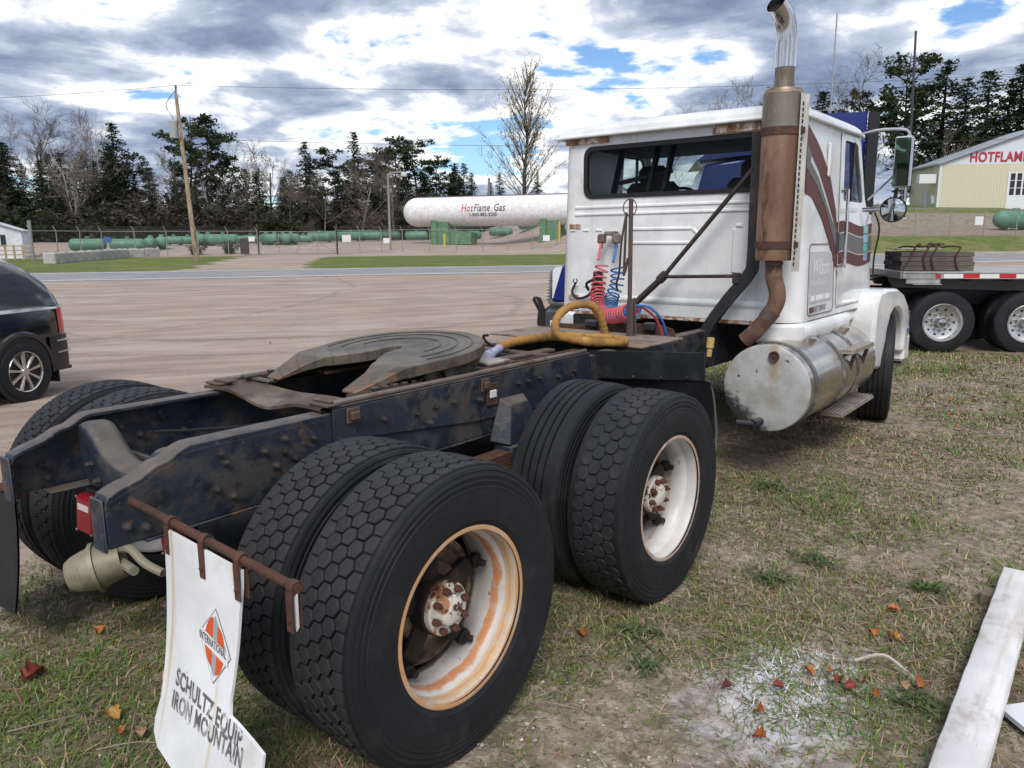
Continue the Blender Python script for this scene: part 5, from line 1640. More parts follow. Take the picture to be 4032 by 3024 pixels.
def make_van():
    hx, hy = .44, -.898
    rz = math.atan2(hy, hx)
    g0 = (-7.03, 1.56)
    # origin below the middle of the rear axle
    left = Vector((-hy, hx, 0))
    o = Vector((g0[0], g0[1], 0)) - left * .96
    z0 = Hxy(o.x, o.y) + .005
    van = thing('minivan', 'shiny black minivan with tinted quarter glass parked at the left on gravel', 'van', (o.x, o.y, z0), built_at_world=False)
    van.rotation_euler = (0, 0, rz)
    XS_ = [-.86, -.84, -.79, -.71, -.60, -.45, -.25, 0, .4, .9, 1.5, 2.0, 2.4, 2.8, 3.1, 3.5, 3.8, 4.0, 4.08]
    ZT = [.98, 1.04, 1.15, 1.28, 1.42, 1.54, 1.63, 1.68, 1.71, 1.73, 1.73, 1.70, 1.52, 1.28, 1.12, 1.05, .97, .82, .62]
    WW = [.60, .74, .85, .915, .95, .968, .975, .98, .985, .985, .985, .98, .975, .97, .96, .94, .88, .75, .5]

    def sec(x, zt, w, off=0.0):
        zb = min(1.02, zt - .03)
        k = max(0.0, min(1.0, (zt - 1.0) / .6))
        pts = [(w - .05, .27), (w, .50), (w + .004, .80), (w - .012, zb), (w - .03 - .03 * k, zb + (zt - zb) * .30), (w - .05 - .08 * k, zb + (zt - zb) * .62), (w - .08 - .15 * k, zb + (zt - zb) * .88), (w - .14 - .25 * k, zt), (w * .4, zt + .025 * k + .004), (0, zt + .03 * k + .005)]
        return [(x, y + off, z) for y, z in pts]

    body = MB()
    for sg in (1, -1):
        P = [[(x, sg * y, z) for x, y, z in sec(x, zt, w)] for x, zt, w in zip(XS_, ZT, WW)]
        body.grid(P)
    for i in (0, len(XS_) - 1):
        s_ = sec(XS_[i], ZT[i], WW[i])
        body.add(s_ + [(x, -y, z) for x, y, z in s_[:-1]], [tuple(list(range(10)) + list(range(18, 9, -1)))])
    body.b2((-.8, -.9, .26), (4.0, .9, .30))
    B = body.build('body', BLACKP, van, ang=60)

    def patch(xa, xb, ja, jb, off, mat, name, n=10, sg=1, parent=B):
        P = []
        for i in range(n + 1):
            x = xa + (xb - xa) * i / n
            zt = float(np.interp(x, XS_, ZT)); w = float(np.interp(x, XS_, WW))
            s_ = sec(x, zt, w)
            row = []
            for t in np.linspace(ja, jb, 6):
                k = int(min(t, 8.999)); f = t - k
                q = [s_[k][m] * (1 - f) + s_[k + 1][m] * f for m in range(3)]
                row.append((q[0] - off * .3 if x < -.6 else q[0], sg * (q[1] + off), q[2] + off * .3))
            P.append(row)
        m = MB(); m.grid(P)
        return m.build(name, mat, parent, recalc=False if False else True)
    for sg in (1, -1):
        patch(-.60, 1.25, 3.35, 6.3, .006, TINT, 'side_window', 14, sg)
        patch(1.33, 2.35, 3.35, 6.2, .006, TINT, 'side_window', 8, sg)
        patch(-.62, 2.6, 3.02, 3.22, .010, CHROME, 'window_trim', 16, sg)
        patch(-.58, 1.9, 6.75, 7.0, .010, CHROME, 'roof_rail', 16, sg)
        patch(-.857, -.60, 1.75, 3.05, .008, PM('van_lamp', (.50, .012, .02), .15, coat=.6), 'tail_light', 6, sg)
    # rear bumper wraps the corner, with two bright strips
    def wrap(z0_, z1_, off, mat, name, x_end):
        pts = [(x_end, .985 + off), (-.55, .975 + off), (-.70, .94 + off), (-.80, .86 + off * .7), (-.88 - off, .70), (-.92 - off, .3), (-.92 - off, -.3), (-.88 - off, -.70), (-.80, -.86 - off * .7), (-.70, -.94 - off), (-.55, -.975 - off), (x_end, -.985 - off)]
        inn = [(x * .5 if i in (0, 11) else x + .04, y * .9) for i, (x, y) in enumerate(pts)]
        m = MB()
        P = [[(x, y, z0_), (x - .006, y * 1.004, (z0_ + z1_) / 2), (x, y, z1_), (x + .05, y * .95, z1_)] for x, y in pts]
        m.grid(P)
        m.grid([[(x, y, z0_), (x + .06, y * .93, z0_)] for x, y in pts])
        return m.build(name, mat, van)
    BM = wrap(.28, .70, .012, VG, 'rear_bumper', -.40)
    for z in (.64, .50):
        m = MB(); m.tube(spline([(-.50, .996, z), (-.68, .962, z), (-.80, .885, z), (-.90, .72, z), (-.94, .4, z)], 5), .013, 6); m.build('bumper_strip', CHROME, BM)
    for wx in (0.0, 3.08):
        for sg in (1, -1):
            a = MB(); a.lathe([(sg * .962, .0), (sg * .995, .385), (sg * .985, .40)], 1, (wx, 0, .36), 36); a.build('wheel_arch', DARK, van)
            fl = MB(); fl.lathe([(sg * .975, .385), (sg * 1.006, .392), (sg * 1.008, .43), (sg * .980, .452)], 1, (wx, 0, .36), 30, a0=R(-88), a1=R(88)); fl.build('arch_flare', BLACKP, van)
            hub = MB(); hub.lathe([(sg * .93, .235), (sg * 1.005, .240), (sg * 1.012, .232), (sg * .985, .222), (sg * .95, .215), (sg * .945, 0)], 1, (wx, 0, .345), 40)
            wh = hub.build('wheel', PM('dish_grey', (.10, .10, .10), .4, metal=.6), van)  # dark grey wheel dish behind the silver spokes
            t_ = MB(); t_.lathe([(sg * .80, .24), (sg * .80, .33), (sg * .82, .345), (sg * .98, .345), (sg * 1.005, .330), (sg * 1.018, .29), (sg * 1.010, .24)], 1, (wx, 0, .345), 48); t_.build('tyre', RUBBER, wh)
            sp = MB()
            for k in range(9):
                M = Matrix.Translation((wx, sg * .995, .345)) @ Matrix.Rotation(2 * math.pi * k / 9, 4, 'Y')
                sp.add([(-.016, -sg * .012, .03), (.016, -sg * .012, .03), (.028, -sg * .012, .228), (-.028, -sg * .012, .228), (-.008, sg * .014, .03), (.008, sg * .014, .03), (.016, sg * .006, .226), (-.016, sg * .006, .226)], [(4, 5, 6, 7), (0, 4, 7, 3), (1, 2, 6, 5), (0, 1, 5, 4)], M)
            sp.lathe([(sg * .99, .055), (sg * 1.012, .04), (sg * 1.014, 0)], 1, (wx, 0, .345), 18)
            sp.lathe([(sg * 1.006, .241), (sg * 1.016, .236), (sg * 1.006, .226)], 1, (wx, 0, .345), 40)
            sp.build('spokes', SILV, wh)
    for sg in (1, -1):
        m = MB(); m.b2((-.50, sg * .78, .14), (-.485, sg * .99, .42)); m.build('mud_guard', DARK, van)
    m = MB(); m.b2((.45, .90, .22), (2.65, 1.0, .33), .02); m.build('running_board', CHROME, van)
    m = MB(); m.lathe([(.985, .075), (.992, .072), (.992, 0)], 1, (.32, 0, .86), 24); m.build('fuel_door', BLACKP, B)
    ws_ = MB(); ws_.add([(2.05, -.74, 1.685), (2.05, .74, 1.685), (3.05, .80, 1.15), (3.05, -.80, 1.15)], [(0, 1, 2, 3)])
    for v in range(4): pass
    ws_.v = [(x + .03, y, z + .025) for x, y, z in ws_.v]
    ws_.build('windscreen', TINT, B)
    return van


make_van()

# ------------------------------------------------------------------ blue truck with flatbed, behind
BLUEP = PM('truck_blue', (.012, .020, .15), .15, coat=.7); BWH = PM('truck_white', (.66, .68, .72), .2, coat=.5)
BLKM = PM('truck_black', (.010, .010, .012), .45)
BT_O = Vector((.71, 11.93, -.085)); BT_RZ = math.atan2(-.491, -.871)


def wheel10(parent, x, y0, name='wheel', sg=1, dual=True):
    """aluminium ten-hole wheel; y0 = outer tyre plane, body towards -sg"""
    hub = MB(); hub.lathe([(y0 - sg * .02, .285), (y0 + sg * .004, .295), (y0, .30), (y0 - sg * .03, .272), (y0 - sg * .09, .262), (y0 - sg * .115, .20), (y0 - sg * .11, .0)], 1, (x, 0, .485), 48)
    w = hub.build(name, PM('alloy_truck', (.62, .62, .63), .3, metal=.7, layers=[((.42, .41, .40), 7, .5, .7)]), parent)
    t_ = MB(); t_.lathe([(y0 - sg * .26, .29), (y0 - sg * .27, .40), (y0 - sg * .26, .465), (y0 - sg * .235, .485), (y0 - sg * .04, .485), (y0 - sg * .015, .465), (y0, .40), (y0 - sg * .012, .29)], 1, (x, 0, .485), 56); t_.build('tyre', RUBBER, w)
    if dual:
        t_ = MB(); y1 = y0 - sg * .34; t_.lathe([(y1 - sg * .26, .29), (y1 - sg * .27, .40), (y1 - sg * .26, .465), (y1 - sg * .235, .485), (y1 - sg * .04, .485), (y1 - sg * .015, .465), (y1, .40), (y1 - sg * .012, .29)], 1, (x, 0, .485), 40); t_.build('tyre', RUBBER, w)
    h = MB(); h.lathe([(y0 - sg * .11, .085), (y0 - sg * .04, .082), (y0 - sg * .01, .06), (y0, 0)], 1, (x, 0, .485), 24); h.build('hub_cap', CHROME, w)
    d = MB(); n_ = MB()
    for k in range(10):
        a = 2 * math.pi * k / 10
        d.lathe([(y0 - sg * .108, .021), (y0 - sg * .107, .0)], 1, (x + .205 * math.cos(a), 0, .485 + .205 * math.sin(a)), 10)
        a += .3
        n_.lathe([(y0 - sg * .11, .016), (y0 - sg * .075, .016), (y0 - sg * .075, 0)], 1, (x + .135 * math.cos(a), 0, .485 + .135 * math.sin(a)), 6)
    o = d.build('hand_hole', BLKM, w); o['kind'] = 'stuff'
    o = n_.build('lug_nut', PM('nut_grey', (.22, .22, .23), .4, metal=.7), w); o['kind'] = 'stuff'


def make_blue():
    t = thing('semi_truck', 'blue sleeper semi truck facing left behind the white cab', 'truck', tuple(BT_O), built_at_world=False)
    t.rotation_euler = (0, 0, BT_RZ)
    for x in (0.0, -1.24):
        wheel10(t, x, 0.0); wheel10(t, x, -2.45, sg=-1)
    wheel10(t, 5.15, -.05, dual=False); wheel10(t, 5.15, -2.40, sg=-1, dual=False)
    for y in (-.80, -1.66):
        MB().b2((-1.9, y - .04, .72), (6.0, y + .04, .98), .01).build('frame_rail', BLKM, t)
    MB().b2((-1.75, -1.5, .45), (.5, -.9, .72), .02).build('suspension', BLKM, t)
    m = MB(); m.prism([(-.55, .98), (.45, .98), (.40, 1.06), (.25, 1.115), (-.45, 1.115)], 1, -1.7, -.75); m.build('fifth_wheel', BLKM, t)
    # sleeper box and cab
    m = MB(); m.b2((1.32, -2.38, .95), (3.0, -.08, 3.35), .06); m.prism([(1.32, 3.3), (3.9, 3.05), (3.2, 3.55), (2.6, 3.72), (1.32, 3.74)], 1, -2.30, -.16); SL = m.build('sleeper', BLUEP, t)
    for y in (-2.38, -.14):
        m = MB(); m.b2((1.16, y, 1.0), (1.318, y + .06, 3.72)); m.build('side_extender', BLKM, t)
    m = MB(); m.prism([(2.98, .85), (4.35, .85), (4.35, 1.72), (3.85, 2.6), (3.75, 3.0), (2.98, 3.1)], 1, -2.25, -.2); CB = m.build('cab', BLUEP, t, bevel=.04)
    m = MB(); m.prism([(4.32, 1.80), (3.88, 2.56), (3.90, 2.57), (4.34, 1.81)], 1, -2.15, -.3); m.build('windscreen', PM('blue_glass', (.10, .20, .32), .05, spec=.8, coat=.5), CB)
    m = MB(); m.prism([(3.15, 1.75), (4.2, 1.75), (3.85, 2.5), (3.15, 2.5)], 1, -.198, -.190); m.build('door_window', PM('tint2', (.03, .05, .07), .05), CB)
    m = MB(); m.prism([(4.35, .85), (6.22, .72), (6.30, .80), (6.24, 1.28), (6.10, 1.36), (4.35, 1.76)], 1, -2.0, -.42); HD = m.build('hood', BLUEP, t, bevel=.05)
    m = MB(); m.prism([(6.21, 1.335), (6.08, 1.36), (6.14, 1.15), (6.20, .95), (6.24, .80), (6.255, .8), (6.25, 1.28)], 1, -.4215, -.412); m.build('white_flame', BWH, HD)
    m = MB(); m.prism([(6.22, .70), (6.34, .70), (6.30, 1.26), (6.22, 1.32)], 1, -1.9, -.5); GR = m.build('grille', CHROME, HD)
    for k in range(9):
        m = MB(); m.b2((6.30, -1.85, .76 + .055 * k), (6.375 - .006 * k, -.52, .785 + .055 * k), .004); m.build('grille_bar', CHROME, GR)
    for sg, yy in ((1, -.42), (-1, -2.0)):
        m = MB(); P = []
        for k in range(11):
            a = R(10 + 150 * k / 10)
            P.append([(5.15 + .62 * math.cos(a), yy + (-.05 if sg > 0 else .05), .50 + .60 * math.sin(a)), (5.15 + .60 * math.cos(a), yy + sg * .36, .46 + .58 * math.sin(a)), (5.15 + .56 * math.cos(a), yy + sg * .37, .44 + .54 * math.sin(a))])
        m.grid(P); m.build('front_fender', BLUEP, t)
    m = MB(); m.b2((6.05, -2.45, .22), (6.34, -.05, .62), .03); m.prism([(5.6, .25), (6.06, .25), (6.06, .62), (5.75, .62)], 1, -.12, -.05); BP = m.build('front_bumper', PM('bumper_dark', (.045, .05, .055), .35, layers=[((.09, .09, .09), 4, .5, .7)]), t)
    m = MB(); m.b2((6.12, -.0495, .36), (6.17, -.046, .45)); m.b2((6.20, -.0495, .36), (6.25, -.046, .45)); m.build('bumper_lamp', BWH, BP)
    # grille guard with folded uprights
    m = MB()
    for y in (-.25, -2.2):
        m.prism([(6.32, .05), (6.42, .05), (6.50, .40), (6.47, .70), (6.52, .82), (6.44, .82), (6.38, .66), (6.34, .5)], 1, y - .05, y + .05)
    for z in (.30, .55): m.tube([(6.42, -2.2, z), (6.42, -.25, z)], .035, 8)
    m.build('grille_guard', BLKM, t)
    m = MB(); m.tube([(6.46, -.25, .60), (6.56, -.22, .80), (6.53, -.22, .83)], .03, 8); m.tube([(6.40, -.25, .58), (6.47, -.22, .82), (6.53, -.22, .83)], .022, 8); m.build('guard_hook', PM('hook', (.05, .045, .05), .3, metal=.6), t)
    m = MB(); m.lathe([(1.5, .31), (2.9, .31)], 0, (0, -.36, .62), 28); m.lathe([(1.5, .31), (1.49, 0)], 0, (0, -.36, .62), 28); m.lathe([(2.9, .31), (2.91, 0)], 0, (0, -.36, .62), 28); m.build('fuel_tank', CHROME, t)
    m = MB(); m.tube([(1.80, -.5, 3.70), (1.80, -.5, 5.28)], .011, 6); m.build('whip_antenna', PM('antenna', (.30, .30, .32), .5), t)
    m = MB()
    for k, (z, dx) in enumerate(((1.02, .0), (1.07, .1), (1.0, .2))):
        m.tube(spline([(1.3, -.9 - .1 * k, z - .15), (1.18, -.8 - .1 * k, z - .02), (.95, -.7, z + .12), (.70, -.75 - .1 * k, 1.19)]), .016, 6)
    m.build('service_line', BLKM, t)


make_blue()


def make_trailer():
    t = thing('flatbed_trailer', 'silver flatbed trailer with red and white reflective tape along its side', 'trailer', tuple(BT_O), built_at_world=False)
    t.rotation_euler = (0, 0, BT_RZ)
    ALT = PM('trailer_alu', (.52, .52, .52), .35, metal=.7, layers=[((.35, .33, .31), 3, .5, .7)])
    n = 26
    for k in range(n):
        y = -2.49 + k * .0962
        if k < 25: MB().b2((.62, y, 1.245), (-11.5, y + .090, 1.272), .003).build('deck_plank', PM('deck_alu', (.42, .41, .39), .5, metal=.4, layers=[((.25, .22, .19), 4, .5, .7, 5, (.3, 1, 1))]), t)
    for y in (-2.55, .0):
        m = MB(); m.b2((.66, y - .02, 1.175), (-11.5, y + .02, 1.285), .004); m.b2((.66, y - .035, 1.262), (-11.5, y + .035, 1.29), .004); m.build('side_rail', ALT, t)
    m = MB(); m.b2((.62, -2.53, 1.175), (.68, -.02, 1.288), .004); m.build('front_rail', ALT, t)
    m = MB(); m.b2((.60, -.02, 1.10), (.10, .012, 1.17), .004); m.b2((.50, -.25, 1.085), (.08, .03, 1.098)); m.build('nose_plate', ALT, t)
    m = MB(); m.b2((.10, -.016, 1.185), (.18, .024, 1.255)); m.b2((.12, .0245, 1.20), (.16, .03, 1.24)); m.build('marker_lamp', PM('marker', (.35, .05, .05), .3), t)
    for y in (-.75, -1.75):
        m = MB(); m.prism([(.62, 1.10), (.55, 1.0), (.2, .99), (-1.0, .96), (-2.6, .88), (-11.5, .60), (-11.5, 1.243), (.62, 1.243)], 1, y - .06, y + .06); m.build('main_beam', PM('beam_grey', (.17, .165, .155), .5, metal=.3), t)
    for k in range(14):
        x = .3 - k * .6
        MB().b2((x, -2.52, 1.14), (x - .06, -.03, 1.243)).build('cross_bearer', BLKM, t)
    m = MB(); m.b2((.45, -1.7, 1.10), (-.7, -.8, 1.125)); m.build('upper_coupler', BLKM, t)
    RT_ = PM('tape_red', (.52, .02, .03), .3); WT_ = PM('tape_white', (.72, .72, .72), .3)
    x = .06
    for k in range(14):
        L = .28 if k % 2 == 0 else .24
        MB().b2((x, .0205, 1.19), (x - L, .0235, 1.255)).build('reflective_tape', WT_ if k % 2 == 0 else RT_, t)
        x -= L
    for xx in (-9.0, -10.3):
        for yy, sg in ((0.0, 1), (-2.5, -1)):
            wheel10(t, xx, yy, sg=sg)
    return t


make_trailer()
Mbt = Matrix.Translation(BT_O) @ Matrix.Rotation(BT_RZ, 4, 'Z')
TIMB = PM('timber_grey', (.085, .075, .065), .9, layers=[((.15, .13, .11), 3, .45, .65, 6, (.4, 4, 4)), ((.04, .035, .03), 6, .55, .7, 6, (.3, 3, 3))], bump=(20, .4), jitter=.2)
tm = MB(); tm.box((0, 0, 0), (1.08, .17, .072), .006); tme = tm.mesh('timber', smooth=False); tme.materials.append(TIMB)
LAY = ('bottom', 'second', 'third', 'top')
for j in range(4):
    for i in range(5):
        o = bpy.data.objects.new('timber', tme); COL.objects.link(o)
        o.matrix_world = Mbt @ Matrix.Translation((.08 + rnd.uniform(-.015, .015), -.32 - i * .178, 1.326 + j * .0755)) @ Matrix.Rotation(rnd.uniform(-.006, .006), 4, 'Z')
        tag(o, 'weathered grey timber in the chained flatbed stack, %s layer' % LAY[j], 'timber', 'timbers stacked on the flatbed, %s layer' % LAY[j])
m = MB(); m.prism([(.02, 1.6305), (.60, 1.6305), (.61, 1.640), (.01, 1.648)], 1, -1.1, -.28, M=None); m.v = [tuple(Mbt @ Vector(p)) for p in m.v]
m.build('cover_board', PM('board_pale', (.33, .31, .28), .8)).__setitem__('label', 'pale thin board lying on top of the timber stack'); bpy.data.objects['cover_board']['category'] = 'board'
CH = thing('load_chain', 'rusty chain strapped over the timber stack on the flatbed', 'chain', tuple(Mbt @ Vector((.2, -.3, 1.3))))
for xa, k in ((.45, 0), (.25, 1), (-.22, 2), (.13, 3)):
    m = MB(); pth = spline([(xa + .16 if k == 0 else xa, -.20, 1.30), (xa + .05, -.215, 1.50), (xa, -.22, 1.62), (xa - .05, -.35, 1.665), (xa - .03, -.8, 1.67), (xa, -1.13, 1.62)], 10)
    for i in range(0, len(pth) - 1):
        a, b = pth[i], pth[i + 1]; m.tube([Mbt @ a.lerp(b, -.1), Mbt @ a.lerp(b, 1.1)], .011 if i % 2 else .015, 5)
    m.build('chain_run', RUSTBAR, CH)
m = MB()
for k in range(26):
    a = Vector((.28 - .4 * rnd.random(), -.45 - .2 * rnd.random(), 1.66 + .05 * rnd.random())); m.tube([Mbt @ a, Mbt @ (a + Vector((rnd.uniform(-.05, .05), rnd.uniform(-.05, .05), rnd.uniform(-.01, .03))))], .014, 5)
m.build('chain_heap', RUSTBAR, CH)

# ------------------------------------------------------------------ gas yard across the road
TKW = PM('gas_tank_white', (.72, .72, .74), .4, layers=[((.66, .66, .68), .5, .5, .75, 3, (.1, 1, 1))])
GREEN = PM('tank_green', (.085, .20, .135), .5, layers=[((.14, .27, .19), 2, .48, .70, 5), ((.05, .12, .085), 3, .55, .72)], jitter=.15)
GREEND = PM('saddle_green', (.09, .20, .11), .7, layers=[((.15, .30, .18), 2, .5, .7)])


def big_tank():
    A = Vector((-61.4, 59.73, 4.82)); d = Vector((-44.57, 65.3, 4.74)) - A; d.z = 0.0; d.normalize()
    L, rr = 26.0, 1.58
    ang = math.atan2(d.y, d.x)
    t = thing('gas_storage_tank', 'huge white gas storage tank with red and black company lettering on green saddles', 'tank', (A.x, A.y, A.z - 3.2), built_at_world=False)
    t.rotation_euler = (0, 0, ang)
    zc = 3.2
    pr = []
    for k in range(9):
        a = R(90 * k / 8); pr.append((rr - rr * math.cos(a), rr * math.sin(a)))
    pr += [(L - x, r_) for x, r_ in reversed(pr)]
    m = MB(); m.lathe(pr, 0, (0, 0, zc), 56); S_ = m.build('shell', TKW, t)
    for x0 in (3.6, 16.2, 23):
        m = MB(); m.prism([(x0, -.3), (x0 + 2.4, -.3), (x0 + 2.2, zc - 1.1), (x0 + .3, zc - 1.1)], 1, -1.1, 1.1)
        m.b2((x0 + .2, -1.35, -.3), (x0 + .9, 1.35, zc - .9), .05)
        m.build('saddle', GREEND, t)
    for x in (1.6, 6.5, 11.5, 16.5, 21.5, 24.3):
        m = MB(); m.lathe([(x - .05, rr + .002), (x - .02, rr + .012), (x + .02, rr + .012), (x + .05, rr + .002)], 0, (0, 0, zc), 48); m.build('weld_seam', TKW, t)
    m = MB(); m.prism([(5.6, -.3), (8.4, -.3), (8.4, .9), (6.6, 1.2), (5.6, 1.3)], 1, -.9, .9); m.build('pier', GREEND, t)

    def wrap(x0, z0, off):
        def fn(a, b, c):
            th = (z0 + b) / rr
            return (x0 + a, -(rr + off) * math.cos(th), zc + (rr + off) * math.sin(th))
        return fn
    RED = PM('sign_red', (.55, .035, .04), .5); BLK = PM('sign_black', (.03, .03, .035), .5)
    text_mb('Hot', 1.12, wrap(7.6, -.05, .012), sx=.70, shear=.18, thick=.012, space=1.1, cut=.1).build('lettering', RED, S_, smooth=False)
    text_mb('Flame', 1.12, wrap(9.05, -.05, .012), sx=.64, shear=.18, thick=.012, space=1.12, cut=.1).build('lettering', BLK, S_, smooth=False)
    text_mb('Gas', 1.12, wrap(11.35, -.05, .012), sx=.70, shear=.18, thick=.012, space=1.1, cut=.1).build('lettering', BLK, S_, smooth=False)
    text_mb('1-800-882-3200', .52, wrap(8.5, -.58, .012), sx=.95, thick=.008, cut=.1).build('lettering', BLK, S_, smooth=False)
    m = MB(); m.tube([(0.5, 0, zc + rr * .8), (1.7, 0, zc + rr + .05), (24, 0, zc + rr + .05)], .05, 6); m.build('spray_pipe', PM('pipe_brown', (.14, .08, .08), .6), t)
    m = MB(); m.tube([(10.2, .1, zc + rr), (10.2, .1, zc + rr + 1.9)], .12, 8); m.build('relief_stack', PM('stack_grey', (.20, .16, .17), .6), t)


big_tank()


def capsule_tank(L, r_):
    t = thing('propane_tank', 'x', 'propane tank', (0, 0, 0), built_at_world=False)
    pr = []
    for k in range(7):
        a = R(90 * k / 6); pr.append((-L / 2 + r_ * .9 - r_ * .9 * math.cos(a), r_ * math.sin(a)))
    pr += [(-x, q) for x, q in reversed(pr)]
    m = MB(); m.lathe(pr, 0, (0, 0, r_ + .12), 24); m.build('shell', GREEN, t)
    m = MB(); m.lathe([(0, .22), (.16, .22), (.20, .18), (.20, 0)], 2, (0, 0, 2 * r_ + .09), 14); m.build('dome', GREEN, t)
    for x in (-L * .28, L * .28):
        m = MB(); m.prism([(-r_ * .6, 0), (r_ * .6, 0), (r_ * .5, .25), (-r_ * .5, .25)], 0, x - .06, x + .06); m.build('foot', GREEND, t)
    return t


TK_A = capsule_tank(3.5, .52); TK_B = capsule_tank(2.4, .40)
TANKS = [(74.6, -14.6, 's', 3.3), (74.1, -11.4, 's', 3.6), (76.6, -9.9, 'e', 0), (78.6, -9.2, 'e', 0), (86.0, -8.9, 's', 2), (86.0, -7.6, 's', 2), (85.8, -6.6, 'e', 0), (85.5, -5.6, 'e', 0), (84.2, -4.1, 's', 3.2), (87.3, -2.9, 's', 2.4), (88.6, -1.5, 's', 2.4), (85.8, 0.1, 'e', 0), (85.6, 0.95, 'e', 0), (85.6, 1.8, 'e', 0), (86.5, 2.65, 'e', 0), (88.6, 4.0, 's', 2.6), (91.2, 5.9, 's', 3), (92.8, 7.9, 's', 3), (94.1, 9.8, 's', 3), (95.2, 12.2, 's', 3), (97.4, 14.8, 's', 3.4), (96.0, 18.0, 's', 3.4), (98.5, 21.6, 's', 3.4), (95.8, 25.0, 's', 3.4), (91.6, 27.7, 's', 3.4), (88.9, 30.4, 's', 3.4), (85.4, 33.2, 's', 3.4)]
GL = {'a': ('green propane tank lying side-on behind the concrete blocks', 'green tanks behind the concrete blocks'), 'b': ('green propane tank seen end-on just right of the concrete blocks', 'green tanks end-on by the blocks'), 'c': ('small green propane tank in the far row between the blocks and the gate', 'green tanks between blocks and gate'), 'd': ('green propane tank seen end-on in the row behind the gate', 'green tanks end-on behind the gate'), 'e': ('green propane tank lying side-on behind the gate', 'green tanks side-on behind the gate'), 'f': ('green propane tank lying in the row beneath and beyond the big white tank', 'green tanks behind the white tank')}
firstA = firstB = True
for i, (s_, w_, k, L) in enumerate(TANKS):
    big = k == 'e' or L > 2.8
    src = TK_A if big else TK_B
    if big and firstA: o = src; firstA = False
    elif not big and firstB: o = src; firstB = False
    else: o = dup(src)
    z = 'a' if i < 2 else 'b' if i < 4 else 'c' if i < 11 else 'd' if i < 15 else 'e' if i < 18 else 'f'
    place(o, gp(s_, w_), ROADDIR + (R(90) if k == 'e' else 0) + rnd.uniform(-.45, .45) * (1 if i > 3 else .25), (.84, 1, 1))
    o['label'], o['group'] = GL[z]
o = dup(TK_A); place(o, gp(51.6, 62.6), ROADDIR + R(8), 1.42); o['label'] = 'large pale green propane tank on the bank at the right edge'; del o['group']
for (x, y) in ((-61.9, 28.4), (-60.6, 29.6)):
    m = MB(); m.lathe([(-.5, 0), (-.45, .16), (-.3, .22), (.3, .22), (.45, .16), (.5, 0)], 0, (0, 0, .22), 14); m.lathe([(.0, .1), (.14, .1)], 2, (0, 0, .40), 10)
    o = m.build('gas_cylinder', TKW); place(o, (x, y, Hxy(x, y)), R(60 if x < -61 else 20)); tag(o, 'small white gas cylinder lying in the grass at the end of the concrete blocks', 'gas cylinder', 'white cylinders by the blocks')

# concrete blocks
CON = PM('concrete', (.42, .41, .40), .9, layers=[((.30, .29, .28), 1.6, .5, .7), ((.52, .51, .50), 5, .55, .75)], bump=(12, .3), jitter=.12)
cbm = MB(); cbm.box((0, 0, .33), (1.46, .70, .66), .04); cbm.b2((-.3, -.12, .66), (.3, .12, .72), .03); cme = cbm.mesh('concrete_block'); cme.materials.append(CON)
A, B = Vector((-47.9, 17.3, 0)), Vector((-57.9, 26.4, 0))
d = (B - A).normalized()
for k in range(9):
    p = A + d * (.75 + 1.5 * k)
    o = bpy.data.objects.new('concrete_block', cme); COL.objects.link(o); place(o, (p.x, p.y, Hxy(p.x, p.y) - .02), math.atan2(d.y, d.x) + rnd.uniform(-.02, .02))
    tag(o, ['concrete block at the left end of the row by the fence', 'concrete block in the row along the green verge by the fence', 'concrete block at the right end of the straight row'][0 if k == 0 else 2 if k == 8 else 1], 'concrete block', 'concrete blocks along the verge')
for k in range(2):
    p = B + Vector((-.3, .9, 0)) + Vector((-.25, .97, 0)) * (1.5 * k)
    o = bpy.data.objects.new('concrete_block', cme); COL.objects.link(o); place(o, (p.x, p.y, Hxy(p.x, p.y) - .02), R(104))
    tag(o, 'concrete block set crosswise at the right end of the row', 'concrete block', 'concrete blocks turned at the end')

# chain-link fences
GALV = PM('galvanised', (.30, .31, .31), .5, metal=.5); DKP = PM('post_dark', (.05, .045, .045), .7)
WIREM = PM('fence_wire', (.22, .22, .22), .6)


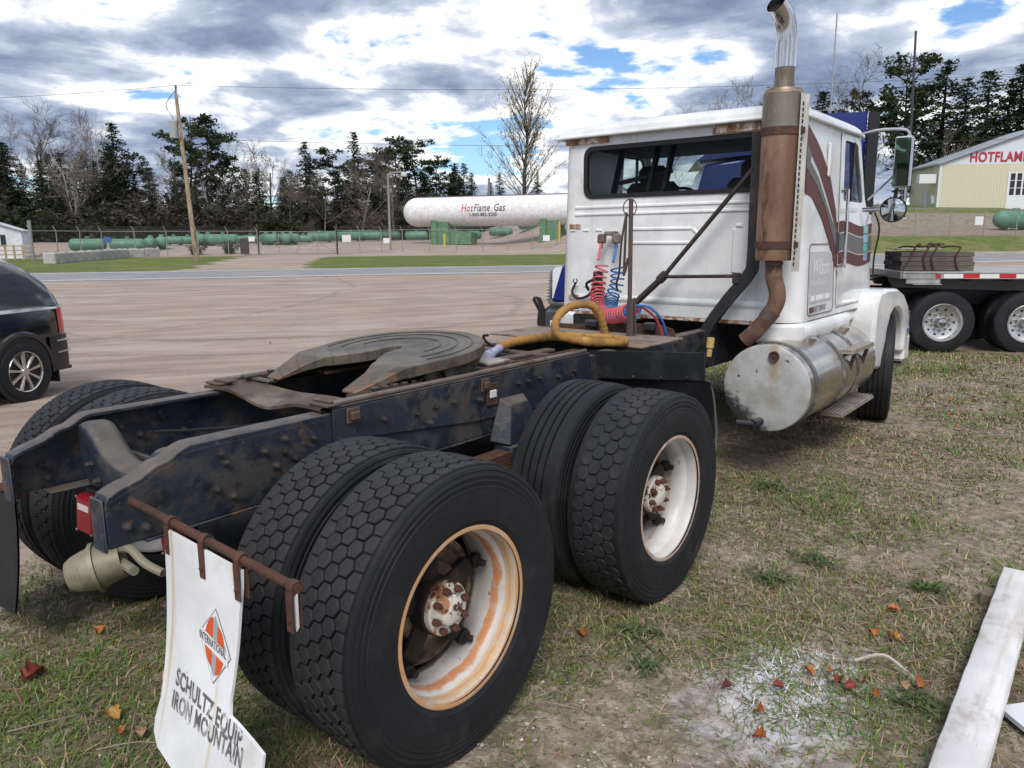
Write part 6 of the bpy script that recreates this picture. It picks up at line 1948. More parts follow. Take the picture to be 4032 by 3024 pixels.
def fence(name, label, pts, hgt=2.0, step=2.45, arms=True, mesh_step=.16):
    t = thing(name, label, 'fence', gp(*pts[0]))
    wires = MB()
    for a, b in zip(pts[:-1], pts[1:]):
        L = math.dist(a, b); n = max(1, round(L / step))
        P = [(a[0] + (b[0] - a[0]) * i / n, a[1] + (b[1] - a[1]) * i / n) for i in range(n + 1)]
        for i, q in enumerate(P):
            if i == n and b != pts[-1]: continue
            p = Vector(gp(*q)); m = MB(); m.tube([p, p + Vector((0, 0, hgt + .04))], .038, 8)
            if arms: m.tube([p + Vector((0, 0, hgt)), p + Vector((-.18, -.12, hgt + .38))], .022, 6)
            m.build('post', GALV, t)
        rail_ = MB(); rail_.tube([Vector(gp(*q)) + Vector((0, 0, hgt)) for q in P], .026, 6); rail_.build('top_rail', GALV, t)
        if arms:
            bw = MB()
            for k in range(3): bw.tube([Vector(gp(*q)) + Vector((-.06 * k - .05, -.04 * k - .03, hgt + .12 * (k + 1))) for q in P], .006, 4)
            o = bw.build('barbed_wire', WIREM, t)
        p0, p1 = Vector(gp(*a)), Vector(gp(*b))
        nn = int(L / mesh_step)
        hs = int(hgt / mesh_step)
        for i in range(-hs, nn):
            for sg in (1, -1):
                i0, i1 = (max(i, 0), min(i + hs, nn))
                if i1 <= i0: continue
                def pt(k):
                    f = k / nn; g = (k - i) / hs * hgt
                    if sg < 0: g = hgt - g
                    return p0.lerp(p1, f) + Vector((0, 0, g))
                A_, B_ = pt(i0), pt(i1)
                dd = Vector((0, 0, .0045))
                wires.add([A_ - dd, B_ - dd, B_ + dd, A_ + dd], [(0, 1, 2, 3)])
    o = wires.build('chain_link', WIREM, t, smooth=False, recalc=False); o['kind'] = 'stuff'
    return t


FL = fence('chain_link_fence', 'chain link fence with barbed wire running left of the yard gate', [(60.2, -15.2), (67.5, -12.2), (68.5, -.65)])
FR = fence('chain_link_fence', 'chain link fence with barbed wire between the gate and the white cab', [(69.0, 5.95), (71, 12), (71.8, 30)])
FH = fence('chain_link_fence', 'chain link fence on the bank below the yellow metal building', [(45.9, 36), (46.0, 66)], arms=False, step=3.2)
for (s_, w_) in ((60.2, -15.2),):
    p = Vector(gp(s_, w_)); m = MB(); m.tube([p, p + Vector((0, 0, 2.7))], .11, 10); m.build('corner_post', GALV, FL)
# double swing gate
G = thing('yard_gate', 'double swing gate of tubular frames with diagonal braces', 'gate', gp(68.6, 2.6))
for sg, (wa, wb) in (('l', (-.45, 2.6)), ('r', (2.72, 5.8))):
    pa, pb = Vector(gp(68.6, wa)), Vector(gp(68.9, wb)); mid = pa.lerp(pb, .5)
    Z = lambda v, h: v + Vector((0, 0, h))
    m = MB(); m.tube([Z(pa, .1), Z(pb, .1), Z(pb, 1.95), Z(pa, 1.95)], .032, 6, closed=True); m.tube([Z(mid, .1), Z(mid, 1.95)], .024, 6); m.tube([Z(pa, .1), Z(mid, 1.1)], .018, 5); m.tube([Z(mid, 1.1), Z(pb, .1)], .018, 5)
    LF = m.build('gate_leaf', GALV, G)
    wires = MB(); L = (pb - pa).length; nn = int(L / .16); hs = 12
    for i in range(-hs, nn):
        for s2 in (1, -1):
            i0, i1 = max(i, 0), min(i + hs, nn)
            if i1 <= i0: continue
            def pt(k):
                g = .1 + (k - i) / hs * 1.85
                return Z(pa.lerp(pb, k / nn), g if s2 > 0 else 2.05 - g)
            A_, B_ = pt(i0), pt(i1); dd = Vector((0, 0, .0045)); wires.add([A_ - dd, B_ - dd, B_ + dd, A_ + dd], [(0, 1, 2, 3)])
    o = wires.build('chain_link', WIREM, LF, smooth=False, recalc=False); o['kind'] = 'stuff'
for w_ in (-.6, 5.9):
    p = Vector(gp(68.6, w_)); m = MB(); m.tube([p, p + Vector((0, 0, 2.6))], .075, 10); m.build('gate_post', DKP, G)
# signs on the fence
for (s_, w_, h_, c, lab, sz) in ((68.45, -1.1, 1.35, (.70, .70, .70), 'small white notice board on the fence left of the gate', .5), (69.0, 6.75, 1.35, (.72, .70, .66), 'white notice board hung on the fence just right of the gate', .75), (68.9, 10.2, 1.15, (.75, .75, .75), 'small white placard on the fence beside the lamp post', .55), (71.4, 26.2, 1.0, (.75, .75, .77), 'white placard on the fence under the white tank', .7), (67.6, -11.8, 1.35, (.05, .12, .32), 'small blue sign on the fence by the concrete blocks', .55), (45.6, 51.6, 1.25, (.72, .73, .74), 'white placard on the fence below the yellow building', .8)):
    m = MB(); m.box((0, 0, 0), (sz, .02, sz * .8), .004); o = m.build('fence_sign', PM('sign_%d' % int(w_ * 10), c, .5)); place(o, gp(s_ - .12, w_, h_), ROADDIR); tag(o, lab, 'sign')
# dark cabinet by the gate
m = MB(); m.box((0, 0, .75), (.7, .5, 1.3), .03); o = m.build('gate_cabinet', DKP); place(o, gp(68.9, -1.7), ROADDIR); tag(o, 'dark cabinet standing at the left gate post', 'cabinet')
# yellow posts
for (s_, w_, h_, lab) in ((77, 17.3, 1.4, 'thin yellow bollard in front of the left tank saddle'), (74.0, 28.6, 2.0, 'yellow pipe frame at the right end of the white tank')):
    p = Vector(gp(s_, w_)); m = MB(); m.tube([p, p + Vector((0, 0, h_))], .11, 10)
    if h_ > 2: m.tube([p + Vector((0, 0, h_)), Vector(gp(s_, w_ + 1.2)) + Vector((0, 0, h_))], .08, 10)
    o = m.build('bollard', PM('safety_yellow', (.60, .42, .05), .5)); tag(o, lab, 'bollard')

# lamp post
p = Vector(gp(74.1, 11.35))
L = thing('lamp_post', 'grey lamp post with a short arm left of the white tank', 'lamp post', tuple(p))
MB().tube([p, p + Vector((0, 0, 7.1))], [.13, .09], 10).build('pole', PM('pole_grey', (.26, .24, .22), .7), L)
ex = Vector((r2[0], r2[1], 0))
MB().tube(spline([p + Vector((0, 0, 7.0)), p + Vector((0, 0, 7.15)) + ex * .5, p + Vector((0, 0, 7.2)) + ex * 1.4]), .07, 6).build('arm', GALV, L)
m = MB(); m.lathe([(-.28, .0), (-.24, .30), (-.02, .30), (.14, .16), (.18, 0)], 2, tuple(p + ex * 1.5 + Vector((0, 0, 7.05))), 16); m.build('lamp_head', PM('lamp_head', (.5, .5, .52), .4), L)

# utility pole with transformer, and its wires
WOODP = PM('pole_wood', (.30, .23, .165), .9, layers=[((.12, .075, .045), 1.5, .45, .65, 6, (6, 6, .3)), ((.42, .35, .27), 3, .55, .7, 6, (6, 6, .3))])
pb = Vector((-44.315, 24.722, .40)); pt_ = Vector((-46.75, 25.58, 11.12))
U = thing('utility_pole', 'weathered wooden utility pole with a grey transformer leaning by the driveway', 'utility pole', tuple(pb))
MB().tube([pb, pb.lerp(pt_, .4), pt_], [.17, .145, .11], 12).build('pole', WOODP, U)
e3 = Vector((-r2[0], -r2[1], 0))
c_ = pb.lerp(pt_, .80) + e3 * .42
m = MB(); m.lathe([(-.62, 0), (-.60, .27), (.45, .28), (.5, .24), (.52, 0)], 2, tuple(c_), 20); m.build('transformer', PM('transformer_grey', (.33, .34, .35), .5), U)
m = MB(); m.tube([pt_, pt_ + Vector((.05, 0, .45))], .05, 6); m.lathe([(-.15, .05), (0, .08), (.12, .05)], 2, tuple(pt_ + Vector((.05, 0, .5))), 8); m.build('insulator', PM('insul', (.12, .10, .10), .5), U)
m = MB(); m.tube(spline([pt_ + Vector((0, 0, .3)), pt_ + e3 * .7 + Vector((0, 0, -.6)), c_ + Vector((0, 0, .7)), c_ + Vector((0, 0, .5))]), .022, 5); m.build('drop_wire', DKP, U)


def wire(name, label, a, b, sag, r_=.014, n=24):
    a, b = Vector(a), Vector(b)
    m = MB(); m.tube([a.lerp(b, i / n) - Vector((0, 0, sag * 4 * (i / n) * (1 - i / n))) for i in range(n + 1)], r_, 4)
    tag(m.build(name, DKP), label, 'power line')


top = pt_ + Vector((.05, 0, .6))
wire('power_line', 'thin power line running from the utility pole top to the right across the sky', top, (12.0, 84.0, 15.5), 1.2)
wire('power_line', 'thin power line running from the utility pole top to the left edge', top, (-78, -2, 11.6), 1.0)
wire('power_line', 'lower cable running right from the utility pole across the trees', pb.lerp(pt_, .74), (12.5, 84.0, 10.2), 1.0, .016)
U2 = thing('utility_pole', 'wooden utility pole beyond the right edge that carries the wires', 'utility pole', (12.3, 84.0, Hxy(12.3, 84)))
MB().tube([(12.3, 84, Hxy(12.3, 84)), (12.3, 84, 15.6)], [.2, .14], 10).build('pole', WOODP, U2)
# tall thin dark mast on the bank
p = Vector((-13.9, 78.5, Hxy(-13.9, 78.5)))
M_ = thing('mast', 'tall thin dark mast rising in front of the pines at right', 'mast', tuple(p))
MB().tube([p, p + Vector((-.1, .2, 9)), Vector((-14.45, 79.5, 20.3))], [.13, .11, .10], 8).build('pole', PM('mast_dark', (.04, .035, .05), .5), M_)
MB().lathe([(0, .3), (.15, .28), (.2, .13)], 2, tuple(p), 10).build('base', CON, M_)

# white shed at the left edge
SH0 = Vector((-62.3, 21.0, Hxy(-62.3, 21)))
ax = Vector((-.50, .866, 0)).normalized()
S_ = thing('shed', 'small white shed with a gable roof at the left edge', 'shed', tuple(SH0), built_at_world=False)
S_.rotation_euler = (0, 0, math.atan2(3.4, 1.6))
SHW = PM('shed_white', (.66, .70, .74), .6, layers=[((.55, .58, .62), .8, .5, .7)])
m = MB(); m.prism([(-4.2, 0), (0, 0), (0, 2.05), (-2.1, 2.75), (-4.2, 2.05)], 1, 0, 5.0); m.build('wall', SHW, S_)
for a, b in (((.15, 2.0), (-2.1, 2.78)), ((-4.35, 2.0), (-2.1, 2.78))):
    m = MB(); m.prism([(a[0], a[1]), (b[0], b[1]), (b[0], b[1] + .08), (a[0], a[1] + .08)], 1, -.2, 5.2); m.build('roof', PM('shed_roof', (.55, .60, .66), .4), S_)
m = MB(); m.b2((-1.75, -.05, .95), (-1.05, -.002, 1.75)); WN = m.build('window', PM('shed_glass', (.03, .035, .045), .2), S_)
m = MB(); m.b2((-1.43, -.06, .95), (-1.37, -.051, 1.75)); m.build('muntin', SHW, WN)
m = MB()
for k in range(3): m.b2((-1.1 + .0, -.004, .3), (-1.08, 0.0, .31))
# wooden rack in front of the shed
RK = thing('wooden_rack', 'pale wooden rack of rails standing in front of the white shed', 'rack', gp(64.0, -16.9))
PALEW = PM('pale_wood', (.48, .38, .25), .8, layers=[((.36, .27, .17), 3, .5, .7)])
for k in range(5):
    w0 = -18.3 + .55 * k; p = Vector(gp(63.6, w0)); MB().b2(p - Vector((.06, .06, 0)), p + Vector((.06, .06, 1.05))).build('rack_post', PALEW, RK)
for h_ in (.35, .65, .95):
    a, b = Vector(gp(63.6, -18.6)) + Vector((0, 0, h_)), Vector(gp(63.6, -15.6)) + Vector((0, 0, h_)); MB().tube([a, b], .07, 4).build('rack_rail', PALEW, RK)

# yellow metal building
BO = Vector((-14.3, 95.9, 4.70)); dr = (Vector((-6.545, 100.852, 0)) - Vector((BO.x, BO.y, 0))).normalized()
YB_ = thing('metal_building', 'pale yellow metal building with grey gable, red lettering and a garage door', 'building', tuple(BO), built_at_world=False)
YB_.rotation_euler = (0, 0, math.atan2(dr.y, dr.x))
YEL = PM('yellow_metal', (.58, .56, .42), .5)
GRM = PM('grey_metal', (.60, .64, .70), .45)
Wd, Dp, Ev = 21.0, 7.5, 5.0
m = MB(); m.b2((0, 0, -.8), (Wd, Dp, Ev)); WL = m.build('wall', YEL, YB_)
for k in range(70):
    m = MB(); m.b2((.15 + k * .3, -.03, .1), (.22 + k * .3, -.001, Ev - .02)); o = m.build('wall_rib', YEL, WL, smooth=False)
    if k > 22: break
m = MB(); m.prism([(0, Ev), (Wd, Ev), (Wd / 2, Ev + 3.75)], 1, .02, Dp); m.build('gable', GRM, YB_)
for s0, s1 in ((-.4, Wd / 2), (Wd + .4, Wd / 2)):
    z0_, z1_ = Ev - .08, Ev + 3.85
    m = MB(); m.prism([(s0, z0_), (s1, z1_), (s1, z1_ + .18), (s0, z0_ + .18)], 1, -.35, Dp + .3); m.build('roof', PM('roof_grey', (.33, .36, .40), .4), YB_)
m = MB(); m.b2((-.02, -.04, -.9), (Wd, -.005, .12)); m.build('plinth', PM('plinth', (.22, .23, .25), .8), YB_)
m = MB(); m.b2((-.05, -.06, 0), (.2, -.004, Ev)); m.build('downpipe', GRM, YB_)
text_mb('HOTFLAME', 1.45, lambda a, b, c: (3.0 + a, -.03, Ev + .22 + b), sx=.80, thick=.04, space=1.05).build('lettering', PM('sign_red2', (.40, .03, .05), .5), YB_, smooth=False)
m = MB(); m.b2((7.2, -.06, -.2), (12.2, -.02, 4.05)); DR = m.build('garage_door', PM('door_white', (.68, .70, .72), .5), YB_)
pm_ = MB(); pm_.b2((0, -.02, 0), (.48, 0, .72)); pme = pm_.mesh('pane', smooth=False); pme.materials.append(PM('dark_pane', (.035, .022, .03), .15))
for i in range(7):
    for j in range(3): inst('pane', pme, DR, Matrix.Translation((7.45 + .68 * i, -.061, 1.62 + .80 * j)))
m = MB(); m.b2((-1.9, .4, 3.0), (-.1, 1.2, 4.0)); m.build('air_unit', PM('unit_white', (.66, .67, .68), .5), YB_)
m = MB(); m.b2((-.1, 2.4, 0), (-.03, 3.4, 2.3)); m.build('side_door', GRM, YB_)
m = MB(); m.b2((-.22, .8, .8), (-.003, 1.1, 1.6)); m.b2((-.2, 1.2, 1.1), (-.003, 1.45, 1.7)); m.build('meter_box', GRM, YB_)
# ------------------------------------------------------------------ trees
BARKD = PM('bark_dark', (.050, .040, .034), .9, jitter=.2); BARKG = PM('bark_grey', (.17, .155, .145), .9, layers=[((.10, .09, .085), 2, .5, .7)], jitter=.2); BARKW = PM('bark_pale', (.33, .31, .28), .9, layers=[((.12, .11, .10), 3, .58, .7)], jitter=.1)
TWIG = PM('twig_brown', (.13, .105, .092), .9, jitter=.25)
NEEDLE = PM('needle_dark', (.022, .036, .018), .9, layers=[((.040, .055, .024), 1.2, .5, .7, 4)], jitter=.25, spec=.2)
NEEDLEP = PM('needle_pine', (.030, .048, .022), .9, layers=[((.055, .070, .028), 1.2, .5, .7, 4)], jitter=.2, spec=.2)
LEAFY = PM('leaf_yellow', (.42, .30, .10), .8, layers=[((.18, .13, .05), 2, .5, .7)])
BRUSH = PM('brush_brown', (.060, .052, .043), .9, layers=[((.032, .040, .020), .16, .44, .56, 4), ((.12, .105, .09), .5, .54, .68, 4)], spec=.2)


class FM:
    """fast triangle soup"""
    def __init__(s): s.v = []; s.f = []

    def tri(s, a, b, c):
        n = len(s.v); s.v += [tuple(a), tuple(b), tuple(c)]; s.f.append((n, n + 1, n + 2))

    def seg(s, a, b, r0, r1):
        a, b = Vector(a), Vector(b); d = (b - a)
        if d.length < 1e-6: return
        d.normalize(); x = d.orthogonal().normalized(); y = d.cross(x)
        n = len(s.v)
        for p, r_ in ((a, r0), (b, r1)):
            for k in range(3):
                an = 2.0944 * k; s.v.append(tuple(p + (x * math.cos(an) + y * math.sin(an)) * r_))
        for k in range(3):
            k2 = (k + 1) % 3; s.f.append((n + k, n + k2, n + 3 + k2, n + 3 + k))

    def mesh(s, name, mat):
        me = bpy.data.meshes.new(name); me.from_pydata(s.v, [], s.f); me.materials.append(mat); return me


def rv(rg, s=1.0): return Vector((rg.uniform(-s, s), rg.uniform(-s, s), rg.uniform(-s, s)))


def tuft(fm, p, size, rg, n, flat=.6):
    for _ in range(n):
        c = p + Vector((rg.gauss(0, .5), rg.gauss(0, .5), rg.gauss(0, .5) * flat)) * size
        a = rv(rg).normalized() * size * rg.uniform(.6, 1.2); b = rv(rg).normalized() * size * rg.uniform(.35, .75)
        fm.tri(c - a * .5, c + a * .5, c + b)


def spruce(seed, h):
    rg = random.Random(seed); tr = FM(); cr = FM()
    tr.seg((0, 0, 0), (0, 0, h * .5), h * .013, h * .009); tr.seg((0, 0, h * .5), (0, 0, h), h * .009, h * .001)
    nl = 36; fat = rg.uniform(.15, .20)
    for i in range(nl):
        t = i / (nl - 1); z = h * (.08 + .91 * t)
        R_ = h * fat * (1 - t) ** .8 * rg.uniform(.75, 1.15) + .12
        nb = int(5 + 4 * (1 - t))
        for k in range(nb):
            a = rg.uniform(0, 6.283); L = R_ * rg.uniform(.6, 1.15)
            tip = Vector((math.cos(a) * L, math.sin(a) * L, z - L * rg.uniform(.1, .45)))
            tr.seg((0, 0, z), tip, .03, .008)
            m = max(2, int(L / .33))
            for q in range(1, m + 1):
                p = Vector((0, 0, z)).lerp(tip, (q + rg.uniform(-.3, .3)) / m)
                tuft(cr, p, .38 * (1 - .25 * t), rg, 6, .55)
    tuft(cr, Vector((0, 0, h * .985)), .16, rg, 6, 1.5)
    return tr, cr, NEEDLE, BARKD


def pine(seed, h):
    rg = random.Random(seed); tr = FM(); cr = FM()
    p = Vector((0, 0, 0)); pts = [p]
    for i in range(6):
        p = p + Vector((rg.uniform(-.02, .02) * h, rg.uniform(-.02, .02) * h, h / 6)); pts.append(p)
    for i in range(6): tr.seg(pts[i], pts[i + 1], h * .014 * (1 - i / 7), h * .014 * (1 - (i + 1) / 7))
    n = 44
    for i in range(n):
        t = .30 + .69 * (i + rg.random() * .8) / n
        j = min(5, int(t * 6)); b = pts[j].lerp(pts[j + 1], t * 6 - j)
        a = rg.uniform(0, 6.283)
        L = h * (.20 * math.sin(math.pi * min(1, (1.06 - t) / .72)) ** .8 + .02) * rg.uniform(.5, 1.25)
        tip = b + Vector((math.cos(a) * L, math.sin(a) * L, L * rg.uniform(.0, .55)))
        tr.seg(b, tip, .07, .02)
        m = max(2, int(L / .5))
        for q in range(m):
            c = b.lerp(tip, .45 + .6 * (q + rg.random()) / m)
            tuft(cr, c + rv(rg, .2), .50, rg, 15, .6)
    for i in range(5):      # dead lower limbs
        z = h * rg.uniform(.15, .36); a = rg.uniform(0, 6.283); L = h * rg.uniform(.05, .12)
        tr.seg((0, 0, z), (math.cos(a) * L, math.sin(a) * L, z + L * .2), .03, .006)
    return tr, cr, NEEDLEP, BARKD


def bare(seed, h, stems=1, spread=.45, bark=BARKG, leaves=0.0, upright=.25, rr=.011, dens=1.0):
    rg = random.Random(seed); tr = FM(); cr = FM()

    def grow(p, d, L, r_, lvl):
        n = 3; q = p
        for i in range(n):
            d = (d + rv(rg, .13) + Vector((0, 0, upright * .25))).normalized()
            e = q + d * (L / n); ra, rb = r_ * (1 - i / n * .45), r_ * (1 - (i + 1) / n * .45)
            (tr if lvl < 2 else cr).seg(q, e, ra, rb)
            if lvl < 4:
                kids = [0, 2, 3, 3, 2][lvl] if lvl else (3 if i else 1)
                for _ in range(int(kids * dens + rg.random())):
                    ax_ = d.orthogonal().normalized(); ax_.rotate(Matrix.Rotation(rg.uniform(0, 6.283), 3, d))
                    nd = (d * rg.uniform(.55, 1.0) + ax_ * spread * rg.uniform(.7, 1.5)).normalized()
                    grow(q.lerp(e, rg.random()), nd, L * rg.uniform(.42, .68), max(rb * .55, .012), lvl + 1)
            elif leaves and rg.random() < leaves:
                pass
            q = e
        if leaves and lvl >= 2 and rg.random() < leaves: lf.append(q)
    lf = []
    for s_ in range(stems):
        a = 6.283 * s_ / stems + rg.random()
        d = Vector((math.cos(a) * (.0 if stems == 1 else .42), math.sin(a) * (.0 if stems == 1 else .42), 1)).normalized()
        grow(Vector((0, 0, 0)), d, h * (.60 if stems == 1 else .62) * rg.uniform(.85, 1.1), h * rr, 0)
    lv = FM()
    for q in lf:
        for _ in range(3):
            c = q + rv(rg, .25); a = rv(rg, .14); b = rv(rg, .14); lv.tri(c, c + a, c + b)
    return tr, cr, TWIG, bark, lv


def poplar(seed, h):
    rg = random.Random(seed); tr = FM(); cr = FM(); lv = FM()
    pts = [Vector((0, 0, 0))]
    for i in range(10): pts.append(pts[-1] + Vector((rg.uniform(-.012, .012) * h, rg.uniform(-.012, .012) * h, h / 10)))
    for i in range(10): tr.seg(pts[i], pts[i + 1], h * .016 * (1 - i / 10.5), h * .016 * (1 - (i + 1) / 10.5))
    for i in range(88):
        t = .14 + .84 * rg.random(); j = min(9, int(t * 10)); b = pts[j].lerp(pts[j + 1], t * 10 - j); a = rg.uniform(0, 6.283)
        L = h * (.36 * (1 - t) ** .6 + .07) * rg.uniform(.6, 1.1)
        out = rg.uniform(.35, .75) * (1.6 if t < .35 else 1.0)
        d = Vector((math.cos(a) * out, math.sin(a) * out, 1)).normalized(); q = b
        for k in range(4):
            d = (d + rv(rg, .10) + Vector((0, 0, .10))).normalized(); e = q + d * L / 4; tr.seg(q, e, .06 * (1 - k / 5), .06 * (1 - (k + 1) / 5)); 
            for _ in range(3):
                nd = (d + rv(rg, .5)).normalized(); f_ = e + nd * L * rg.uniform(.12, .30); cr.seg(e, f_, .028, .014)
                if rg.random() < (.95 if t < .6 else .5):
                    for _ in range(6 if t < .6 else 3):
                        c = f_ + rv(rg, .35); lv.tri(c, c + rv(rg, .17), c + rv(rg, .17))
            q = e
    return tr, cr, TWIG, BARKD, lv


def bush(seed, h, green=False):
    rg = random.Random(seed); tr = FM(); cr = FM()
    for i in range(26):
        a = rg.uniform(0, 6.283); d = Vector((math.cos(a) * .6 * rg.random(), math.sin(a) * .6 * rg.random(), 1)).normalized(); q = Vector((rg.uniform(-.5, .5), rg.uniform(-.5, .5), 0)) * h * .4; L = h * rg.uniform(.5, 1.0)
        for k in range(4):
            d = (d + rv(rg, .25)).normalized(); e = q + d * L / 4; tr.seg(q, e, .03, .02)
            for _ in range(4): cr.seg(e, e + (d + rv(rg, .9)).normalized() * L * .22, .014, .008)
            tuft(cr, e, .42, rg, 10, .8)
            q = e
    return tr, cr, BRUSH, TWIG


PROTO = {}


def proto(kind, var):
    key = (kind, var)
    if key in PROTO: return PROTO[key]
    lv = None
    if kind == 'spruce': r_ = spruce(11 + var, 14.0); H0 = 14.0
    elif kind == 'pine': r_ = pine(31 + var, 15.0); H0 = 15.0
    elif kind == 'bare': r_ = bare(51 + var, 14.0, 1, .75, upright=.40, dens=.78); H0 = 14.0
    elif kind == 'baremulti': r_ = bare(73, 15.0, 6, .6, BARKW, upright=.40, rr=.013, dens=.6); H0 = 15.0
    elif kind == 'birch': r_ = bare(84, 12.0, 1, .5, BARKW, upright=.35, dens=.7); H0 = 12.0
    elif kind == 'poplar': r_ = poplar(91, 20.0); H0 = 20.0
    else: r_ = bush(101 + var, 4.0); H0 = 4.0
    if len(r_) == 5: lv = r_[4]
    tr, cr, cm, bm_ = r_[:4]
    zmax = max([v[2] for v in cr.v] + [v[2] for v in tr.v])
    PROTO[key] = (tr.mesh('trunk', bm_), cr.mesh('crown', cm), lv.mesh('leaves', LEAFY) if lv and lv.v else None, zmax)
    return PROTO[key]


TREES = [('bare', -107.9, 36.6, 15.8), ('bare', -107.6, 39.5, 17.6), ('spruce', -109.0, 35.7, 10.8), ('spruce', -113.6, 39.8, 10.1), ('spruce', -111.9, 42.5, 11.5), ('baremulti', -94.1, 38.4, 16.3), ('bare', -100.4, 43.9, 16.5), ('spruce', -94.5, 43.3, 14.1), ('pine', -95.9, 46.1, 10.8), ('spruce', -91.1, 40.8, 10.1), ('spruce', -97.0, 49.1, 7.3), ('pine', -86.7, 48.2, 15.2), ('pine', -87.0, 50.6, 14.5), ('pine', -89.0, 54.2, 11.8), ('spruce', -87.1, 46.6, 6.6), ('bare', -87.3, 56.9, 12.8), ('bare', -87.8, 60.4, 13.6), ('bare', -86.2, 63.0, 11.5), ('spruce', -86.5, 65.3, 13.2), ('bare', -83.2, 65.3, 10.6), ('spruce', -84.8, 56.3, 8.3), ('spruce', -82.0, 58.5, 8.0), ('spruce', -79.5, 61.7, 7.5), ('pine', -81.5, 66.7, 12.2), ('spruce', -81.2, 69.5, 14.5), ('pine', -78.3, 70.5, 12.6), ('pine', -77.6, 73.7, 13.8), ('pine', -76.0, 76.3, 13.7), ('pine', -73.9, 77.9, 11.8), ('spruce', -73.3, 81.1, 10.4), ('spruce', -71.4, 82.5, 8.6), ('poplar', -59.5, 79.0, 20.8), ('spruce', -69.6, 86.6, 7.1), ('spruce', -65.3, 90.0, 5.0), ('spruce', -71.3, 86.5, 6.2), ('bare', -54.2, 109.2, 16.1), ('bare', -44.7, 106.4, 17.7), ('bare', -42.0, 112.4, 16.8), ('spruce', -37.9, 111.8, 18.6), ('bare', -28.6, 110.0, 19.8), ('spruce', -30.8, 107.0, 14.6), ('pine', -26.3, 110.6, 15.3), ('pine', -22.4, 112.4, 19.3), ('pine', -19.7, 110.6, 16.2), ('spruce', -18.2, 117.0, 18.6), ('spruce', -15.8, 117.7, 16.4), ('spruce', -14.2, 124.1, 18.0), ('spruce', -12.0, 127.1, 17.0), ('spruce', -10.8, 128.1, 19.1), ('spruce', -9.4, 131.8, 17.6), ('birch', -14.9, 109.2, 10.8), ('bare', -18.8, 100.9, 8.3)]
TN = {'bare': 'bare_tree', 'baremulti': 'bare_tree', 'birch': 'birch_tree', 'spruce': 'spruce_tree', 'pine': 'pine_tree', 'poplar': 'poplar_tree', 'bush': 'shrub'}


def zone(i, kind):
    if i < 11: return 'in the wood behind the green tanks at far left', 'left wood'
    if i < 15: return 'right behind the utility pole', 'trees behind the utility pole'
    if i < 23: return 'in the wood behind the yard gate', 'wood behind the gate'
    if i < 31: return 'in the dense stand left of the white gas tank', 'stand left of the tank'
    if i < 35: return 'beyond the white gas tank', 'trees beyond the tank'
    if i < 40: return 'whose top shows above the white cab roof', 'trees above the cab roof'
    return 'behind the yellow metal building at right', 'trees behind the yellow building'


ADJ = {'bare': 'leafless grey tree', 'spruce': 'dark conical spruce', 'pine': 'dark pine with clumped crown', 'birch': 'pale-barked leafless birch', 'bush': 'brown leafless shrub'}
for i, (k, x, y, h) in enumerate(TREES):
    var = i % 3 if k in ('spruce', 'pine', 'bare') else 0
    tm_, cm_, lm_, zm = proto(k, var)
    zl, zg = zone(i, k)
    if k == 'baremulti': lab, grp = 'large pale many-stemmed leafless tree behind the green tanks at left', None
    elif k == 'poplar': lab, grp = 'tall poplar with thin yellow leaves above the white gas tank', None
    elif k == 'birch': lab, grp = 'pale-barked leafless birch in front of the pines beside the yellow building', None
    else: lab, grp = ADJ[k] + ' ' + zl, '%s %ss' % (zg, k)
    t = thing(TN[k], lab, 'tree', (x, y, Hxy(x, y) - .1), grp, built_at_world=False)
    sc = (h + .1) / zm
    wsc = sc * rnd.uniform(.9, 1.15) * {'pine': 1.2, 'spruce': 1.45 if i < 38 else 2.0, 'poplar': 1.3}.get(k, 1.0)
    t.scale = (wsc, wsc, sc); t.rotation_euler = (0, 0, rnd.uniform(0, 6.28))
    for nm, me in (('trunk', tm_), ('crown', cm_), ('leaves', lm_)):
        if me: 
            o = bpy.data.objects.new(nm, me); COL.objects.link(o); o.parent = t
# more conifers standing behind, so that the wood closes
FILL = [('spruce', 108 + rnd.uniform(-5, 9), -30 + i * 1.75 + rnd.uniform(-.8, .8), rnd.uniform(7.5, 12.0)) for i in range(18)] + [('spruce', 112 + rnd.uniform(-5, 8), 2 + i * 1.6 + rnd.uniform(-.8, .8), rnd.uniform(7.0, 11.5)) for i in range(19)]
NL = 18
for i, (k, s_, w_, h) in enumerate(FILL):
    tm_, cm_, lm_, zm = proto(k, i % 3)
    t = thing('spruce_tree', 'dark spruce in the back row of the wood %s' % ('left of the driveway' if i < NL else 'right of the driveway'), 'tree', gp(s_, w_, -.1), 'back row spruces', built_at_world=False)
    sc = h / zm; wsc = sc * rnd.uniform(1.5, 2.0); t.scale = (wsc, wsc, sc); t.rotation_euler = (0, 0, rnd.uniform(0, 6.28))
    for nm, me in (('trunk', tm_), ('crown', cm_)):
        o = bpy.data.objects.new(nm, me); COL.objects.link(o); o.parent = t
for i in range(12):
    s_, w_, h = 100 + rnd.uniform(-3, 8), (-24 + i * 3.6) if i < 7 else (3 + (i - 7) * 4.2), rnd.uniform(8, 12.5)
    tm_, cm_, lm_, zm = proto('bare', i % 3)
    t = thing('bare_tree', 'thin leafless tree at the front of the wood %s' % ('left of the driveway' if i < 7 else 'right of the driveway'), 'tree', gp(s_, w_, -.1), 'thin leafless trees at the wood edge', built_at_world=False)
    sc = h / zm; t.scale = (sc * 1.2, sc * 1.2, sc); t.rotation_euler = (0, 0, rnd.uniform(0, 6.28))
    for nm, me in (('trunk', tm_), ('crown', cm_)):
        o = bpy.data.objects.new(nm, me); COL.objects.link(o); o.parent = t
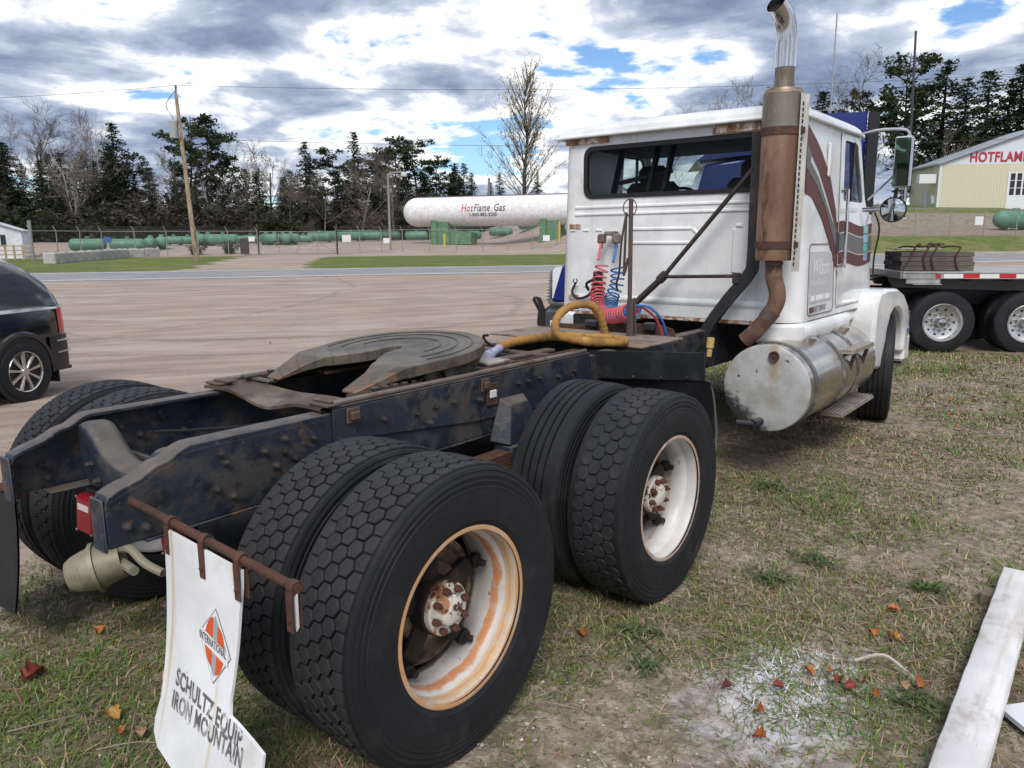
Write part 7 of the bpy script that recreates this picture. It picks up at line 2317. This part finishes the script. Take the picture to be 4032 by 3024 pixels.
# underbrush at the foot of the wood: reads as one mass
def brush_into(fm, s_, w_, h, var):
    tm_, cm_, lm_, zm = proto('bush', var)
    sc = h / zm
    M = Matrix.Translation(gp(s_, w_, -.05)) @ Matrix.Rotation(rnd.uniform(0, 6.28), 4, 'Z') @ Matrix.Diagonal((sc * 1.4, sc * 1.4, sc, 1))
    for me in (tm_, cm_):
        n = len(fm.v)
        fm.v += [tuple(M @ v.co) for v in me.vertices]
        fm.f += [tuple(i + n for i in p.vertices) for p in me.polygons]
def thicket(name, lab, spots):
    fm = FM()
    for s_, w_, h in spots: brush_into(fm, s_, w_, h, rnd.randrange(3))
    o = bpy.data.objects.new(name, fm.mesh(name, BRUSH)); COL.objects.link(o); o['kind'] = 'stuff'; o['label'] = lab
thicket('thicket', 'brown leafless thicket at the foot of the wood left of the driveway', [(98 + rnd.uniform(-3, 8), -28 + i * .95, rnd.uniform(2.2, 6.5)) for i in range(32)])
thicket('thicket', 'brown leafless thicket at the foot of the wood behind gate and white tank', [(102 + rnd.uniform(-3, 8) + i * .2, 1 + i * .92, rnd.uniform(2.2, 6.5)) for i in range(36)])
thicket('thicket', 'brown leafless thicket below the pines left of the yellow building', [(76 + rnd.uniform(-1, 3), 50 + i * 2.1, rnd.uniform(3.0, 4.8)) for i in range(9)])
def brush(s_, w_, h, lab):
    tm_, cm_, lm_, zm = proto('bush', 0)
    t = thing('shrub', lab, 'shrub', gp(s_, w_, -.05), None, built_at_world=False)
    sc = h / zm; t.scale = (sc * 1.5, sc * 1.5, sc)
    for nm, me in (('stems', tm_), ('crown', cm_)):
        o = bpy.data.objects.new(nm, me); COL.objects.link(o); o.parent = t
for s_, w_, lab in ((70.6, -3.0, 'small dark evergreen bush by the fence beside the utility pole'), (69.8, -5.6, 'low dark bush at the fence right of the concrete blocks')):
    brush(s_, w_, 1.3, lab)
# ------------------------------------------------------------------ ground cover near the camera
def grass():
    g = np.random.default_rng(5)
    N = 720000
    # sample by distance so that blades stay similar in size on the picture
    rad = 1.0 + 13.0 * g.random(N) ** 1.75
    ang = yaw + math.pi / 2 + (g.random(N) - .5) * 1.75
    x = CAM[0] + rad * np.cos(ang); y = CAM[1] + rad * np.sin(ang)

    def fbm(a, b, f):
        v = 0
        for i, (px, py) in enumerate(((1.3, .7), (3.1, 2.2), (5.7, 4.1))):
            k = f * 1.9 ** i
            v = v + (np.sin(a * k + px + 1.7 * np.sin(b * k * .7 + py)) * np.cos(b * k * 1.1 + py + 1.3 * np.sin(a * k * .6 + px))) / 1.6 ** i
        return v / 1.9
    patch = fbm(x, y, 1.6); green = fbm(x + 9, y - 4, 1.15); fine = fbm(x * 1.3, y, 5.0)
    edge = SS(x + .35 * np.sin(y * 1.1) + .2 * np.sin(y * 2.9), -2.2, -1.5)
    bare_ = np.exp(-(((x - 1.85) / .75) ** 2 + ((y - .45) / .6) ** 2)) + .8 * np.exp(-(((x - 2.6) / .5) ** 2 + ((y - 4.6) / 1.2) ** 2))
    keep = edge * np.clip(.58 + .75 * patch + .40 * fine - .85 * bare_, .06, 1)
    under = ((x > .62) & (x < 1.32) & ((np.abs(y) < .16) | (np.abs(y - AX2) < .16) | (np.abs(y - 6.15) < .15)))
    ok = (g.random(N) < keep) & ~under
    x, y, patch, green, fine, rad = (q[ok] for q in (x, y, patch, green, fine, rad))
    n = len(x)
    z = np.array([0.0]) + Hs(*sw(x, y)) + (.012 * np.sin(x * 3.1 + 1.2 * np.sin(y * 2.3)) * np.cos(y * 2.7 + .8 * np.sin(x * 1.9)) - .006) - .004
    far = rad / 6
    L = (.014 + .034 * g.random(n) ** 2) * (1 + .4 * np.clip(green, 0, 1)) * (1 + .2 * far)
    tall = g.random(n) < .02
    L[tall] *= 1.9
    Wd_ = (.0007 + .0008 * g.random(n)) * (1 + .40 * rad)
    a = g.random(n) * 6.283; lean = .35 + 1.0 * g.random(n)
    flat = g.random(n) < .35
    lean[flat] = 1.5 + .8 * g.random(flat.sum()); L[flat] *= 1.25
    dx, dy = np.cos(a), np.sin(a)
    px, py = -dy * Wd_, dx * Wd_
    mx, my, mz = x + dx * L * lean * .4, y + dy * L * lean * .4, z + L * np.clip(.62 - .2 * lean, .12, 1)
    tx, ty, tz = x + dx * L * lean * 1.0, y + dy * L * lean * 1.0, z + L * (.95 - .5 * np.clip(lean - .3, 0, 1))
    V = np.empty((n, 5, 3), np.float32)
    V[:, 0] = np.stack([x - px, y - py, z], 1); V[:, 1] = np.stack([x + px, y + py, z], 1)
    V[:, 2] = np.stack([mx + px * .8, my + py * .8, mz], 1); V[:, 3] = np.stack([mx - px * .8, my - py * .8, mz], 1)
    V[:, 4] = np.stack([tx, ty, tz], 1)
    me = bpy.data.meshes.new('grass')
    me.vertices.add(n * 5); me.vertices.foreach_set('co', V.reshape(-1))
    base = (np.arange(n) * 5)[:, None]
    loops = np.concatenate([base + np.array([[0, 1, 2, 3]]), base + np.array([[3, 2, 4]])], 1).reshape(-1)
    me.loops.add(n * 7); me.loops.foreach_set('vertex_index', loops.astype(np.int32))
    me.polygons.add(n * 2)
    st = (np.arange(n) * 7)[:, None] + np.array([[0, 4]])
    me.polygons.foreach_set('loop_start', st.reshape(-1).astype(np.int32))
    me.update(calc_edges=True)
    # each blade its own tint: straw, olive or green; a few wear the spilt white paint
    u = g.random(n)
    gm = np.clip(.58 + .9 * green + .25 * fine + .35 * (x < .6), 0, 1)
    straw = np.stack([.27 + .18 * g.random(n), .22 + .14 * g.random(n), .14 + .08 * g.random(n)], 1)
    dry = np.stack([.13 + .08 * g.random(n), .105 + .06 * g.random(n), .068 + .03 * g.random(n)], 1)
    grn = np.stack([.080 + .07 * g.random(n), .125 + .09 * g.random(n), .028 + .025 * g.random(n)], 1)
    col = np.where((u < .45)[:, None], straw, dry)
    isg = g.random(n) < gm * .62
    col[isg] = grn[isg]
    pd = np.hypot((x - 2.02) * 1.25, (y - 1.02) * .8) + .16 * fine
    w = g.random(n) < np.clip(.75 - pd / .36, 0, .26)
    col[w] = np.stack([.62 + .1 * g.random(w.sum())] * 3, 1)
    c4 = np.ones((n, 5, 4), np.float32); c4[:, :, :3] = col[:, None, :]
    at = me.color_attributes.new('tint', 'FLOAT_COLOR', 'POINT'); at.data.foreach_set('color', c4.reshape(-1))
    m = bpy.data.materials.new('grass_blade'); m.use_nodes = True
    t = NT(m.node_tree); p = t.n['Principled BSDF']
    an = t.node('ShaderNodeAttribute', attribute_name='tint'); t.l.new(an.outputs['Color'], p.inputs['Base Color'])
    p.inputs['Roughness'].default_value = .8; p.inputs['Specular IOR Level'].default_value = .15
    me.materials.append(m)
    o = bpy.data.objects.new('grass', me); COL.objects.link(o); o['kind'] = 'stuff'; o['label'] = 'short brown and green grass around the truck'
    # small stones in the bare soil
    N2 = 5200
    r_ = 1.2 + 9 * g.random(N2) ** 1.7; an_ = yaw + math.pi / 2 + (g.random(N2) - .5) * 1.6
    sx = CAM[0] + r_ * np.cos(an_); sy = CAM[1] + r_ * np.sin(an_)
    mb = FM()
    for i in range(N2):
        b_ = math.exp(-(((sx[i] - 1.85) / .8) ** 2 + ((sy[i] - .5) / .7) ** 2))
        if g.random() > .25 + .8 * b_: continue
        q = .004 + .007 * g.random() ** 2; zz = Hxy(sx[i], sy[i])
        pts = [Vector((sx[i] + q * math.cos(k * 1.5708 + i) * g.uniform(.7, 1.3), sy[i] + q * math.sin(k * 1.5708 + i) * g.uniform(.7, 1.3), zz)) for k in range(4)]; tp = Vector((sx[i], sy[i], zz + q * .8))
        for k in range(4): mb.tri(pts[k], pts[(k + 1) % 4], tp)
    me = mb.mesh('pebbles', PM('pebble', (.36, .31, .28), .9, layers=[((.55, .51, .48), 30, .5, .6), ((.2, .16, .14), 23, .55, .65)])); o = bpy.data.objects.new('pebbles', me); COL.objects.link(o); o['kind'] = 'stuff'; o['label'] = 'small pale pebbles lying in the bare soil'


grass()

# broad-leaved weeds
WEED = PM('weed_leaf', (.065, .095, .034), .8, layers=[((.11, .13, .055), 12, .5, .7)], spec=.2)
for (x, y, r_, lab) in ((1.36, 1.02, .13, 'rosette of green weeds beside the rear tyre'), (1.52, .84, .09, 'small green weed rosette right of the rear tyre'), (1.75, 2.35, .14, 'tuft of green weeds in front of the second tyre'), (1.62, 1.95, .14, 'bright green weed tuft touching the second tyre'), (2.45, 1.25, .12, 'dark green weed clump beside the white plank'), (2.28, 2.30, .13, 'low green weed clump beyond the white plank end'), (1.10, 3.4, .2, 'dark weeds under the fuel tank')):
    m = FM(); rg = random.Random(int(x * 100))
    for k in range(60):
        a = rg.uniform(0, 6.283); L = r_ * rg.uniform(.25, .95) * .85; w_ = L * .06 + .003
        d = Vector((math.cos(a), math.sin(a), 0)); n_ = Vector((-d.y, d.x, 0)); b_ = Vector((x, y, Hxy(x, y))) + Vector((rg.gauss(0, .3), rg.gauss(0, .3), 0)) * r_
        mid = b_ + d * L * .5 + Vector((0, 0, L * rg.uniform(.15, .5))); tip = b_ + d * L + Vector((0, 0, L * rg.uniform(.0, .35)))
        m.tri(b_, mid + n_ * w_, mid - n_ * w_); m.tri(mid - n_ * w_, mid + n_ * w_, tip)
    o = bpy.data.objects.new('weed', m.mesh('weed', WEED)); COL.objects.link(o); tag(o, lab, 'weed')

# fallen leaves
LC = {'o': PM('leaf_orange', (.36, .12, .03), .6, layers=[((.26, .07, .02), 30, .5, .68)], jitter=.2), 'r': PM('leaf_red', (.20, .035, .022), .6, layers=[((.10, .02, .015), 30, .5, .68)], jitter=.2), 'y': PM('leaf_tan', (.45, .24, .06), .6, layers=[((.30, .15, .04), 30, .5, .68)], jitter=.2), 'd': PM('leaf_dark', (.09, .012, .014), .6), 'b': PM('leaf_brown', (.28, .18, .10), .7)}
LN = {'o': 'orange', 'r': 'red-brown', 'y': 'yellow', 'd': 'dark red', 'b': 'pale brown'}
LEAVES = [(-0.37, -0.756, 'r'), (-0.54, -0.438, 'o'), (0.148, -0.674, 'y'), (0.264, -0.71, 'o'), (0.337, -0.652, 'b'), (2.056, 1.175, 'o'), (2.128, 1.233, 'o'), (2.171, 1.19, 'r'), (2.203, 1.944, 'o'), (2.181, 1.662, 'o'), (1.998, 0.999, 'r'), (1.843, 0.876, 'd'), (2.305, 1.165, 'o'), (2.244, 1.22, 'r'), (2.375, 1.296, 'b'), (2.431, 1.346, 'o'), (1.999, 0.804, 'o'), (2.055, 0.654, 'o'), (2.216, 1.17, 'r'), (1.36, 7.518, 'r'), (1.564, 7.357, 'o'), (1.376, 6.946, 'r'), (2.264, 1.665, 'y'), (1.177, 0.865, 'o'), (-8.954, 6.175, 'r'), (2.121, 6.173, 'y'), (1.843, 6.082, 'o'), (1.70, 6.6, 'o'), (1.9, 7.0, 'r'), (2.2, 7.2, 'o'), (1.75, 7.7, 'r'), (2.4, 6.5, 'o'), (1.6, 8.1, 'o')]


def leaf_mesh(seed):
    rg = random.Random(seed); m = MB(); n = 9; P = []
    for i in range(n):
        t = i / (n - 1); w_ = .42 * math.sin(math.pi * t) ** .7 * (1 + .25 * math.sin(t * 18)) ; zc = .25 * math.sin(t * 3.3 + rg.random()) * .5
        P.append([((t - .5), -w_, zc + abs(w_) * 1.0), ((t - .5), -w_ * .5, zc + .06), ((t - .5), 0, zc), ((t - .5), w_ * .5, zc + .05), ((t - .5), w_, zc + abs(w_) * .8)])
    m.grid(P); m.grid([[(x, y, z - .02) for x, y, z in reversed(r)] for r in P]); m.tube([(-.5, 0, .02), (-.75, .03, .05)], .02, 4)
    return m.mesh('fallen_leaf')


LM = {}
for i, (x, y, k) in enumerate(LEAVES):
    key = (k, i % 3)
    if key not in LM: LM[key] = leaf_mesh(i); LM[key].materials.append(LC[k])
    o = bpy.data.objects.new('fallen_leaf', LM[key]); COL.objects.link(o)
    s_ = rnd.uniform(.042, .062) * (1.5 if i == 0 else 1)
    o.location = (x, y, Hxy(x, y) + .022); o.scale = (s_, s_, s_); o.rotation_euler = (rnd.uniform(-.4, .4), rnd.uniform(-.4, .4), rnd.uniform(0, 6.28))
    if i < 5: where, grp = 'in the grass left of the white mud flap', 'leaves by the mud flap'
    elif i in (8, 9, 22): where, grp = 'in the brown grass beyond the white paint patch', 'leaves beyond the paint patch'
    elif 5 <= i <= 18: where, grp = 'lying on or beside the white paint patch', 'leaves on the paint patch'
    elif i == 23: where, grp = 'right beside the rear tyre', None
    elif i == 24: where, grp = 'far out on the open gravel lot', None
    else: where, grp = 'scattered right of the front wheel', 'leaves beyond the front wheel'
    tag(o, '%s fallen leaf %s' % (LN[k], where), 'leaf', (grp + ', ' + LN[k]) if grp else None)

# twigs
TWM = PM('twig_grey', (.24, .19, .15), .8)
for a, b, lab in (((.20, -.62), (.46, -.78), 'long bent twig on the soil left of the mud flap'), ((.30, -.80), (.52, -.62), 'thin straight twig crossing the soil by the mud flap'), ((-.05, -.95), (.05, -.75), 'short twig at the lower left corner'), ((1.95, 2.05), (2.2, 2.12), 'pale straw stalk in the grass beyond the paint patch'), ((1.55, 1.55), (1.85, 1.62), 'thin stalk lying right of the second tyre'), ((1.80, .95), (1.86, .62), 'thin stalk lying over the white paint patch'), ((2.27, 2.0), (2.5, 2.2), 'pale straw stalk beside the far end of the plank')):
    A_, B_ = Vector((*a, Hxy(*a) + .02)), Vector((*b, Hxy(*b) + .025)); md = A_.lerp(B_, .5) + Vector((rnd.uniform(-.03, .03), rnd.uniform(-.03, .03), .01))
    m = MB(); m.tube(spline([A_, md, B_], 5), [.0035 - .0002 * i for i in range(11)], 5); tag(m.build('twig', TWM), lab, 'twig')
m = MB(); m.tube(spline([(2.18, 1.36, .03), (2.27, 1.43, .055), (2.36, 1.40, .035), (2.42, 1.36, .02)], 5), [.007] * 16, 6); tag(m.build('bark_strip', PM('strip_pale', (.45, .41, .36), .7, layers=[((.2, .15, .11), 12, .5, .66)])), 'curved pale wood strip lying between the paint patch and the plank', 'wood strip')

# white painted plank at the right
PLK = PM('plank_white', (.66, .65, .66), .75, layers=[((.52, .49, .46), 2.2, .48, .68, 7, (9, .6, 9)), ((.36, .30, .26), 3.5, .62, .74, 7, (10, .5, 10)), ((.45, .42, .40), 9, .55, .7, 6, (1, .6, 1)), ((.20, .16, .13), 40, .69, .75, 4)], bump=(50, .15, .002))
m = MB(); 
n = 30
top_ = []
for i in range(n + 1):
    t = i / n; y = 2.60 - 2.55 * t
    jl = .0012 * math.sin(i * 2.1) + .0006 * math.sin(i * 5.3)
    top_.append([(2.556 + jl, y, .060), (2.558 + jl, y, .098), (2.562 + jl, y, .102), (2.63, y, .1025 + .001 * math.sin(i)), (2.700 + jl * .6, y, .102), (2.705 + jl, y, .098), (2.706 + jl, y, .060)])
m.grid(top_)
m.add([top_[0][k] for k in range(7)] + [top_[-1][k] for k in range(7)], [(0, 1, 2, 3, 4, 5, 6), (13, 12, 11, 10, 9, 8, 7), (0, 7, 13, 6)])
tag(m.build('plank', PLK, ang=50), 'white painted weathered plank lying at the lower right', 'plank')
m = MB(); m.prism([(2.68, 1.36), (2.80, 1.50), (2.86, 1.36), (2.78, 1.26)], 2, .012, .03); tag(m.build('board_scrap', PM('scrap_white', (.62, .66, .70), .6)), 'broken white board scrap sticking out beside the plank', 'board')
for y in (2.35, .6):
    m = MB(); m.b2((2.50, y - .05, -.005), (2.80, y + .05, .0595), .004); tag(m.build('support_block', PM('block_wood', (.16, .12, .09), .9)), 'wooden block carrying the %s end of the white plank' % ('far' if y > 1 else 'near'), 'block')
# ------------------------------------------------------------------ labels: tell look-alikes apart by their place
ORD = ['first', 'second', 'third', 'fourth', 'fifth', 'sixth', 'seventh', 'eighth', 'ninth', 'tenth', 'eleventh', 'twelfth', 'thirteenth', 'fourteenth', 'fifteenth', 'sixteenth', 'seventeenth', 'eighteenth', 'nineteenth', 'twentieth']
bpy.context.view_layer.update()
same = {}
for o in bpy.data.objects:
    if o.parent is None and o.get('category') and o.get('label'): same.setdefault(o['label'], []).append(o)
for lab, L in same.items():
    if len(L) < 2 or L[0].name.startswith('utility'): continue
    def px(o):
        d = o.matrix_world.translation - Vector(CAM); return d.dot(rt) / d.dot(fw)
    if 'timber' in lab: L.sort(key=lambda o: (o.matrix_world.translation - Vector(CAM)).dot(fw)); tail = 'from the near side'
    else: L.sort(key=px); tail = 'from the left'
    for i, o in enumerate(L):
        if len(lab.split()) + 4 <= 16 and i < len(ORD): o['label'] = '%s, %s %s' % (lab, ORD[i], tail)
        else: o['label'] = ' '.join(lab.split()[:12]) + ', %s %s' % (ORD[i], tail)
for o in bpy.data.objects:
    if '_b' in o.keys(): del o['_b']
